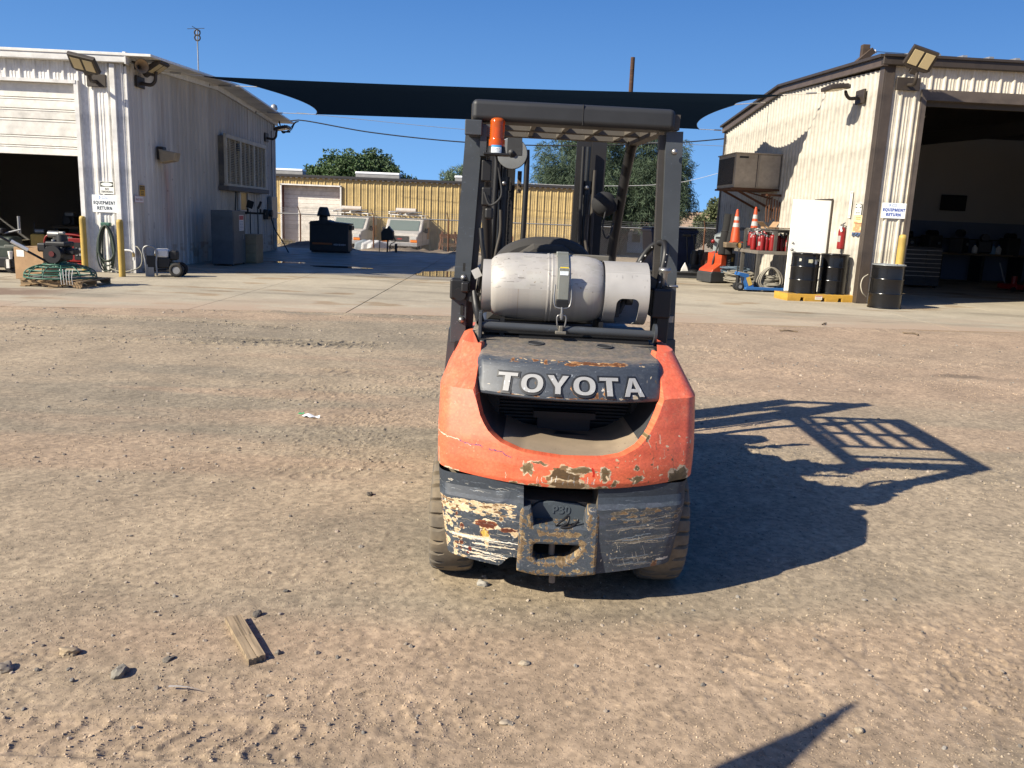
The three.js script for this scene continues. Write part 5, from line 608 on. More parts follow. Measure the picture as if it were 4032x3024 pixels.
  // foam rolls leaning on the table
  for (let i = 0; i < 2; i++) { const f = thing('foam_roll', i ? 'black foam roll leaning on table, right one of two' : 'black foam roll leaning on table, left one of two', 'roll', [5.62 + 0.16 * i, 0.8, -23.1 + 0.05 * i], 0, 'black foam rolls leaning by the table'); part('roll', tube([[0, 0, 0], [0.02, 0.3, -0.05], [0.1, 0.75, -0.15], [0.14, 1.08, -0.22]], 0.11, 24, 14), G([0.018, 0.018, 0.018], 0.95), f); part('core', [at(new THREE.CircleGeometry(0.11, 16), 0.14, 1.08, -0.22, -Math.PI / 2), cyl(0.03, 0.03, 0.04, 0.14, 1.08, -0.22)], M.blackMatte, f); part('tie', at(new THREE.TorusGeometry(0.113, 0.008, 6, 20), 0.07, 0.62, -0.12, Math.PI / 2 - 0.2), M.charcoal, f); }
  // work table with shelf frame
  const tb = thing('work_table', 'grey steel work table with upper shelf along the cream wall', 'table', [0, 0, 0]), st = SC([0.10, 0.095, 0.085], 0.55);
  part('table_top', [ext([[6.02, 21.05], [6.95, 21.05], [6.95, 23.9], [5.82, 23.9]], 0.075, 0.004).rotateX(-Math.PI / 2).translate(0, 0.965, 0)], SC([0.22, 0.2, 0.175], 0.6), tb); for (const [x, z] of [[6.06, -21.1], [6.85, -21.2], [5.93, -23.75], [6.8, -23.8], [5.98, -22.3]]) part('leg', box(0.09, 0.93, 0.09, x, 0.465, z, 0.006), st, tb);
  part('shelf_frame', [box(0.07, 0.52, 0.07, 6.46, 1.26, -21.15), box(0.06, 0.52, 0.06, 6.8, 1.26, -21.2), box(0.06, 0.52, 0.06, 5.98, 1.26, -22.2), box(0.06, 0.52, 0.06, 5.9, 1.26, -23.6), beam([6.44, 1.5, -21.15], [6.85, 1.5, -21.2], 0.07, 0.07), beam([6.46, 1.5, -21.15], [6.2, 1.5, -23.6], 0.06, 0.06)], st, tb); part('upper_shelf', ext([[6.4, 21.1], [6.9, 21.1], [6.9, 23.6], [6.2, 23.6]], 0.03).rotateX(-Math.PI / 2).translate(0, 1.54, 0), st, tb);
  const R = rng(41); const ex = thing('fire_extinguisher', 'red fire extinguisher with white tag nearest the table corner', 'fire extinguisher', [6.12, 1.005, -21.35], 0.2, 'red fire extinguishers crowded on the work table');
  part('cylinder', lathe([[0, 0], [0.06, 0], [0.068, 0.015], [0.068, 0.29], [0.055, 0.335], [0.025, 0.36], [0, 0.36]], 20), M.red, ex); part('label', grid(10, 1, (u, v) => { const a = -0.9 + 1.8 * u; return [Math.sin(a) * 0.0695, 0.12 + 0.1 * v, Math.cos(a) * 0.0695]; }), G([0.42, 0.4, 0.38], 0.6), ex); part('valve', [cyl(0.02, 0.025, 0.05, 0, 0.38, 0), box(0.12, 0.018, 0.025, 0.03, 0.42, 0, 0.005, 0, 0, 0.25), box(0.12, 0.014, 0.025, 0.03, 0.39, 0, 0.005), cyl(0.02, 0.02, 0.02, 0, 0.39, 0.03, 'z')], M.steel, ex); part('discharge_hose', tube([[-0.02, 0.38, 0], [-0.08, 0.34, 0.01], [-0.085, 0.2, 0.02], [-0.075, 0.08, 0.02]], 0.011, 20, 6), M.black, ex); part('paper_tag', box(0.05, 0.09, 0.003, 0.05, 0.33, 0.05, 0, 0.2, 0.3, 0.4), M.white, ex);
  const rows = ['front row', 'second row', 'third row'], ord = ['first', 'second', 'third', 'fourth', 'fifth', 'sixth', 'seventh'];
  for (let r = 0; r < 3; r++) for (let i = 0; i < (r < 2 ? 7 : 4); i++) { if (!r && !i) continue; const c = copyOf(ex, `red fire extinguisher on the work table, ${ord[i]} from left in the ${rows[r]}`, [6.02 + i * 0.13 + R() * 0.03 + (r ? 0.02 : 0) - (r == 2 ? 0.05 : 0), r === 2 ? 1.1 : 1.005, -21.3 - r * 0.26 - R() * 0.06], R() * 6.3); const s = 0.9 + 0.25 * R(); c.scale.set(s, s * (0.95 + 0.12 * R()), s); }
  { const c = copyOf(ex, 'red fire extinguisher hanging on the cream wall beside the walk door', fr(RB, -0.09, 1.16, -0.97), RB.a - Math.PI / 2); c.scale.set(1.25, 1.4, 1.25); c.userData.group = undefined; delete c.userData.group; }
  // traffic cones
  const cn = thing('traffic_cone', 'tall orange traffic cone with two white bands, sunlit below', 'traffic cone', [5.93, 1.14, -23.05], 0.3, 'orange traffic cones on the work table'); const oc = std([0.66, 0.09, 0.022], 0.5, 0, { map: sharedGrime });
  part('base', box(0.33, 0.03, 0.33, 0, 0.015, 0, 0.01), oc, cn); part('cone_body', lathe([[0.14, 0.03], [0.035, 0.86], [0.02, 0.86], [0, 0.86]], 28), oc, cn); for (const [a, bb] of [[0.42, 0.53], [0.6, 0.7]]) { const rr = y => 0.142 - (y - 0.03) * 0.1265; part('reflective_band', cyl(rr(bb), rr(a), bb - a, 0, (a + bb) / 2, 0, 'y', 28, true), G([0.55, 0.56, 0.57], 0.4), cn); } part('tip', new THREE.SphereGeometry(0.03, 12, 8).translate(0, 0.87, 0), oc, cn);
  { const c = copyOf(cn, 'shaded orange traffic cone with round top further back on table', [6.55, 1.16, -23.5], 1.0); c.scale.set(1.0, 1.08, 1.0); }
  for (const [i, p] of [[0, [5.78, 1.005, -22.95]], [1, [5.98, 1.005, -23.0]]]) { const w = solo('wood_block', box(i ? 0.16 : 0.3, 0.14, 0.28, 0, 0.07, 0, 0.01), i ? G([0.6, 0.33, 0.08], 0.8) : M.woodGrey, i ? 'orange wooden block under the sunlit traffic cone, right one' : 'grey wooden block under the sunlit traffic cone, left one', 'block', p, 0.1); }
  { const c = thing('carton', 'open cardboard carton on the upper shelf behind the extinguishers', 'carton', [6.6, 1.3, -22.2], 0.3); part('tray', [box(0.36, 0.3, 0.3, 0, 0.15, 0, 0.006)], M.cardboard, c); part('flap', [box(0.2, 0.005, 0.3, 0.12, 0.36, 0, 0, 0, 0, 0.9), box(0.2, 0.005, 0.3, -0.24, 0.36, 0, 0, 0, 0, -0.7)], M.cardboard, c); }
  for (let i = 0; i < 5; i++) { const s = thing('shackle', `dusty metal clamp on the upper shelf, ${ord[i]} from the left`, 'clamp', [6.42 + i * 0.09, 1.56, -21.25 - 0.06 * (i % 2)], i * 1.3, 'metal clamps on the upper shelf'); part('bow', at(new THREE.TorusGeometry(0.045, 0.014, 6, 14, 4.4), 0, 0.02, 0, Math.PI / 2), M.woodGrey, s); part('pin', rod([-0.06, 0.02, 0.03], [0.07, 0.02, 0.03], 0.012), M.rust, s); }
  coil('hose_coil', 'heap of dusty grey hose coils under the table, right one', 'hose', [6.42, 0.0, -21.35], 0.2, 0, 17, 0.33, 0.4, 0.023, std([0.17, 0.155, 0.12], 0.8), 21, false); coil('hose_coil', 'upright dusty hose coil leaning under the table beside the leg', 'hose', [6.42, 0.02, -21.12], 0, 0, 10, 0.34, 0.29, 0.02, std([0.21, 0.19, 0.15], 0.8), 22, true); coil('hose_coil', 'heap of dusty grey hose coils under the table, left one', 'hose', [5.95, 0.1, -22.2], 0.4, 0, 14, 0.32, 0.5, 0.022, std([0.19, 0.17, 0.13], 0.8), 23, false); coil('hose_coil', 'bluish hose coil in the shade deep under the table', 'hose', [6.0, 0.3, -23.0], 0.4, 0, 9, 0.34, 0.4, 0.02, std([0.07, 0.10, 0.13], 0.7), 24, false);
  // hand pallet jack
  const pj = thing('pallet_jack', 'blue hand pallet jack with yellow sticker beside the table leg', 'pallet jack', [5.62, 0, -20.98], 0.12); for (const z of [-0.2, 0.2]) part('fork', box(1.1, 0.07, 0.15, 0.62, 0.075, z * 0.9, 0.01), M.blue, pj); part('frame', [ext([[-0.1, 0.4], [-0.08, 0.46], [0.14, 0.42], [0.34, 0.06], [0.16, 0.06], [0.06, 0.34]], 0.3, 0.01)], M.blue, pj); part('sticker', box(0.1, 0.22, 0.004, 0.175, 0.25, 0.166, 0, 0, 0, 0.42), M.yellow, pj); part('wheel', [lathe([[0.045, -0.04], [0.1, -0.04], [0.105, 0], [0.1, 0.04], [0.045, 0.04]], 24, 'z').translate(-0.03, 0.105, 0.1)], M.rubber, pj); part('wheel', [lathe([[0.045, -0.04], [0.1, -0.04], [0.105, 0], [0.1, 0.04], [0.045, 0.04]], 24, 'z').translate(-0.03, 0.105, -0.1)], M.rubber, pj); part('hub', cyl(0.05, 0.05, 0.28, -0.03, 0.105, 0, 'z'), M.galv, pj); part('pump', [cyl(0.05, 0.05, 0.3, -0.06, 0.3, 0), rod([-0.08, 0.3, 0], [-0.1, 1.0, 0], 0.018), tube([[-0.1, 1.0, -0.02], [-0.14, 1.12, -0.08], [-0.1, 1.2, 0], [-0.06, 1.12, 0.08], [-0.1, 1.0, 0.02]], 0.013, 24, 6)], M.black, pj);
  // drums on the spill pallet
  const sp = thing('spill_pallet', 'yellow plastic spill pallet under two black drums', 'spill pallet', [6.84, 0, -19.1], rad(7)), ym = SC([0.68, 0.40, 0.06], 0.5);
  const half = 0.79, shp = [[-half, 0.0], [-half, 0.145], [half, 0.145], [half, 0.0], [0.52, 0], [0.5, 0.09], [0.42, 0.09], [0.4, 0], [0.12, 0], [0.1, 0.09], [0.02, 0.09], [0, 0], [-0.38, 0], [-0.4, 0.09], [-0.48, 0.09], [-0.5, 0]]; part('tray', ext(shp, 0.68, 0.012), ym, sp); part('grate', Array.from({ length: 12 }, (_, i) => box(0.05, 0.012, 0.62, -0.66 + i * 0.12, 0.152, 0)), G([0.1, 0.1, 0.1], 0.7), sp);
  part('label', new THREE.PlaneGeometry(0.17, 0.09).translate(-0.06, 0.085, 0.355), std([1, 1, 1], 0.6, 0, { map: canTex(128, 64, (c, w, h) => { c.fillStyle = '#e8ddc8'; c.fillRect(0, 0, w, h); c.fillStyle = '#a63a2a'; c.fillRect(4, 4, w - 8, 12); lines(c, 10, 24, 108, 4, 9, 4, '#55504a'); }) }), sp, null, true);
  const dm = std([0.010, 0.010, 0.011], 0.22, 0, { map: sharedScuff });
  const dr = thing('steel_drum', 'black steel drum with torn labels on spill pallet, left one', 'drum', [6.55, 0.16, -19.06], 0, 'black steel drums'), rr = 0.305, hh = 0.9;
  part('shell', lathe([[0, 0.02], [rr - 0.01, 0.02], [rr + 0.008, 0], [rr + 0.008, 0.02], [rr, 0.035], [rr, 0.28], [rr + 0.011, 0.295], [rr + 0.011, 0.305], [rr, 0.32], [rr, 0.58], [rr + 0.011, 0.595], [rr + 0.011, 0.605], [rr, 0.62], [rr, 0.8], [rr - 0.004, 0.82], [rr, 0.84], [rr, hh - 0.03]], 48), dm, dr); part('lid', lathe([[0, hh - 0.02], [rr - 0.02, hh - 0.02], [rr - 0.01, hh]], 48), dm, dr); part('closing_ring', at(new THREE.TorusGeometry(rr + 0.004, 0.011, 8, 48), 0, hh - 0.015, 0, Math.PI / 2), dm, dr); part('bung', cyl(0.035, 0.035, 0.03, 0.16, hh - 0.01, 0.05), M.galv, dr);
  const lone = copyOf(dr, 'black steel drum standing alone at the cream shed corner', [7.93, 0, -17.88], 0.6); lone.scale.set(1.08, 1.035, 1.08); lone.children[1].material = lone.children[2].material = G([0.42, 0.46, 0.48], 0.35, 0.3); lone.children[1].userData.label = 'pale blue grey lid';
  copyOf(dr, 'black steel drum on spill pallet, right one against the wall', [7.26, 0.16, -19.2], 1.9);
  const pts = (w, h, y, a) => { const s = Math.ceil(w / 0.03), g = grid(s, 3, (u, v) => { const q = a + (u - 0.5) * w / rr; return [Math.sin(q) * (rr + 0.002), y + (v - 0.5) * h * (1 - 0.3 * vn(u * 5, y * 9 + a)), Math.cos(q) * (rr + 0.002)]; }); return g; };
  part('torn_label', [pts(0.1, 0.09, 0.73, 0.05)], G([0.62, 0.6, 0.42], 0.7), dr); part('torn_label', [pts(0.16, 0.05, 0.75, 0.62)], G([0.5, 0.47, 0.3], 0.7), dr); part('torn_label', [pts(0.07, 0.1, 0.71, 0.5)], G([0.66, 0.68, 0.7], 0.7), dr); part('torn_label', [pts(0.05, 0.07, 0.75, -0.7)], G([0.62, 0.6, 0.5], 0.7), dr);
  solo('cable_loop', tube([[0, 0.2, 0], [-0.12, 0.3, 0.05], [-0.16, 0.45, 0.03], [-0.12, 0.6, 0], [0, 0.68, -0.05]], 0.012, 30, 6), std([0.4, 0.36, 0.28], 0.7), 'pale hose loop sticking out behind the lone drum', 'hose', [7.62, 0, -18.1]);
  // inside the bay
  const tc = thing('tool_chest', 'wide dark tool chest with steel drawer edges inside the bay', 'tool chest', [12.0, 0, -25.2], -0.05); part('case', box(1.15, 1.1, 0.6, 0, 0.62, 0, 0.01), M.charcoal, tc); for (let i = 0; i < 7; i++) for (const s of [0, 1]) part('drawer', [box(s ? 0.42 : 0.66, 0.11, 0.03, s ? 0.34 : -0.22, 0.3 + i * 0.125, 0.31, 0.006)], M.charcoal, tc); part('drawer_trim', Array.from({ length: 7 }, (_, i) => box(1.12, 0.018, 0.025, 0, 0.36 + i * 0.125, 0.335)), M.steel, tc); part('top_mat', box(1.2, 0.03, 0.64, 0, 1.19, 0), M.black, tc); for (const x of [-0.5, 0.5]) part('caster', cyl(0.06, 0.06, 0.05, x, 0.06, 0.2, 'x'), M.rubber, tc);
  const tv = thing('wall_screen', 'dark flat screen on the back wall inside the bay', 'screen', fr(RB, 8.35, 2.7, -11.2), RB.a); part('bezel', box(0.92, 0.54, 0.06, 0, 0, 0.03, 0.01), M.black, tv); part('panel', box(0.86, 0.48, 0.01, 0, 0, 0.065), M.glassDark, tv); part('bracket', box(0.3, 0.3, 0.06, 0, 0, -0.02), M.charcoal, tv);
  const wb = thing('wall_board', 'pale notice board on the back wall inside the bay', 'board', fr(RB, 5.4, 2.85, -11.25), RB.a); part('board', box(0.55, 1.5, 0.03, 0, 0, 0), G([0.10, 0.10, 0.11], 0.6), wb); for (let i = 0; i < 6; i++) part('paper', box(0.2, 0.17, 0.01, -0.13 + 0.26 * (i % 2), 0.5 - 0.45 * (i >> 1), 0.02), M.white, wb);
  const fl = thing('tube_light', 'fluorescent tube fitting under the bay roof', 'light fitting', fr(RB, 4.1, 4.9, -6.6), RB.a + 0.1); part('channel', box(0.75, 0.06, 0.12, 0, 0.05, 0), M.white, fl); part('tube', [cyl(0.02, 0.02, 0.72, 0, 0, 0.03, 'x'), cyl(0.02, 0.02, 0.72, 0, 0, -0.03, 'x')], std([0.8, 0.8, 0.76], 0.3), fl);
  const bench = thing('work_bench', 'cluttered dim workbench along the back wall inside the bay', 'workbench', fr(RB, 8.2, 0, -10.3), RB.a); part('top', box(4.6, 0.07, 0.8, 0, 0.95, 0), M.woodGrey, bench); for (const x of [-2.2, -0.7, 0.8, 2.2]) part('leg', box(0.1, 0.92, 0.7, x, 0.46, 0), M.charcoal, bench); part('back_shelf', box(4.6, 0.05, 0.3, 0, 1.45, -0.25), M.charcoal, bench);
  const names = [['squat dark machine at the left of the bay workbench', -1.9], ['dark compressor beside the left machine on the bay workbench', -1.0], ['dark machine under the screen on the bay workbench', 0.0], ['dark pump right of the screen on the bay workbench', 0.9], ['dark machine at the right of the bay workbench', 1.8]];
  names.forEach(([l, x], i) => { const p = fr(RB, 8.2 + x, 0.985, -10.2), s = thing('bench_machine', l, 'machine', p, i * 0.4); part('body', box(0.5 + 0.1 * (i % 3), 0.42 + 0.12 * ((i * 2) % 3), 0.45, 0, 0.24, 0, 0.05), M.charcoal, s); part('motor', cyl(0.13, 0.13, 0.34, 0, 0.55 + 0.06 * (i % 3), 0, 'x'), M.black, s); part('knob', cyl(0.05, 0.05, 0.05, 0.1, 0.3, 0.24, 'z'), M.galv, s); });
  [['white spray bottle left of two on the bay bench edge', 0.45, 0], ['pale blue jug on the bay bench edge beside spray bottle', 1.1, 1], ['white jug rightmost on the bay bench edge', 1.3, 0]].forEach(([l, x, k]) => { const s = thing('jug', l, 'jug', fr(RB, 8.2 + x, 0.985, -9.98), 0.2); part('body', lathe([[0, 0], [0.08, 0], [0.09, 0.03], [0.09, 0.2], [0.03, 0.27], [0.025, 0.3], [0, 0.3]], 18), k ? std([0.2, 0.35, 0.5], 0.4) : M.white, s); part('cap', cyl(0.03, 0.03, 0.04, 0, 0.31, 0), M.blue, s); });
  const rj = thing('floor_jack', 'dim red floor jack on the bay floor far right', 'jack', [14.9, 0, -25.2], 0.3); part('frame', [box(0.3, 0.16, 0.7, 0, 0.14, 0, 0.03), cyl(0.08, 0.08, 0.3, 0, 0.3, 0.1)], M.red, rj); part('handle', rod([0, 0.2, -0.2], [0, 0.8, -0.5], 0.02), M.galv, rj); for (const x of [-0.17, 0.17]) part('wheel', cyl(0.07, 0.07, 0.05, x, 0.07, 0.28, 'x'), M.rubber, rj);
}
// ---------------------------------------------------------------- the forklift (local: +z towards the rear, origin on the ground under the rear axle)
{
  const F = thing('forklift', 'worn orange and dark grey gas forklift seen from behind, TOYOTA on its rear', 'forklift', [0.235, 0, -3.65], rad(0.9)); F.rotation.z = rad(-0.55);
  // --- wear maps (paint, primer, rust, scratches where the photograph shows them)
  const blot = (c, R, x, y, rx, ry, cols, n = 22) => { cols.forEach((col, k) => { const s = 1 - k * 0.13; c.fillStyle = col; c.beginPath(); for (let i = 0; i <= n; i++) { const a = i / n * 2 * Math.PI, q = s * (0.6 + 0.55 * R()); c[i ? 'lineTo' : 'moveTo'](x + Math.cos(a) * rx * q, y + Math.sin(a) * ry * q); } c.fill(); }); };
  const speck = (c, R, n, x0, y0, w, h, r, cols) => { for (let i = 0; i < n; i++) { c.fillStyle = cols[Math.floor(R() * cols.length)]; const x = x0 + R() * w, y = y0 + R() * h, s = r * (0.3 + R() * R() * 1.4); c.beginPath(); c.ellipse(x, y, s * (0.6 + R()), s * (0.4 + 0.6 * R()), R() * 3, 0, 7); c.fill(); } };
  const scr = (c, R, n, x0, y0, w, h, L, ang, cols, lw) => { for (let i = 0; i < n; i++) { c.strokeStyle = cols[Math.floor(R() * cols.length)]; c.lineWidth = lw * (0.3 + R()); const x = x0 + R() * w, y = y0 + R() * h, a = ang + (R() - 0.5) * 0.16, l = L * (0.2 + R()); c.beginPath(); c.moveTo(x, y); c.lineTo(x + Math.cos(a) * l * 0.5, y + Math.sin(a) * l * 0.5 + 2 * (R() - 0.5)); c.lineTo(x + Math.cos(a) * l, y + Math.sin(a) * l); c.stroke(); } };
  const grainOver = (c, w, h, R, a, n) => { for (let i = 0; i < n; i++) { const v = R() < 0.5 ? '0,0,0' : '255,240,220'; c.fillStyle = `rgba(${v},${a * R()})`; const s = 2 + R() * 16; c.fillRect(R() * w, R() * h, s * (1 + R()), s * 0.5); } };
  // orange: u 0..1 = -1.0..1.0 m along the outline, v 0..1 = y 0.48..1.12
  const OW = 2048, OH = 660, ox = m => (m + 1.0) / 2 * OW, oy = y => (1 - (y - 0.48) / 0.64) * OH;
  const orangeTex = canTex(OW, OH, (c, w, h) => {
    const R = rng(501), pr = ['#cdbba0', '#8d7a5c', '#6b5a3f'], rust = ['#d9b083', '#8b6a45', '#5e4a30'];
    c.fillStyle = '#e06a4a'; c.fillRect(0, 0, w, h);
    for (let i = 0; i < 2600; i++) { const v = R(); c.fillStyle = v < 0.4 ? `rgba(160,50,22,${0.05 * R()})` : `rgba(250,150,110,${0.06 * R()})`; const s = 8 + 60 * R(); c.beginPath(); c.ellipse(R() * w, R() * h, s, s * 0.5, 0, 0, 7); c.fill(); }
    for (let i = 0; i < 5200; i++) { const y = Math.pow(R(), 2.3) * h * 0.5; c.fillStyle = `rgba(206,160,128,${0.05 + 0.15 * R()})`; const s = 1 + 5 * R(); c.beginPath(); c.ellipse(R() * w, y, s * 1.5, s, 0, 0, 7); c.fill(); }
    // bare patches: centre bottom, right corner, left corner
    blot(c, R, ox(-0.02), oy(0.585), 80, 52, ['#c9ad8a', '#7d6345', '#5d4a33']); blot(c, R, ox(0.0), oy(0.545), 105, 34, ['#c5b08e', '#786046']); blot(c, R, ox(0.05), oy(0.615), 70, 18, pr); blot(c, R, ox(-0.17), oy(0.61), 36, 34, pr); blot(c, R, ox(-0.12), oy(0.635), 46, 8, pr); blot(c, R, ox(-0.17), oy(0.525), 90, 16, pr); blot(c, R, ox(0.14), oy(0.53), 60, 20, pr); blot(c, R, ox(0.15), oy(0.605), 26, 40, pr);
    blot(c, R, ox(0.49), oy(0.56), 62, 62, ['#cdb795', '#6f6046', '#584a34']); blot(c, R, ox(0.44), oy(0.52), 40, 22, pr); blot(c, R, ox(0.29), oy(0.575), 36, 20, pr); blot(c, R, ox(0.285), oy(0.625), 14, 16, pr); blot(c, R, ox(0.19), oy(0.56), 14, 18, pr); blot(c, R, ox(0.33), oy(0.74), 12, 18, pr);
    blot(c, R, ox(-0.53), oy(0.54), 70, 26, pr); blot(c, R, ox(-0.43), oy(0.53), 40, 12, pr); blot(c, R, ox(-0.6), oy(0.58), 16, 60, ['#b8a68a', '#8b7b60']); blot(c, R, ox(-0.615), oy(0.70), 9, 24, pr); blot(c, R, ox(-0.40), oy(0.525), 10, 20, pr); blot(c, R, ox(-0.62), oy(0.55), 5, 22, ['#d8c23c']);
    blot(c, R, ox(0.6), oy(0.85), 10, 18, pr); blot(c, R, ox(0.61), oy(0.70), 10, 12, pr); blot(c, R, ox(-0.5), oy(0.83), 5, 5, pr);
    for (let i = 0; i < 46; i++) blot(c, R, ox(-0.45 + R() * 1.05), oy(0.5 + 0.04 * R()), 5 + R() * 18, 4 + R() * 9, pr);
    speck(c, R, 90, ox(0.1), oy(0.75), 470, 240, 5, ['#c9b18c', '#6d5a40', '#e2c7a2']); speck(c, R, 40, ox(-0.6), oy(0.9), 300, 300, 3, ['#e8b79a', '#b98a6a']);
    scr(c, R, 12, ox(0.28), oy(0.78), 260, 150, 70, 1.35, ['#e7a98c', '#c9b79c', '#7d5842'], 3); scr(c, R, 16, ox(-0.3), oy(0.56), 420, 10, 34, -1.5, ['#d9d2c4', '#8d8f94'], 3); scr(c, R, 20, ox(-0.6), oy(0.68), 1200, 100, 60, 0.1, ['rgba(240,170,140,.6)', 'rgba(150,60,30,.5)'], 2);
    c.strokeStyle = '#d8c6b2'; c.lineWidth = 3; c.beginPath(); c.moveTo(ox(-0.62), oy(0.705)); c.quadraticCurveTo(ox(-0.5), oy(0.70), ox(-0.42), oy(0.675)); c.stroke(); c.strokeStyle = '#6d4a66'; c.lineWidth = 4; c.beginPath(); c.moveTo(ox(-0.47), oy(0.688)); c.quadraticCurveTo(ox(-0.42), oy(0.676), ox(-0.36), oy(0.675)); c.moveTo(ox(-0.33), oy(0.67)); c.lineTo(ox(-0.24), oy(0.652)); c.stroke(); c.fillStyle = '#c22a1a'; c.fillRect(ox(0.095), oy(0.625), 10, 40);
  });
  // lower bumper: u = -0.75..0.75 m along the outline, v = y 0.08..0.56
  const BW = 2048, BH = 660, bx = m => (m + 0.75) / 1.5 * BW, by = y => (1 - (y - 0.08) / 0.48) * BH;
  const bumperTex = canTex(BW, BH, (c, w, h) => {
    const R = rng(733), cream = ['#dcc9aa', '#cbb28a'], pr = ['#d3bd96', '#a98a62', '#6f5136'], rust = ['#d8b58c', '#7a4226', '#5a2c1a'];
    c.fillStyle = '#3e454d'; c.fillRect(0, 0, w, h); for (let i = 0; i < 2400; i++) { c.fillStyle = R() < 0.5 ? `rgba(20,25,32,${0.12 * R()})` : `rgba(120,125,128,${0.10 * R()})`; const s = 5 + 40 * R(); c.beginPath(); c.ellipse(R() * w, R() * h, s * 1.6, s * 0.4, 0, 0, 7); c.fill(); }
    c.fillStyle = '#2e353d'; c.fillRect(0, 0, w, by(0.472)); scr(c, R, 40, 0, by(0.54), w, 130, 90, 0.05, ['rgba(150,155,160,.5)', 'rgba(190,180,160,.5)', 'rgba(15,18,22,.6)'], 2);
    // left: bright worn primer along the upper edge and outer edge
    for (let i = 0; i < 130; i++) blot(c, R, bx(-0.58 + R() * 0.36), by(0.445 - Math.pow(R(), 2) * 0.05), 8 + 34 * R(), 3 + 9 * R(), R() < 0.6 ? cream : pr, 12);
    for (let i = 0; i < 90; i++) blot(c, R, bx(-0.58 + Math.pow(R(), 2) * 0.12), by(0.13 + R() * 0.31), 6 + 22 * R(), 5 + 14 * R(), R() < 0.5 ? cream : R() < 0.5 ? pr : rust, 12);
    blot(c, R, bx(-0.44), by(0.415), 44, 26, ['#ead8ba', '#e2caa0']); blot(c, R, bx(-0.34), by(0.355), 100, 34, ['#e9d7b6', '#d9bb90', '#7d4428', '#5d2c1a']); blot(c, R, bx(-0.35), by(0.31), 34, 50, ['#e9d7b6', '#6f3a22', '#c9a94e']); blot(c, R, bx(-0.345), by(0.27), 13, 44, cream); blot(c, R, bx(-0.24), by(0.34), 70, 16, rust); blot(c, R, bx(-0.21), by(0.325), 30, 22, cream); blot(c, R, bx(-0.27), by(0.385), 14, 16, pr);
    for (const [y, x0, L] of [[0.30, -0.55, 330], [0.295, -0.54, 420], [0.245, -0.5, 340], [0.225, -0.49, 330], [0.265, -0.42, 260], [0.205, -0.44, 200]]) { scr(c, R, 7, bx(x0), by(y), 60, 7, L, 0.07, ['#efe0c6', '#dcc6a2', '#fbf0dc'], 5); }
    scr(c, R, 60, bx(-0.56), by(0.42), 470, 400, 90, 0.07, ['rgba(235,220,195,.9)', 'rgba(200,180,150,.7)', 'rgba(150,150,150,.5)'], 2.4); scr(c, R, 20, bx(-0.5), by(0.35), 400, 250, 50, 1.5, ['rgba(225,205,180,.8)'], 2); speck(c, R, 200, bx(-0.57), by(0.44), 520, 430, 5, ['#e8d9bd', '#cdb28a', '#8e9aa0', '#b7a98f']);
    blot(c, R, bx(-0.43), by(0.235), 16, 13, ['#6d2a1e']); blot(c, R, bx(-0.445), by(0.215), 14, 9, ['#7a3020']);
    // right: darker, horizontal dirty scrapes
    for (let i = 0; i < 46; i++) blot(c, R, bx(0.2 + R() * 0.36), by(0.45 - Math.pow(R(), 1.6) * 0.06), 10 + 30 * R(), 3 + 9 * R(), R() < 0.35 ? ['#a08a6c', '#7d6344'] : ['#8d8272', '#5c5448'], 14);
    for (const [y, a] of [[0.41, 120], [0.37, 200], [0.32, 330], [0.31, 260], [0.235, 150], [0.205, 170], [0.145, 330]]) scr(c, R, 14, bx(0.22), by(y), 240, 14, a, -0.08, ['#8d8577', '#a59a86', '#6c6558', '#77828a'], 4);
    scr(c, R, 70, bx(0.16), by(0.43), 480, 400, 110, -0.08, ['rgba(150,140,122,.7)', 'rgba(110,104,92,.7)', 'rgba(70,84,98,.6)'], 3); speck(c, R, 170, bx(0.16), by(0.44), 520, 430, 4.5, ['#a3957c', '#7d705c', '#c9bb9f', '#525a60']); scr(c, R, 12, bx(0.2), by(0.34), 250, 200, 60, 1.1, ['#b9b09c'], 2.4); blot(c, R, bx(0.46), by(0.19), 26, 40, ['#9a7c5c', '#6c4a34']); blot(c, R, bx(0.5), by(0.22), 60, 9, ['#c9bfae']);
    // lower edges dusty and chipped
    for (let i = 0; i < 130; i++) blot(c, R, bx(-0.6 + R() * 1.2), by(0.105 + 0.03 * R() * R()), 6 + 26 * R(), 3 + 6 * R(), R() < 0.5 ? ['#9c8667', '#7d6747'] : ['#c3ab84', '#8d7350'], 12);
    scr(c, R, 26, bx(-0.56), by(0.525), 500, 60, 60, 0.1, ['rgba(220,210,190,.7)', 'rgba(140,150,160,.6)'], 2); blot(c, R, bx(-0.5), by(0.515), 20, 9, ['#d8cfbd', '#9d9486']);
  });
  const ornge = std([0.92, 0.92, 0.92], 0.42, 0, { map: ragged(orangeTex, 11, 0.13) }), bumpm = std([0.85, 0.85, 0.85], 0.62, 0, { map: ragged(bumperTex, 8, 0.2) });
  const dustTex = pixTex(512, 512, (u, v) => { const a = fbm(u * 4, v * 4, 6, 4), b = vn(u * 128, v * 128, 128), k = clamp((a - 0.36) * 3.2); const n = 0.9 + 0.2 * (b - 0.5); return [lerp(0.33, 0.62, k) * n, lerp(0.33, 0.54, k) * n, lerp(0.34, 0.45, k) * n]; });
  const dustM = std([0.75, 0.75, 0.75], 0.9, 0, { map: rep(dustTex, 1.6) }), soil = std([0.33, 0.26, 0.185], 0.95, 0, { map: sharedGrime });
  const slate = SC([0.062, 0.072, 0.086], 0.45), post = SC([0.075, 0.088, 0.105], 0.42), blk = M.black;
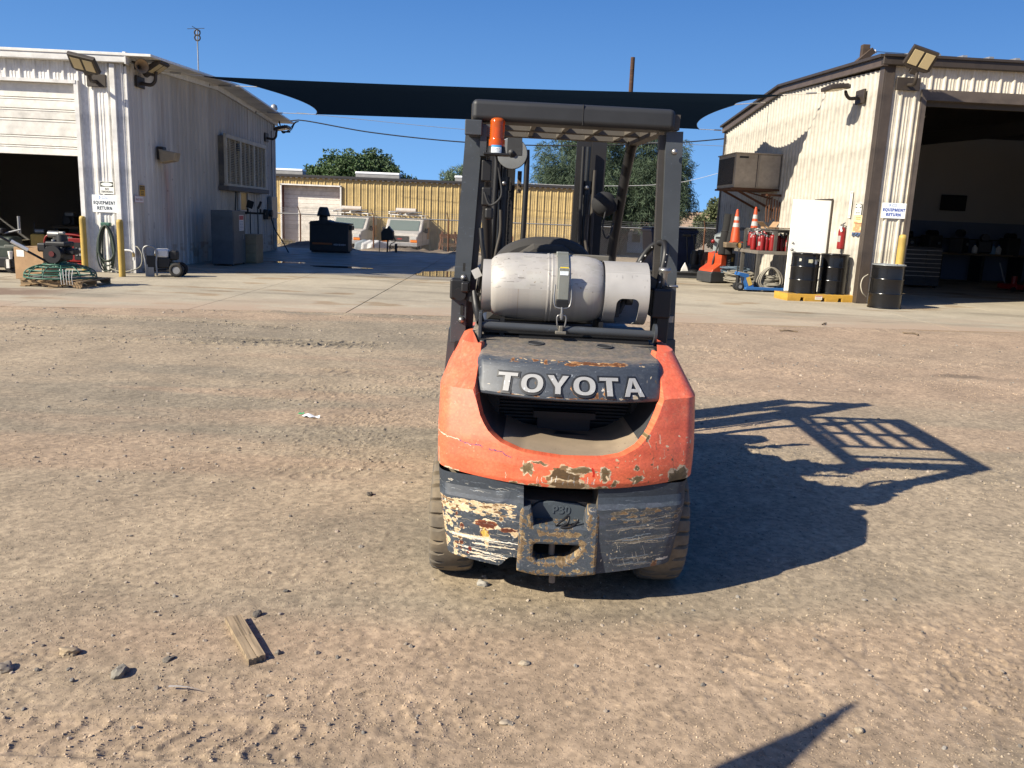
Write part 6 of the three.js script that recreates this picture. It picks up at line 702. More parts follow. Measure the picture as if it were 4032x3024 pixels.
  // outline of the counterweight at height y: rear arc, rounded corner, straight side
  const Wd = y => interp([[0.5, 0.548], [0.7, 0.556], [0.895, 0.556], [1.06, 0.478]], y), dz = y => interp([[0.53, -0.012], [0.56, 0], [0.62, 0], [0.7, -0.014], [0.895, -0.075], [1.06, -0.30]], y);
  const NA = 54, NC = 8, NS = 8;
  function outline(y, W = Wd(y), z0 = 0.42 + dz(y), k = 0.18, front = -0.72, rc = 0.075) { const half = [], xe = W - rc, zx = x => z0 - k * Math.pow(x / 0.57, 2.1), ze = zx(xe); for (let i = 0; i <= NA / 2; i++) { const x = xe * i / (NA / 2); half.push([x, zx(x)]); } const s0 = Math.atan2(-2.1 * k / 0.57 * Math.pow(xe / 0.57, 1.1), 1); const p1 = [xe + rc * 0.93, ze + Math.tan(s0) * rc * 0.55], p2 = [W, ze + Math.tan(s0) * rc - 0.075]; for (let i = 1; i <= NC; i++) { const t = i / NC, q = 1 - t; half.push([q * q * xe + 2 * q * t * p1[0] + t * t * p2[0], q * q * ze + 2 * q * t * p1[1] + t * t * p2[1]]); } for (let i = 1; i <= NS; i++) half.push([W, lerp(p2[1], front, i / NS)]); return [...half.slice(1).reverse().map(([x, z]) => [-x, z]), ...half]; }
  const NN = outline(0.6).length, mid = (NN - 1) / 2;
  const arc = (() => { const o = outline(0.6), s = [0]; for (let i = 1; i < NN; i++) s.push(s[i - 1] + Math.hypot(o[i][0] - o[i - 1][0], o[i][1] - o[i - 1][1])); const m = s[mid]; return s.map(q => q - m); })();
  // U shaped opening
  const uTop = x => interp([[-0.47, 1.075], [-0.445, 1.02], [-0.415, 0.93], [-0.395, 0.86], [-0.37, 0.785], [-0.335, 0.738], [-0.29, 0.705], [-0.2, 0.676], [-0.03, 0.662], [0.14, 0.664], [0.22, 0.676], [0.29, 0.712], [0.335, 0.765], [0.37, 0.83], [0.395, 0.9], [0.42, 0.97], [0.44, 1.03], [0.455, 1.075]], x);
  const rearEnd = o => o; const isU = x => x > -0.468 && x < 0.453;
  const yTop = i => { const x = outline(0.75)[i][0]; return isU(x) && Math.abs(i - mid) <= NA / 2 ? Math.min(uTop(x), 1.06) : 1.06 - (Math.abs(i - mid) > NA / 2 + NC ? 0.02 * (Math.abs(i - mid) - NA / 2 - NC) / NS : 0); };
  const OY = y => { const c = outline(y); return c; }; const cache = new Map(); const oc = y => { const k = Math.round(y * 400); if (!cache.has(k)) cache.set(k, outline(k / 400)); return cache.get(k); };
  const yBot = i => { const o = oc(0.53)[i]; return 0.535 + 0.03 * Math.pow(Math.min(1, Math.abs(o[0]) / 0.55), 2); };
  const RV = 40; const cwPt = (i, y) => { const [x, z] = outline(y)[i]; return [x, y, z]; };
  const body = new THREE.Group(); body.name = 'counterweight'; F.add(body);
  const shellG = grid(NN - 1, RV, (u, v, i, j) => { const a = yBot(i), b = yTop(i); const m = Math.min(0.895, b); return cwPt(i, v < 0.625 ? lerp(a, m, v / 0.625) : lerp(m, b, (v - 0.625) / 0.375)); }, (u, v, p, i) => [(arc[i] + 1.0) / 2, (p[1] - 0.48) / 0.64]);
  part('orange_shell', creased(shellG, 0.3), ornge, body, 'sunburnt orange U shaped rear with chipped paint', true);
  const lipIdx = []; for (let i = 0; i < NN; i++) if (isU(oc(0.75)[i][0]) && Math.abs(i - mid) <= NA / 2) lipIdx.push(i);
  const i0 = lipIdx[0] - 1, i1 = lipIdx[lipIdx.length - 1] + 1;
  // bevelled lip (orange) then the dark inside
  const lip = (t, i) => { const p = cwPt(i, yTop(i)); return p; };
  const side = [[0, 0], [0.035, -0.018]];
  part('shell_lip', grid(i1 - i0, 3, (u, v, i) => { const p = lip(0, i + i0); const t = v; return [p[0] * (1 - 0.035 * t), p[1] - 0.004 * t * t + 0.004 * t, p[2] - 0.05 * t]; }, (u, v, p, i) => [(arc[i + i0] + 1) / 2, (p[1] - 0.48) / 0.64]), ornge, body, null, true);
  const inner = (f0, f1, mat, nm, lab) => part(nm, grid(f1 - f0, 8, (u, v, i) => { const p = lip(0, i + f0); const x = p[0] * 0.965; return [x * (1 - 0.06 * v), p[1] - 0.003 + 0.012 * v, p[2] - 0.05 - 0.40 * v]; }), mat, body, lab);
  const fl0 = lipIdx.findIndex(i => oc(0.75)[i][0] > -0.30) + lipIdx[0], fl1 = lipIdx.findIndex(i => oc(0.75)[i][0] > 0.30) + lipIdx[0];
  inner(fl0, fl1, soil, 'ledge', 'dusty tan ledge inside the opening'); inner(i0, fl0, DU([0.09, 0.095, 0.10], 0.7), 'recess_side'); inner(fl1, i1, DU([0.09, 0.095, 0.10], 0.7), 'recess_side');
  for (const s of [-1, 1]) { const st = s < 0 ? 0 : i1, en = s < 0 ? i0 : NN - 1; part('shoulder', grid(en - st, 4, (u, v, i) => { const p = cwPt(i + st, yTop(i + st)); return [lerp(p[0], s * 0.44, v), p[1] + 0.014 * Math.sin(v * Math.PI / 2), lerp(p[2], Math.min(p[2], -0.27), v)]; }, (u, v, p, i) => [(arc[i + st] + 1) / 2, 0.93]), ornge, body, null, true); }
  part('under_core', [box(0.98, 0.5, 0.95, 0, 0.42, -0.42), box(1.05, 0.3, 0.5, 0, 0.85, -0.55)], blk, body);  // dark filler core added behind the shell to block light
  // radiator grille in the recess
  const rad_ = part('radiator_grille', [box(0.84, 0.42, 0.04, 0, 0.85, -0.1)], std([0.008, 0.008, 0.009], 0.8), F); for (let i = 0; i < 14; i++) part('grille_slat', box(0.64, 0.008, 0.02, 0, 0.70 + i * 0.016, -0.075), std([0.016, 0.016, 0.017], 0.6), rad_); part('duct_bar', [box(0.28, 0.03, 0.03, 0.0, 0.745, 0.0), box(0.24, 0.06, 0.02, 0.0, 0.70, -0.02)], std([0.02, 0.02, 0.021], 0.7), rad_); part('side_duct', box(0.1, 0.3, 0.1, -0.345, 0.80, -0.06), std([0.02, 0.021, 0.022], 0.7), rad_); part('side_duct', box(0.1, 0.3, 0.1, 0.35, 0.80, -0.06), std([0.02, 0.021, 0.022], 0.7), rad_);
  // --- hood
  const hood = new THREE.Group(); hood.name = 'rear_hood'; F.add(hood);
  const hp = [[-0.34, 1.02], [-0.35, 1.055], [-0.33, 1.072], [-0.2, 1.066], [0.0, 1.052], [0.14, 1.035], [0.19, 1.024], [0.222, 1.006], [0.24, 0.985], [0.30, 0.895], [0.302, 0.882], [0.285, 0.874], [0.1, 0.885], [-0.1, 0.90]];
  const hcurve = new THREE.CatmullRomCurve3(hp.map(p => V(0, p[1], p[0])), false, 'catmullrom', 0.18);
  const hW = z => interp([[-0.35, 0.445], [0.2, 0.408], [0.31, 0.398]], z);
  const hx = u => { const s = 2 * u - 1; return Math.sign(s) * (1 - Math.pow(1 - Math.abs(s), 1.5)); };
  const hoodPt = (u, t) => { const p = hcurve.getPoint(t), s = hx(u), e = Math.abs(s), x = s * hW(p.z); const drop = sst(0.93, 1.0, e) * 0.02; return [x, p.y - (p.y > 0.95 ? drop : 0) + 0.006 * (1 - e * e) * (p.y < 0.9 ? -0.6 : 1), p.z - 0.085 * Math.pow(e, 2.2) * sst(-0.3, 0.2, p.z) - drop * 0.5]; };
  const HW = 1024, HH = 1024; const hoodTex = canTex(HW, HH, (c, w, h) => { const R = rng(91); c.fillStyle = '#444a52'; c.fillRect(0, 0, w, h); const Y = t => (1 - t) * h, X = m => (m + 0.45) / 0.9 * w;
    c.fillStyle = 'rgba(136,126,112,0.58)'; c.fillRect(0, Y(0.40), w, h); for (let i = 0; i < 1500; i++) { const t = 0.40 + 0.13 * R() * R(); c.fillStyle = `rgba(136,126,112,${0.22 * R()})`; c.beginPath(); c.ellipse(R() * w, Y(t), 8 + 30 * R(), 4 + 9 * R(), 0, 0, 7); c.fill(); }
    for (let i = 0; i < 5000; i++) { const t = 0.04 + 0.44 * Math.pow(R(), 0.8), n = fbm(i * 0.31 % 9, t * 20, 3); c.fillStyle = `rgba(${150 + 30 * n | 0},${132 + 24 * n | 0},${110 + 18 * n | 0},${0.04 + 0.10 * R()})`; const s = 2 + 11 * R(); c.beginPath(); c.ellipse(R() * w, Y(t), s * 1.8, s * 0.7, 0, 0, 7); c.fill(); }
    grainOver(c, w, h, R, 0.07, 2600); const rust = ['#c08f5c', '#86582e', '#6d4524'];
    blot(c, R, X(0.10), Y(0.505), 150, 24, rust, 40); blot(c, R, X(0.0), Y(0.525), 46, 34, rust); blot(c, R, X(0.2), Y(0.505), 46, 30, rust); blot(c, R, X(-0.11), Y(0.51), 14, 34, rust); blot(c, R, X(-0.15), Y(0.49), 20, 14, rust); blot(c, R, X(-0.25), Y(0.50), 10, 16, rust); speck(c, R, 50, X(-0.4), Y(0.53), 820, 60, 8, ['#b98a58', '#8b6039', '#c9b18c']);
    for (let i = 0; i < 40; i++) blot(c, R, X(-0.3 + R() * 0.62), Y(0.685 + 0.03 * R()), 5 + 20 * R(), 5 + 9 * R(), R() < 0.3 ? ['#d9d2c6', '#b9a88c'] : rust, 12); blot(c, R, X(0.02), Y(0.665), 30, 22, rust); blot(c, R, X(0.15), Y(0.675), 24, 20, ['#d8d0c2', '#b8834a']); speck(c, R, 160, 0, Y(0.72), w, 260, 3, ['#8d9298', '#6b5a44', '#c6b79c', '#2b3036']); scr(c, R, 30, X(-0.42), Y(0.66), 800, 170, 60, 0.05, ['rgba(160,165,170,.6)', 'rgba(30,32,36,.5)'], 2); });
  part('cover', creased(grid(60, 90, (u, v) => hoodPt(u, v), (u, v, p) => [(p[0] + 0.45) / 0.9, v]), 0.9), std([0.72, 0.72, 0.72], 0.5, 0, { map: ragged(hoodTex, 12, 0.16) }), hood, null, true);
  part('cover_end', [0, 1].map(s => grid(90, 6, (u, v) => { const p = hoodPt(s, s ? 1 - u : u), q = [s ? 0.40 : -0.40, 0.97, -0.05]; return [lerp(p[0], q[0], v * 0.98), lerp(p[1], q[1], v), lerp(p[2], q[2], v)]; })), slate, hood);
  for (const x of [-0.145, 0.165]) { const y = 1.061, z = -0.03; part('dark_hole_disc', at(cyl(0.034, 0.034, 0.012, 0, 0, 0, 'y', 24), x, y - 0.0045, z, 0.07), std([0.006, 0.006, 0.007], 0.9), hood); part('hole_rim', at(new THREE.TorusGeometry(0.035, 0.004, 6, 24), x, y + 0.001, z, Math.PI / 2 + 0.07), DU([0.10, 0.10, 0.10], 0.7), hood); }  // solid dark discs stand in for the shade inside open holes
  // raised letters TOYOTA
  { const L = [['T', -0.268, 0.084], ['O', -0.164, 0.092], ['Y', -0.057, 0.088], ['O', 0.053, 0.092], ['T', 0.158, 0.08], ['A', 0.262, 0.09]], hgt = 0.083, silv = SC([0.46, 0.48, 0.50], 0.42);
    for (const [ch, x, w] of L) { const tp = 0.66, f = s => { let lo = 0, hi = 1; for (let q = 0; q < 30; q++) { const m = (lo + hi) / 2; hx(m) * hW(0.27) < s ? lo = m : hi = m; } return lo; }, u = f(x), P = V(...hoodPt(u, tp)), A = V(...hoodPt(u, tp - 0.04)), Bq = V(...hoodPt(u + 0.02, tp)), up = A.sub(P).normalize(), rt = Bq.sub(P).normalize(), nn = rt.clone().cross(up).normalize(), u2 = nn.clone().cross(rt); const mx = new THREE.Matrix4().makeBasis(rt, u2, nn).setPosition(P.clone().addScaledVector(nn, 0.0005));
      const mk = (grow, dep, bev) => { const g = glyph(ch, 1, 1, 0.5, 0, fontS); const b = g.boundingBox; g.translate(-(b.min.x + b.max.x) / 2, -(b.min.y + b.max.y) / 2, 0).scale(w / (b.max.x - b.min.x), hgt / (b.max.y - b.min.y), dep / 0.5); return g; };
      const out = new TextGeometry(ch, { font: fontS, size: 1, depth: 0.01, curveSegments: 8, bevelEnabled: true, bevelSize: 0.085, bevelThickness: 0.01, bevelSegments: 1 }); out.computeBoundingBox(); { const b = out.boundingBox; out.translate(-(b.min.x + b.max.x) / 2, -(b.min.y + b.max.y) / 2, 0).scale((w + 0.018) / (b.max.x - b.min.x), (hgt + 0.02) / (b.max.y - b.min.y), 0.09); }
      const lt = part('letter', mk(0, 0.0055).applyMatrix4(mx), silv, hood); part('letter_border', out.applyMatrix4(mx), std([0.012, 0.013, 0.015], 0.5), lt); } }
  // --- lower bumper
  const bum = new THREE.Group(); bum.name = 'lower_bumper'; bum.position.x = -0.008; F.add(bum);
  const bW = y => interp([[0.1, 0.472], [0.46, 0.528], [0.54, 0.536]], y), bz = y => interp([[0.1, 0.40], [0.3, 0.425], [0.452, 0.43], [0.462, 0.425], [0.478, 0.397], [0.55, 0.392]], y);
  const rowsY = [0, 0.08, 0.2, 0.4, 0.6, 0.75, 0.86, 0.885, 0.90, 0.925, 1.0];
  const bPt = (i, y) => { const o = outline(y, bW(y), bz(y), 0.13, 0.12, 0.07); return [o[i][0], y, o[i][1]]; };
  const bBot = x => 0.147 + 0.045 * Math.min(1, Math.abs(x) / 0.48) + (x > -0.27 && x < -0.15 ? 0.055 * Math.pow(Math.sin((x + 0.27) / 0.12 * Math.PI), 0.7) : 0);
  const cols = []; { const o = outline(0.4, bW(0.4), bz(0.4), 0.13, 0.12, 0.07); for (let i = 0; i < NN; i++) cols.push(o[i][0]); }
  const iL = cols.findIndex(x => x > -0.172) , iR = cols.findIndex(x => x > 0.135) - 1;
  const barc = i => arc[i] * 0.965;
  for (const [a, bq, lab] of [[0, iL, 'left bumper face with pale peeling paint'], [iR, NN - 1, 'right bumper face, dark and scraped']]) {
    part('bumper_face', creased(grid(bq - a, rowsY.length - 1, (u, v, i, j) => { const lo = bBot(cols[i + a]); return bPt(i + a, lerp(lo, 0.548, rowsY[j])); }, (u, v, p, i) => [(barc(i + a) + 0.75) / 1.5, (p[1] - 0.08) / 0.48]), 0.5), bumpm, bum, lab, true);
    part('bumper_underside', grid(bq - a, 2, (u, v, i) => { const p = bPt(i + a, bBot(cols[i + a])); return [p[0] * (1 - 0.1 * v), p[1] + 0.02 * v, p[2] - 0.22 * v]; }), DU([0.1, 0.085, 0.07], 0.9), bum);
    const e = a === 0 ? bq : a; part('bumper_return', grid(1, rowsY.length - 1, (u, v, i, j) => { const p = bPt(e, lerp(bBot(cols[e]), 0.548, rowsY[j])); return [p[0], p[1], p[2] - 0.22 * u]; }), DU([0.16, 0.14, 0.115], 0.85), bum);
  }
  // centre tow block with an upper pocket and a lower mouth
  const worn2 = std([0.85, 0.85, 0.85], 0.75, 0, { map: ragged(canTex(1024, 1024, (c, w, h) => { const R = rng(17), X = m => (m + 0.25 - 0.0) / 0.5 * w, Y = y => (1 - (y - 0.02) / 0.5) * h, tan = ['#8a7559', '#786245', '#6a563d'], pale = ['#a8926c', '#8a7350'];
    c.fillStyle = '#434a52'; c.fillRect(0, 0, w, h); for (let i = 0; i < 500; i++) { c.fillStyle = R() < 0.5 ? `rgba(20,25,32,${0.12 * R()})` : `rgba(150,135,110,${0.12 * R()})`; const s = 5 + 40 * R(); c.beginPath(); c.ellipse(R() * w, R() * h, s, s * 0.6, 0, 0, 7); c.fill(); }
    const rim = (pts, n, r) => { for (let i = 0; i < n; i++) { const k = Math.floor(R() * pts.length), p = pts[k], q = pts[(k + 1) % pts.length], t = R(); blot(c, R, X(lerp(p[0], q[0], t)) + (R() - 0.5) * 30, Y(lerp(p[1], q[1], t)) + (R() - 0.5) * 30, 8 + r * R(), 6 + r * 0.7 * R(), R() < 0.75 ? tan : pale, 14); } };
    rim([[-0.142, 0.362], [-0.142, 0.405], [-0.098, 0.447], [0.06, 0.447], [0.106, 0.418], [0.106, 0.362]], 60, 18); rim([[-0.132, 0.225], [-0.132, 0.3], [0.08, 0.305], [0.09, 0.27], [0.02, 0.2], [-0.105, 0.2]], 95, 22); rim([[-0.2, 0.16], [-0.1, 0.15], [0.16, 0.16], [0.06, 0.17]], 70, 22); rim([[-0.19, 0.2], [-0.175, 0.45], [-0.165, 0.3]], 70, 22); rim([[0.15, 0.45], [0.145, 0.2], [0.12, 0.3]], 60, 18); rim([[-0.1, 0.335], [0.06, 0.335]], 60, 26);
    speck(c, R, 500, 0, 0, w, h, 5, ['#c2aa84', '#5c4c38', '#2f353c', '#8d8f8d']); scr(c, R, 40, X(-0.2), Y(0.45), 700, 600, 60, 0.1, ['rgba(200,180,150,.7)'], 3); }), 22, 0.25) });
  const uvTow = g => { const p = g.attributes.position, uv = g.attributes.uv; for (let i = 0; i < p.count; i++) uv.setXY(i, (p.getX(i) + 0.25) / 0.5, (p.getY(i) + (p.getZ(i) - 0.44) * 0.3 - 0.02) / 0.5); return g; };
  const up = [[-0.142, 0.362], [-0.142, 0.405], [-0.098, 0.442], [-0.04, 0.448], [0.06, 0.442], [0.106, 0.418], [0.106, 0.362]].reverse(), mo = [[-0.132, 0.232], [-0.132, 0.292], [-0.118, 0.303], [0.07, 0.303], [0.084, 0.292], [0.083, 0.272], [0.05, 0.228], [0.02, 0.207], [-0.105, 0.207]].reverse();
  const tb = part('tow_block', uvTow(merged(ext([[-0.172, 0.178], [-0.15, 0.172], [-0.1, 0.163], [0.05, 0.163], [0.135, 0.176], [0.135, 0.425], [0.128, 0.44], [0.11, 0.44], [0.104, 0.415], [0.098, 0.362], [-0.134, 0.362], [-0.14, 0.412], [-0.148, 0.438], [-0.165, 0.438], [-0.172, 0.425]], 0.075, 0.012, [mo]).translate(0, 0, 0.376))), worn2, bum, 'dirt caked tow block', true);
  part('pocket_back', ext([[-0.15, 0.345], [-0.15, 0.40], [-0.10, 0.44], [-0.04, 0.447], [0.06, 0.441], [0.116, 0.415], [0.116, 0.345]], 0.02, 0.004).translate(0, 0, 0.322), SC([0.075, 0.098, 0.125], 0.6), bum); part('pocket_floor', [box(0.25, 0.016, 0.09, -0.018, 0.358, 0.365)], soil, bum); part('mouth_back', box(0.26, 0.12, 0.02, -0.02, 0.255, 0.20), std([0.01, 0.01, 0.011], 0.9), bum); part('mouth_floor', box(0.2, 0.012, 0.2, -0.035, 0.2, 0.31), soil, bum); part('mouth_side', [box(0.012, 0.11, 0.2, -0.138, 0.255, 0.3), box(0.012, 0.11, 0.2, 0.09, 0.255, 0.3), box(0.24, 0.012, 0.2, -0.02, 0.309, 0.3)], DU([0.12, 0.11, 0.1], 0.9), bum);
  part('block_top', [box(0.31, 0.02, 0.16, -0.018, 0.432, 0.235, 0, -0.04), box(0.07, 0.02, 0.1, -0.17, 0.44, 0.35, 0.005, 0, 0, -0.3), box(0.06, 0.02, 0.1, 0.14, 0.44, 0.35, 0.005, 0, 0, 0.3)], soil, bum); part('gap_back', box(0.4, 0.12, 0.02, -0.018, 0.51, 0.16), std([0.006, 0.006, 0.007], 0.9), bum);  // gap back is a near black sheet standing in for the gap's shade
  { const g = new TextGeometry('P30', { font: fontS, size: 0.034, depth: 0.004, curveSegments: 4 }); part('cast_letters', at(g, -0.048, 0.398, 0.335), SC([0.09, 0.115, 0.145], 0.55), bum); }
  part('strap_loop', [tube([[-0.02, 0.365, 0.40], [-0.03, 0.378, 0.42], [0.0, 0.40, 0.41], [0.02, 0.41, 0.395], [0.016, 0.385, 0.41], [-0.012, 0.37, 0.42], [0.03, 0.372, 0.42], [0.058, 0.39, 0.40], [0.06, 0.397, 0.395]], 0.006, 50, 6)], M.black, bum); part('drawbar_pin', [cyl(0.0135, 0.0135, 0.13, -0.038, 0.24, 0.345), cyl(0.0135, 0.0135, 0.07, -0.03, 0.138, 0.37)], std([0.2, 0.165, 0.13], 0.8), bum);
  part('light_block_core', [box(0.86, 0.34, 0.3, 0, 0.36, -0.1), box(0.7, 0.25, 1.6, 0, 0.32, -0.9)], blk, F);  // dark filler boxes added to block light inside the body
  // --- wheels
  function tyre(r, w, x, z, nm) { const nT = 168, nW = 22, prof = [[-1, 0.62], [-1.0, 0.80], [-0.98, 0.9], [-0.9, 0.955], [-0.75, 0.98], [-0.5, 0.992], [0, 1], [0.5, 0.992], [0.75, 0.98], [0.9, 0.955], [0.98, 0.9], [1.0, 0.80], [1, 0.62]]; const g = grid(nT, nW, (u, v, i) => { const s = 2 * v - 1, e = Math.abs(s); const k = s * s * Math.sign(s) * 0.35 + s * 0.65; const t = v * (prof.length - 1), a = Math.floor(Math.min(t, prof.length - 1.001)), f = t - a, pw = lerp(prof[a][0], prof[a + 1][0], f), pr = lerp(prof[a][1], prof[a + 1][1], f); const q = u * 2 * Math.PI, lug = (((u * 28 + (pw > 0 ? 0.5 : 0)) % 1) + 1) % 1; const cut = Math.abs(pw) > 0.36 && pr > 0.85 && lug < 0.13 ? 0.016 : 0; const rr = r * pr - cut; return [pw * w / 2, Math.sin(q) * rr, Math.cos(q) * rr]; }); const m = part(nm, creased(g, 0.5).translate(x, r - 0.006, z), DU([0.27, 0.235, 0.185], 0.95), F, null, false); part('rim', lathe([[0, -0.05], [r * 0.3, -0.06], [r * 0.55, -0.07], [r * 0.63, -0.09], [r * 0.63, 0.09], [r * 0.55, 0.07], [r * 0.3, 0.06], [0, 0.05]], 28, 'x').translate(x, r, z), SC([0.3, 0.28, 0.25], 0.7), m); return m; }
  tyre(0.287, 0.2, -0.478, -0.0, 'rear_tyre'); tyre(0.287, 0.2, 0.458, -0.0, 'rear_tyre'); tyre(0.34, 0.24, -0.47, -1.7, 'front_tyre'); tyre(0.34, 0.24, 0.47, -1.7, 'front_tyre');
  // --- frame, floor, seat, dash
  part('side_frame', [box(0.2, 0.34, 1.0, -0.47, 0.72, -1.0, 0.03), box(0.2, 0.34, 1.0, 0.47, 0.72, -1.0, 0.03), box(0.22, 0.1, 0.8, -0.46, 0.74, -1.7, 0.03), box(0.22, 0.1, 0.8, 0.46, 0.74, -1.7, 0.03)], M.orange, F); part('step', [box(0.16, 0.04, 0.4, -0.5, 0.36, -1.05), box(0.16, 0.04, 0.4, 0.5, 0.36, -1.05)], blk, F); part('floor_plate', box(0.9, 0.05, 0.6, 0, 0.58, -1.5), blk, F); part('engine_hood', [box(0.86, 0.36, 0.95, 0, 0.86, -0.9, 0.04)], slate, F);
  const sb = [[-0.27, 1.1], [-0.27, 1.3], [-0.255, 1.38], [-0.2, 1.455], [-0.1, 1.50], [0.0, 1.51], [0.1, 1.505], [0.17, 1.47], [0.21, 1.40], [0.235, 1.3], [0.235, 1.1]].map(([x, y]) => [x - 0.08, y]);
  const seat = part('seat', [ext(new THREE.CatmullRomCurve3(sb.map(([x, y]) => V(x, 1.1 + (y - 1.1) * 0.925, 0))).getPoints(60).map(p => [p.x, p.y]), 0.09, 0.035).translate(0, 0, -0.82), box(0.5, 0.13, 0.5, -0.08, 1.1, -1.08, 0.05)], G([0.04, 0.038, 0.036], 0.75), F); part('seat_pad', ext([[-0.2, 1.3], [-0.18, 1.4], [-0.1, 1.455], [0.04, 1.455], [0.11, 1.41], [0.14, 1.3]].map(([x, y]) => [x - 0.05, y]), 0.05, 0.025).translate(0, 0, -0.755), G([0.06, 0.056, 0.05], 0.8), seat); part('armrest', [box(0.07, 0.09, 0.3, -0.34, 1.26, -0.95, 0.03), box(0.07, 0.12, 0.3, 0.22, 1.26, -0.95, 0.03)], M.blackMatte, seat);
  part('seat_rail', [box(0.44, 0.03, 0.03, 0.01, 1.425, -0.62, 0.006)], std([0.12, 0.11, 0.09], 0.8), F); part('dash', [box(0.7, 0.45, 0.2, -0.02, 0.95, -1.75, 0.05), rod([-0.05, 1.0, -1.7], [-0.06, 1.25, -1.42], 0.03)], M.blackMatte, F); part('steering_wheel', [at(new THREE.TorusGeometry(0.17, 0.016, 8, 30), -0.06, 1.27, -1.4, Math.PI / 2 - 0.9), rod([-0.22, 1.27, -1.4], [0.1, 1.27, -1.4], 0.012)], blk, F); for (let i = 0; i < 3; i++) part('lever', [rod([0.26 + i * 0.05, 1.0, -1.55], [0.28 + i * 0.05, 1.3, -1.5], 0.01), new THREE.SphereGeometry(0.02, 10, 8).translate(0.28 + i * 0.05, 1.31, -1.5)], blk, F); part('knob_lever', [new THREE.SphereGeometry(0.03, 14, 10).translate(0.235, 1.40, -0.9), rod([0.235, 1.4, -0.9], [0.16, 1.33, -0.92], 0.013)], blk, F);
  // --- overhead guard
  const gd = new THREE.Group(); gd.name = 'overhead_guard'; F.add(gd);
  for (const s of [-1, 1]) { part('rear_post', [beam([s * 0.548, 0.55, -0.46], [s * 0.518, 1.05, -0.46], 0.075, 0.09), beam([s * 0.520, 1.0, -0.46], [s * 0.474, 2.045, -0.46], 0.054, 0.08)], post, gd); part('post_web', [beam([s * 0.474, 1.02, -0.48], [s * 0.432, 2.03, -0.48], 0.042, 0.05)], std([0.06, 0.056, 0.052], 0.5, 0, { map: sharedScuff }), gd);
    part('side_rail', [beam([s * 0.462, 2.085, -0.42], [s * 0.47, 2.12, -1.85], 0.06, 0.07)], SC([0.09, 0.08, 0.068], 0.6), gd); part('front_post', [tube([[s * 0.465, 2.1, -1.72], [s * 0.462, 2.02, -1.82], [s * 0.44, 1.7, -1.95], [s * 0.42, 1.3, -2.06], [s * 0.41, 0.9, -2.1], [s * 0.41, 0.6, -2.1]], 0.034, 40, 6)], blk, gd); }
  part('rear_beam', [box(0.955, 0.098, 0.13, -0.012, 2.092, -0.45, 0.026)], G([0.03, 0.032, 0.036], 0.55), gd); part('beam_seam', box(0.004, 0.094, 0.132, 0.03, 2.092, -0.449, 0.002), M.blackMatte, gd);
  for (const [z, y, h] of [[-0.66, 2.075, 0.03], [-0.92, 2.10, 0.03], [-1.3, 2.115, 0.05], [-1.82, 2.13, 0.055]]) part('cross_bar', box(0.9, h, 0.05, 0, y, z, 0.006), SC([0.12, 0.11, 0.095], 0.6), gd); for (let i = 0; i < 5; i++) part('slat', [beam([-0.36 + i * 0.18, 2.11, -0.9], [-0.36 + i * 0.18, 2.135, -1.82], 0.026, 0.045)], SC([0.15, 0.135, 0.11], 0.6), gd);
  for (const [x, y] of [[-0.5, 1.17], [0.475, 1.95], [-0.49, 1.3]]) part('bolt', lathe([[0, 0.014], [0.012, 0.012], [0.016, 0], [0, 0]], 10, 'z').translate(x, y, -0.408), M.steel, gd);
  // beacon
  const bc = new THREE.Group(); bc.name = 'beacon'; F.add(bc); const bxp = -0.366, bzp = -0.38; part('amber_lens', lathe([[0.038, 0], [0.038, 0.03], ...Array.from({ length: 20 }, (_, i) => [0.033 + 0.0026 * (i % 2), 0.032 + i * 0.0042]), [0.03, 0.122], [0.018, 0.128], [0, 0.129]], 36).translate(bxp, 1.93, bzp), new THREE.MeshPhysicalMaterial({ color: new THREE.Color(0.72, 0.13, 0.006), roughness: 0.14, transmission: 0.5, thickness: 0 }), bc); part('lamp_core', cyl(0.012, 0.02, 0.08, bxp, 1.975, bzp), std([0.6, 0.25, 0.08], 0.5), bc); part('base', [cyl(0.04, 0.046, 0.034, bxp, 1.913, bzp), box(0.12, 0.01, 0.1, bxp, 1.893, bzp, 0.003)], blk, bc); part('bracket', [box(0.16, 0.06, 0.04, -0.42, 2.0, -0.42, 0.006), box(0.03, 0.13, 0.05, -0.43, 1.95, -0.42), box(0.08, 0.07, 0.03, -0.478, 2.01, -0.39, 0.005)], slate, bc);
  part('sticker', grid(10, 1, (u, v) => { const a = -0.55 + 1.1 * u; return [bxp + Math.sin(a) * 0.0445, 1.899 + 0.034 * v, bzp + Math.cos(a) * 0.0465]; }), std([1, 1, 1], 0.5, 0, { map: canTex(96, 64, (c, w, h) => { c.fillStyle = '#dfe7ea'; c.fillRect(0, 0, w, h); c.fillStyle = '#3d8fc4'; c.fillRect(0, 0, w, 18); lines(c, 6, 28, 84, 3, 11, 4, '#53616a'); }) }), bc, null, true); part('cable', tube([[bxp, 1.89, bzp - 0.02], [bxp + 0.02, 1.8, bzp - 0.03], [bxp + 0.03, 1.7, bzp - 0.02], [bxp - 0.02, 1.66, bzp - 0.03], [bxp - 0.05, 1.72, bzp - 0.04]], 0.006, 30, 6), M.cable, bc);
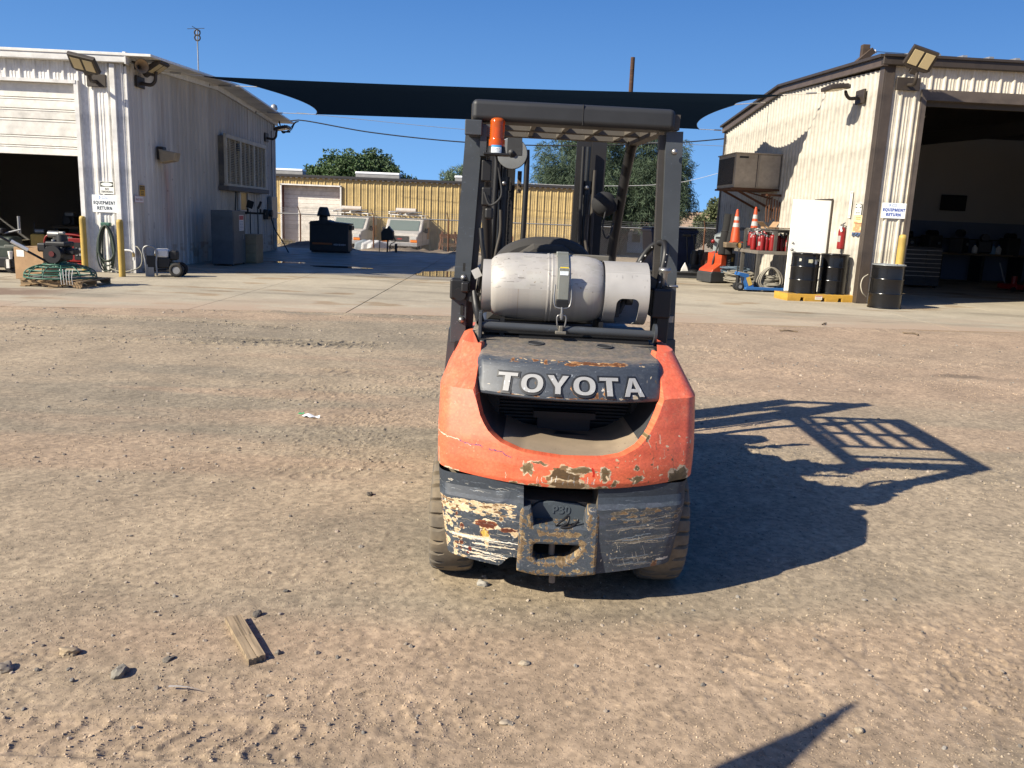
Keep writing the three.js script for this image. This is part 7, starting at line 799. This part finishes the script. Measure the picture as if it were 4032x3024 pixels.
  // switch boxes, handle and cables on the left post, lamp on the right front post
  part('post_fittings', [box(0.05, 0.1, 0.06, -0.41, 1.82, -0.46, 0.008), box(0.05, 0.09, 0.05, -0.405, 1.7, -0.46, 0.01), box(0.045, 0.06, 0.05, -0.39, 1.62, -0.46, 0.015)], blk, F); part('grab_handle', tube([[-0.425, 1.55, -0.42], [-0.415, 1.47, -0.41], [-0.405, 1.4, -0.41], [-0.42, 1.3, -0.42], [-0.43, 1.22, -0.43]], 0.012, 30, 7), blk, F); part('paper_tag', box(0.04, 0.045, 0.002, -0.435, 1.335, -0.39, 0, 0, 0.3, 0.5), M.white, F);
  part('work_lamp', [lathe([[0, -0.05], [0.05, -0.045], [0.08, 0.0], [0.082, 0.04], [0.07, 0.045], [0, 0.04]], 24, 'z').rotateY(Math.PI).translate(0.335, 1.72, -1.9), box(0.05, 0.08, 0.05, 0.39, 1.72, -1.9)], M.blackMatte, F); part('lamp_cable', tube([[0.34, 1.68, -1.86], [0.33, 1.56, -1.86], [0.36, 1.5, -1.86], [0.39, 1.55, -1.88], [0.4, 1.6, -1.9]], 0.006, 24, 6), M.cable, F);
  // --- gas tank, cradle, strap
  const tk = new THREE.Group(); tk.name = 'gas_tank'; F.add(tk); const ty = 1.29, tz = -0.31, alu = std([0.56, 0.545, 0.52], 0.48, 0.25, { map: canTex(1024, 512, (c, w, h) => { const R = rng(66); c.fillStyle = '#dedbd6'; c.fillRect(0, 0, w, h); for (let i = 0; i < 700; i++) { c.fillStyle = R() < 0.5 ? `rgba(120,112,100,${0.07 * R()})` : `rgba(255,252,246,${0.1 * R()})`; const s = 6 + 50 * R(); c.beginPath(); c.ellipse(R() * w, R() * h, s, s * 0.5, 0, 0, 7); c.fill(); } scr(c, R, 190, 0, 0, w, h, 40, 0, ['rgba(90,86,80,.55)', 'rgba(150,145,138,.6)', 'rgba(60,58,56,.5)'], 2); speck(c, R, 320, 0, 0, w, h, 3, ['rgba(70,66,62,.7)', 'rgba(150,130,100,.6)', 'rgba(245,245,245,.8)']); c.strokeStyle = 'rgba(80,74,66,.8)'; c.lineWidth = 2; c.beginPath(); c.moveTo(w * 0.2, h * 0.52); for (let i = 0; i < 12; i++) c.lineTo(w * (0.22 + i * 0.025), h * (0.5 + 0.06 * (R() - 0.5))); c.stroke(); }) });
  const tw = 0.157, xr = [[-0.368, 0.100], [-0.365, 0.118], [-0.352, 0.134], [-0.33, 0.146], [-0.29, 0.154], [-0.24, 0.157], [-0.105, 0.157], [-0.1, 0.1605], [-0.092, 0.1605], [-0.087, 0.157], [-0.082, 0.1605], [-0.076, 0.1605], [-0.07, 0.157], [0.045, 0.157], [0.09, 0.154], [0.13, 0.146], [0.155, 0.134], [0.17, 0.118], [0.176, 0.1], [0.178, 0.0]];
  { const g = grid(72, xr.length - 1, (u, v, i, j) => { const a = u * 2 * Math.PI; return [xr[j][0], ty + Math.sin(a) * xr[j][1], tz + Math.cos(a) * xr[j][1]]; }, (u, v, p) => [(p[0] + 0.4) / 0.8, u * 2]); part('tank_body', g, alu, tk, null, true); }
  const ring = (x0, x1, r, th) => lathe([[r, x0], [r, x1], [r - th, x1], [r - th, x0], [r, x0]], 60, 'x');
  part('foot_ring', ring(-0.402, -0.35, 0.124, 0.006).translate(0, ty - 0.005, tz), alu, tk);
  { const r = 0.147, A = new Brush(mergeVertices(ring(0.165, 0.372, r, 0.006))), Bb = new Brush(mergeVertices(new RoundedBoxGeometry(0.106, 0.128, 0.24, 5, 0.03))); Bb.position.set(0.275, -0.078, 0.12); Bb.updateMatrixWorld(); A.updateMatrixWorld(); const ev = new Evaluator(); ev.attributes = ['position', 'normal']; ev.useGroups = false; const res = ev.evaluate(A, Bb, SUBTRACTION); const g = res.geometry.clone().translate(0, ty - 0.008, tz); part('valve_collar', g, std([0.56, 0.545, 0.52], 0.48, 0.25, { map: sharedGrime }), tk); }
  part('valve', [cyl(0.022, 0.026, 0.12, 0.24, ty - 0.02, tz, 'x'), cyl(0.035, 0.035, 0.03, 0.3, ty - 0.03, tz, 'x', 12), rod([0.25, ty - 0.1, tz + 0.02], [0.31, ty + 0.02, tz - 0.02], 0.014), box(0.03, 0.08, 0.03, 0.235, ty - 0.08, tz + 0.05, 0.006)], M.charcoal, tk);
  { const sx = -0.032, r = 0.166, pts = (a0, a1, rr, w, n) => grid(n, 1, (u, v) => { const a = lerp(a0, a1, u); return [sx + (v - 0.5) * w, ty + Math.sin(a) * rr, tz + Math.cos(a) * rr]; }); const st = part('tank_strap', [grid(24, 1, (u, v) => { const a = lerp(2.6, 0.05, u); return [sx + (0.5 - v) * 0.052, ty + Math.sin(a) * r, tz + Math.cos(a) * r]; }), box(0.058, 0.024, 0.05, sx, ty + r - 0.006, tz + 0.02, 0.005)], G([0.30, 0.32, 0.30], 0.5, 0.4), F, 'greenish metal strap over the tank');
    part('latch_plate', box(0.05, 0.145, 0.02, sx + 0.002, ty + 0.035, tz + 0.185, 0.004, 0.06), G([0.33, 0.35, 0.33], 0.5, 0.4), st); part('warning_sticker', at(new THREE.PlaneGeometry(0.038, 0.036), sx + 0.0, ty + 0.093, tz + 0.2005 - 0.004 + 0.002, -0.05), std([1, 1, 1], 0.5, 0, { map: canTex(128, 128, (c, w, h) => { c.fillStyle = '#dfe6e8'; c.fillRect(0, 0, w, h); c.fillStyle = '#e8cb1e'; c.fillRect(0, 0, w, 44); c.fillStyle = '#1c1a10'; c.font = 'bold 26px sans-serif'; c.textAlign = 'center'; c.fillText('WARNING', w / 2, 32, 112); lines(c, 10, 56, 108, 4, 16, 5, '#6a8094'); }) }), st, null, true);
    part('latch_clip', box(0.056, 0.035, 0.035, sx, ty - 0.055, tz + 0.18, 0.004), blk, st); part('latch_wire', [tube([[sx - 0.036, ty + 0.03, tz + 0.18], [sx - 0.038, ty - 0.04, tz + 0.19], [sx - 0.03, ty - 0.07, tz + 0.195], [sx, ty - 0.075, tz + 0.2], [sx + 0.03, ty - 0.07, tz + 0.195], [sx + 0.04, ty - 0.04, tz + 0.19], [sx + 0.038, ty + 0.03, tz + 0.18]], 0.004, 40, 6)], M.steel, st); part('turnbuckle', [rod([sx, ty - 0.07, tz + 0.2], [sx, ty - 0.125, tz + 0.205], 0.006), ...[-1, 1].map(s => tube([[sx, ty - 0.105, tz + 0.205], [sx + s * 0.018, ty - 0.11, tz + 0.205], [sx + s * 0.018, ty - 0.15, tz + 0.205], [sx + s * 0.008, ty - 0.175, tz + 0.2]], 0.004, 20, 6)), cyl(0.009, 0.009, 0.02, sx, ty - 0.108, tz + 0.205)], M.steel, st); part('clamp_hook', [box(0.05, 0.014, 0.05, sx, ty - 0.185, tz + 0.2, 0.004), box(0.02, 0.03, 0.03, sx, ty - 0.17, tz + 0.2, 0.005)], G([0.3, 0.28, 0.24], 0.5, 0.4), st); }
  part('tank_bar', [rod([-0.40, 1.118, -0.13], [0.40, 1.112, -0.13], 0.019, 16), cyl(0.045, 0.045, 0.012, 0.402, 1.118, -0.13, 'x', 20), box(0.016, 0.12, 0.09, -0.4, 1.12, -0.15, 0.004)], slate, F); part('tank_cradle', [box(0.8, 0.02, 0.3, 0, 1.09, -0.33), box(0.02, 0.1, 0.28, -0.3, 1.1, -0.33), box(0.02, 0.1, 0.28, 0.16, 1.1, -0.33), box(0.6, 0.02, 0.06, 0.08, 1.068, -0.16)], blk, F);
  part('swing_bracket', [box(0.09, 0.14, 0.14, 0.455, 1.24, -0.36, 0.01), box(0.06, 0.25, 0.1, 0.47, 1.08, -0.36, 0.008), box(0.08, 0.06, 0.1, 0.42, 1.325, -0.4, 0.01, 0, 0, -0.5)], blk, F); part('pivot_bolt', [lathe([[0, 0.02], [0.028, 0.018], [0.03, 0], [0.016, -0.01], [0.016, -0.07], [0, -0.07]], 16).translate(0.468, 1.39, -0.36), lathe([[0, 0.012], [0.03, 0.01], [0.032, 0], [0, 0]], 16).translate(0.505, 1.318, -0.34), cyl(0.022, 0.022, 0.03, 0.505, 1.165, -0.34)], M.steel, F);
  part('latch_bracket', [box(0.07, 0.1, 0.08, -0.525, 1.255, -0.4, 0.012), box(0.04, 0.05, 0.12, -0.485, 1.27, -0.37, 0.01), cyl(0.03, 0.03, 0.05, -0.51, 1.235, -0.345, 'z'), beam([-0.5, 1.24, -0.36], [-0.42, 1.22, -0.33], 0.03, 0.05), tube([[-0.44, 1.25, -0.34], [-0.425, 1.18, -0.3], [-0.41, 1.14, -0.24], [-0.4, 1.125, -0.16]], 0.02, 20, 6)], blk, F); part('slotted_plate', [box(0.075, 0.24, 0.02, -0.515, 1.11, -0.402, 0.003)], post, F); part('plate_bolt', [[-0.5, 1.105], [-0.497, 1.31]].map(([x, y]) => lathe([[0, 0.016], [0.012, 0.014], [0.018, 0], [0, 0]], 8, 'z').translate(x, y, -0.39)), M.steel, F); part('plate_slot', [box(0.014, 0.05, 0.004, -0.5, 1.155, -0.39), box(0.012, 0.04, 0.004, -0.497, 1.36, -0.4)], M.blackMatte, F);
  part('gas_hose', [tube([[0.33, 1.30, -0.40], [0.37, 1.42, -0.52], [0.42, 1.50, -0.5], [0.465, 1.525, -0.44], [0.468, 1.48, -0.38], [0.45, 1.36, -0.36], [0.43, 1.24, -0.36]], 0.017, 60, 9)], M.black, F); part('hose_fleck', Array.from({ length: 8 }, (_, i) => box(0.008, 0.005, 0.004, [0.358, 0.372, 0.392, 0.42, 0.469, 0.464, 0.456, 0.446][i], [1.39, 1.425, 1.455, 1.50, 1.47, 1.435, 1.39, 1.34][i], [-0.475, -0.5, -0.5, -0.482, -0.36, -0.352, -0.343, -0.342][i], 0, 0, 0, 0.8)), M.white, F);
  // --- mast
  const ms = new THREE.Group(); ms.name = 'mast'; F.add(ms); const md = SC([0.022, 0.022, 0.024], 0.5);
  for (const s of [-1, 1]) { const X = x => -0.045 + s * x; part('outer_channel', [box(0.035, 2.1, 0.12, X(0.40), 1.17, -2.38), box(0.10, 2.1, 0.02, X(0.365), 1.17, -2.32)], md, ms); part('inner_channel', [box(0.03, 1.98, 0.1, X(0.335), 1.14, -2.4), box(0.12, 2.0, 0.02, X(0.27), 1.15, -2.35)], md, ms); part('lift_cylinder', [cyl(0.037, 0.037, 1.6, X(0.285), 1.0, -2.26), cyl(0.045, 0.045, 0.09, X(0.285), 1.83, -2.26), cyl(0.04, 0.04, 0.04, X(0.285), 1.745, -2.26), cyl(0.016, 0.016, 0.25, X(0.285), 1.98, -2.26)], SC([0.02, 0.023, 0.028], 0.35), ms); part('cylinder_bolt', lathe([[0, 0.012], [0.012, 0.01], [0.018, 0], [0, 0]], 8, 'z').translate(X(0.285), 1.83, -2.214), M.steel, ms);
    part('hydraulic_hose', [tube([[X(0.345), 0.6, -2.2], [X(0.34), 1.2, -2.2], [X(0.335), 1.7, -2.22], [X(0.335), 1.95, -2.24]], 0.014, 30, 7), tube([[X(0.30), 1.65, -2.2], [X(0.295), 1.5, -2.19], [X(0.32), 1.35, -2.17], [X(0.34), 1.1, -2.15]], 0.012, 30, 7)], SC([0.06, 0.052, 0.042], 0.7), ms); part('lift_chain', Array.from({ length: 46 }, (_, i) => box(0.016 + 0.008 * (i % 2), 0.02, 0.01, X(0.245), 0.75 + i * 0.024, -2.3)), M.black, ms); }
  part('mast_cross', [box(0.8, 0.06, 0.06, -0.045, 2.19, -2.36), box(0.8, 0.1, 0.05, -0.045, 0.62, -2.36), box(0.8, 0.08, 0.05, -0.045, 0.2, -2.4)], md, ms); part('chain_anchor', [box(0.03, 0.15, 0.012, -0.225, 1.845, -2.26, 0.003)], G([0.16, 0.12, 0.08], 0.7), ms); for (let i = 0; i < 4; i++) part('anchor_bolt', cyl(0.009, 0.009, 0.02, -0.225, 1.79 + i * 0.037, -2.25, 'z', 10), M.black, ms);
  const pu = part('hose_pulley', [lathe([[0.03, -0.02], [0.1, -0.024], [0.105, -0.02], [0.095, 0], [0.105, 0.02], [0.1, 0.024], [0.03, 0.02]], 32, 'z').translate(-0.285, 2.03, -2.2)], G([0.32, 0.34, 0.35], 0.5, 0.3), ms); part('pulley_bolt', [lathe([[0, 0.03], [0.016, 0.028], [0.022, 0.01], [0.05, 0.005], [0.05, 0], [0, 0]], 16, 'z').translate(-0.29, 2.035, -2.19), box(0.1, 0.12, 0.02, -0.27, 2.08, -2.185)], M.charcoal, pu); part('pulley_hose', [tube([[-0.185, 2.06, -2.2], [-0.18, 1.95, -2.2], [-0.182, 1.5, -2.2], [-0.19, 0.8, -2.2]], 0.019, 30, 8), tube([[-0.385, 2.05, -2.2], [-0.392, 1.5, -2.2], [-0.4, 0.8, -2.2]], 0.019, 30, 8), tube([[0.2, 2.1, -2.2], [0.205, 1.7, -2.2], [0.22, 1.3, -2.2], [0.225, 0.9, -2.2]], 0.013, 30, 8)], M.black, pu);
  part('carriage', [box(0.95, 0.1, 0.06, -0.03, 0.5, -2.6), box(0.95, 0.1, 0.06, -0.03, 0.14, -2.6)], md, F); for (const s of [-0.3, 0.26]) part('fork', [box(0.12, 0.5, 0.05, s, 0.3, -2.66), box(0.12, 0.045, 1.1, s, 0.07, -3.22)], md, F);
}
// ---------------------------------------------------------------- foreground finds
{
  const plank = thing('wood_plank', 'short split grey brown wooden plank lying on the dirt', 'plank', [-0.97, groundH(-0.97, -2.87) + 0.012, -2.87], 0.56);
  const half = (x0, x1, L, e) => { const g = grid(6, 40, (u, v) => { const x = lerp(x0, x1, u), z = (v - 0.5) * L + 0.004 * Math.sin(x * 300), w = 0.003 * (vn(x * 90 + e, v * 14) - 0.5); return [x + 0.004 * (vn(v * 9, e) - 0.5), 0.011 + w - 0.005 * Math.pow(2 * u - 1, 6), z]; }); const pts = [[x0, -0.012], [x1, -0.012], [x1, 0.012], [x0, 0.012]]; return [g, ext(pts, L)]; };
  const pm = std([0.50, 0.40, 0.275], 0.9, 0, { map: rep(T.wood, 2.2) }); pm.map.rotation = Math.PI / 2;
  part('board_half', half(-0.031, -0.002, 0.36, 1), pm, plank); part('board_half', half(0.0, 0.031, 0.345, 7), pm, plank);
  const rock = (label, x, z, s, c, sd, sq = 0.6) => { const R = rng(sd), g = mergeVertices(new THREE.IcosahedronGeometry(1, 3).deleteAttribute('normal').deleteAttribute('uv')), p = g.attributes.position; for (let i = 0; i < p.count; i++) { const a = p.getX(i), b = p.getY(i), d = p.getZ(i), k = 0.6 + 0.7 * vn(a * 1.6 + sd, b * 1.6 + d * 1.1) + 0.2 * vn(a * 4 + sd, d * 4 + b * 5); p.setXYZ(i, a * k * (1 + 0.5 * R.call() * 0), b * k * sq, d * k * 0.75); } g.computeVertexNormals(); const m = toCreasedNormals(g, 0.45); m.scale(s * 0.74, s * 0.74, s * 0.74); return solo('rock', m, std(c, 0.9, 0, { map: rep(T.grime, 8) }), label, 'rock', [x, groundH(x, z) + s * sq * 0.22, z], sd); };
  rock('rounded tan stone at the lower left of the yard', -1.57, -2.74, 0.048, [0.42, 0.33, 0.22], 3, 0.55); rock('angular grey stone below the rounded tan stone', -1.326, -2.62, 0.042, [0.27, 0.25, 0.21], 11, 0.75); rock('flat grey stone at the far left edge of the dirt', -1.735, -2.62, 0.05, [0.33, 0.28, 0.22], 6, 0.5); rock('dark grey stone just above the wooden plank', -0.985, -3.08, 0.026, [0.16, 0.145, 0.125], 14, 0.8); rock('small grey stone beside the lower end of the plank', -0.82, -2.79, 0.02, [0.24, 0.215, 0.18], 19, 0.7); rock('dark stone half buried right of the rounded tan stone', -1.2, -2.72, 0.03, [0.22, 0.195, 0.16], 23, 0.5); rock('dark clod in the dirt left of the forklift', -0.8, -4.6, 0.03, [0.1, 0.085, 0.07], 27, 0.7); rock('pale grey stone under the left rear corner of the forklift', -0.09, -3.44, 0.035, [0.42, 0.4, 0.36], 31, 0.6);
  rock('pale flat stone in the dirt below the forklift bumper', 0.09, -2.79, 0.03, [0.5, 0.42, 0.31], 35, 0.4); rock('small tan stone at the right bottom of the yard', 1.19, -2.45, 0.022, [0.45, 0.37, 0.27], 38, 0.6); rock('flat pale stone at the bottom centre of the dirt', 0.03, -2.42, 0.028, [0.45, 0.38, 0.29], 41, 0.35); rock('dark stone above the broken clods left of plank', -0.93, -3.3, 0.016, [0.13, 0.12, 0.11], 44, 0.7);
  const wr = thing('wrapper', 'crumpled white and green paper wrapper on the dirt', 'litter', [-1.587, groundH(-1.587, -6.33) + 0.008, -6.33], -0.2); part('paper', grid(14, 6, (u, v) => [-0.05 + 0.13 * u, 0.012 * vn(u * 6, v * 3) + 0.014 * Math.sin(u * 5) * Math.sin(v * 3), (v - 0.5) * 0.06]), std([0.8, 0.8, 0.78], 0.7, 0, { side: THREE.DoubleSide }), wr); part('green_end', grid(4, 6, (u, v) => [-0.085 + 0.035 * u, 0.014 + 0.012 * vn(u * 4 + 3, v * 3), (v - 0.5) * 0.055]), std([0.03, 0.36, 0.12], 0.6, 0, { side: THREE.DoubleSide }), wr);
  const lf = solo('dry_blade', [grid(14, 2, (u, v) => [-0.06 + 0.13 * u, 0.012 + 0.008 * Math.sin(u * 3), (v - 0.5) * 0.010 * (1 - u) + 0.03 * u])], std([0.30, 0.28, 0.26], 0.7, 0, { side: THREE.DoubleSide }), 'dry grey blade of plastic strip on the tyre tracks', 'litter', [-1.06, groundH(-1.06, -2.54), -2.54], 0.05);
  for (let i = 0; i < 3; i++) { const p = [[4.3, -13.0], [5.3, -14.2], [6.4, -13.3]][i]; solo('twig', tube([[-0.12, 0.01, 0], [-0.02, 0.02, 0.03], [0.08, 0.012, 0], [0.16, 0.01, 0.03]], 0.012, 14, 5), M.woodGrey, ['twig on the concrete nearest the forklift right side', 'twig lying on the concrete in front of the spill pallet', 'twig at the dirt edge right of the forklift'][i], 'twig', [p[0], 0.005, p[1]], i * 1.1); }
  const w = thing('added_shadow_post', 'added unseen tapered post shaped to cast the bottom right corner shadow', 'post', [-1.22, 0, -0.61]); w.rotation.x = -Math.atan(0.29); part('shaft', lathe([[0, 2.01], [0.012, 2.01], [0.03, 1.86], [0.075, 1.63], [0.10, 1.4], [0.10, 0], [0, 0]], 20), M.woodGrey, w); part('cap', new THREE.SphereGeometry(0.013, 8, 6).translate(0, 2.01, 0), M.steel, w);  // unseen post, added and shaped only to cast the bottom right shadow
}
scene.traverse(o => { if (o.isMesh && o.name && o.castShadow === undefined) shadows(o); });
renderer.render(scene, camera);
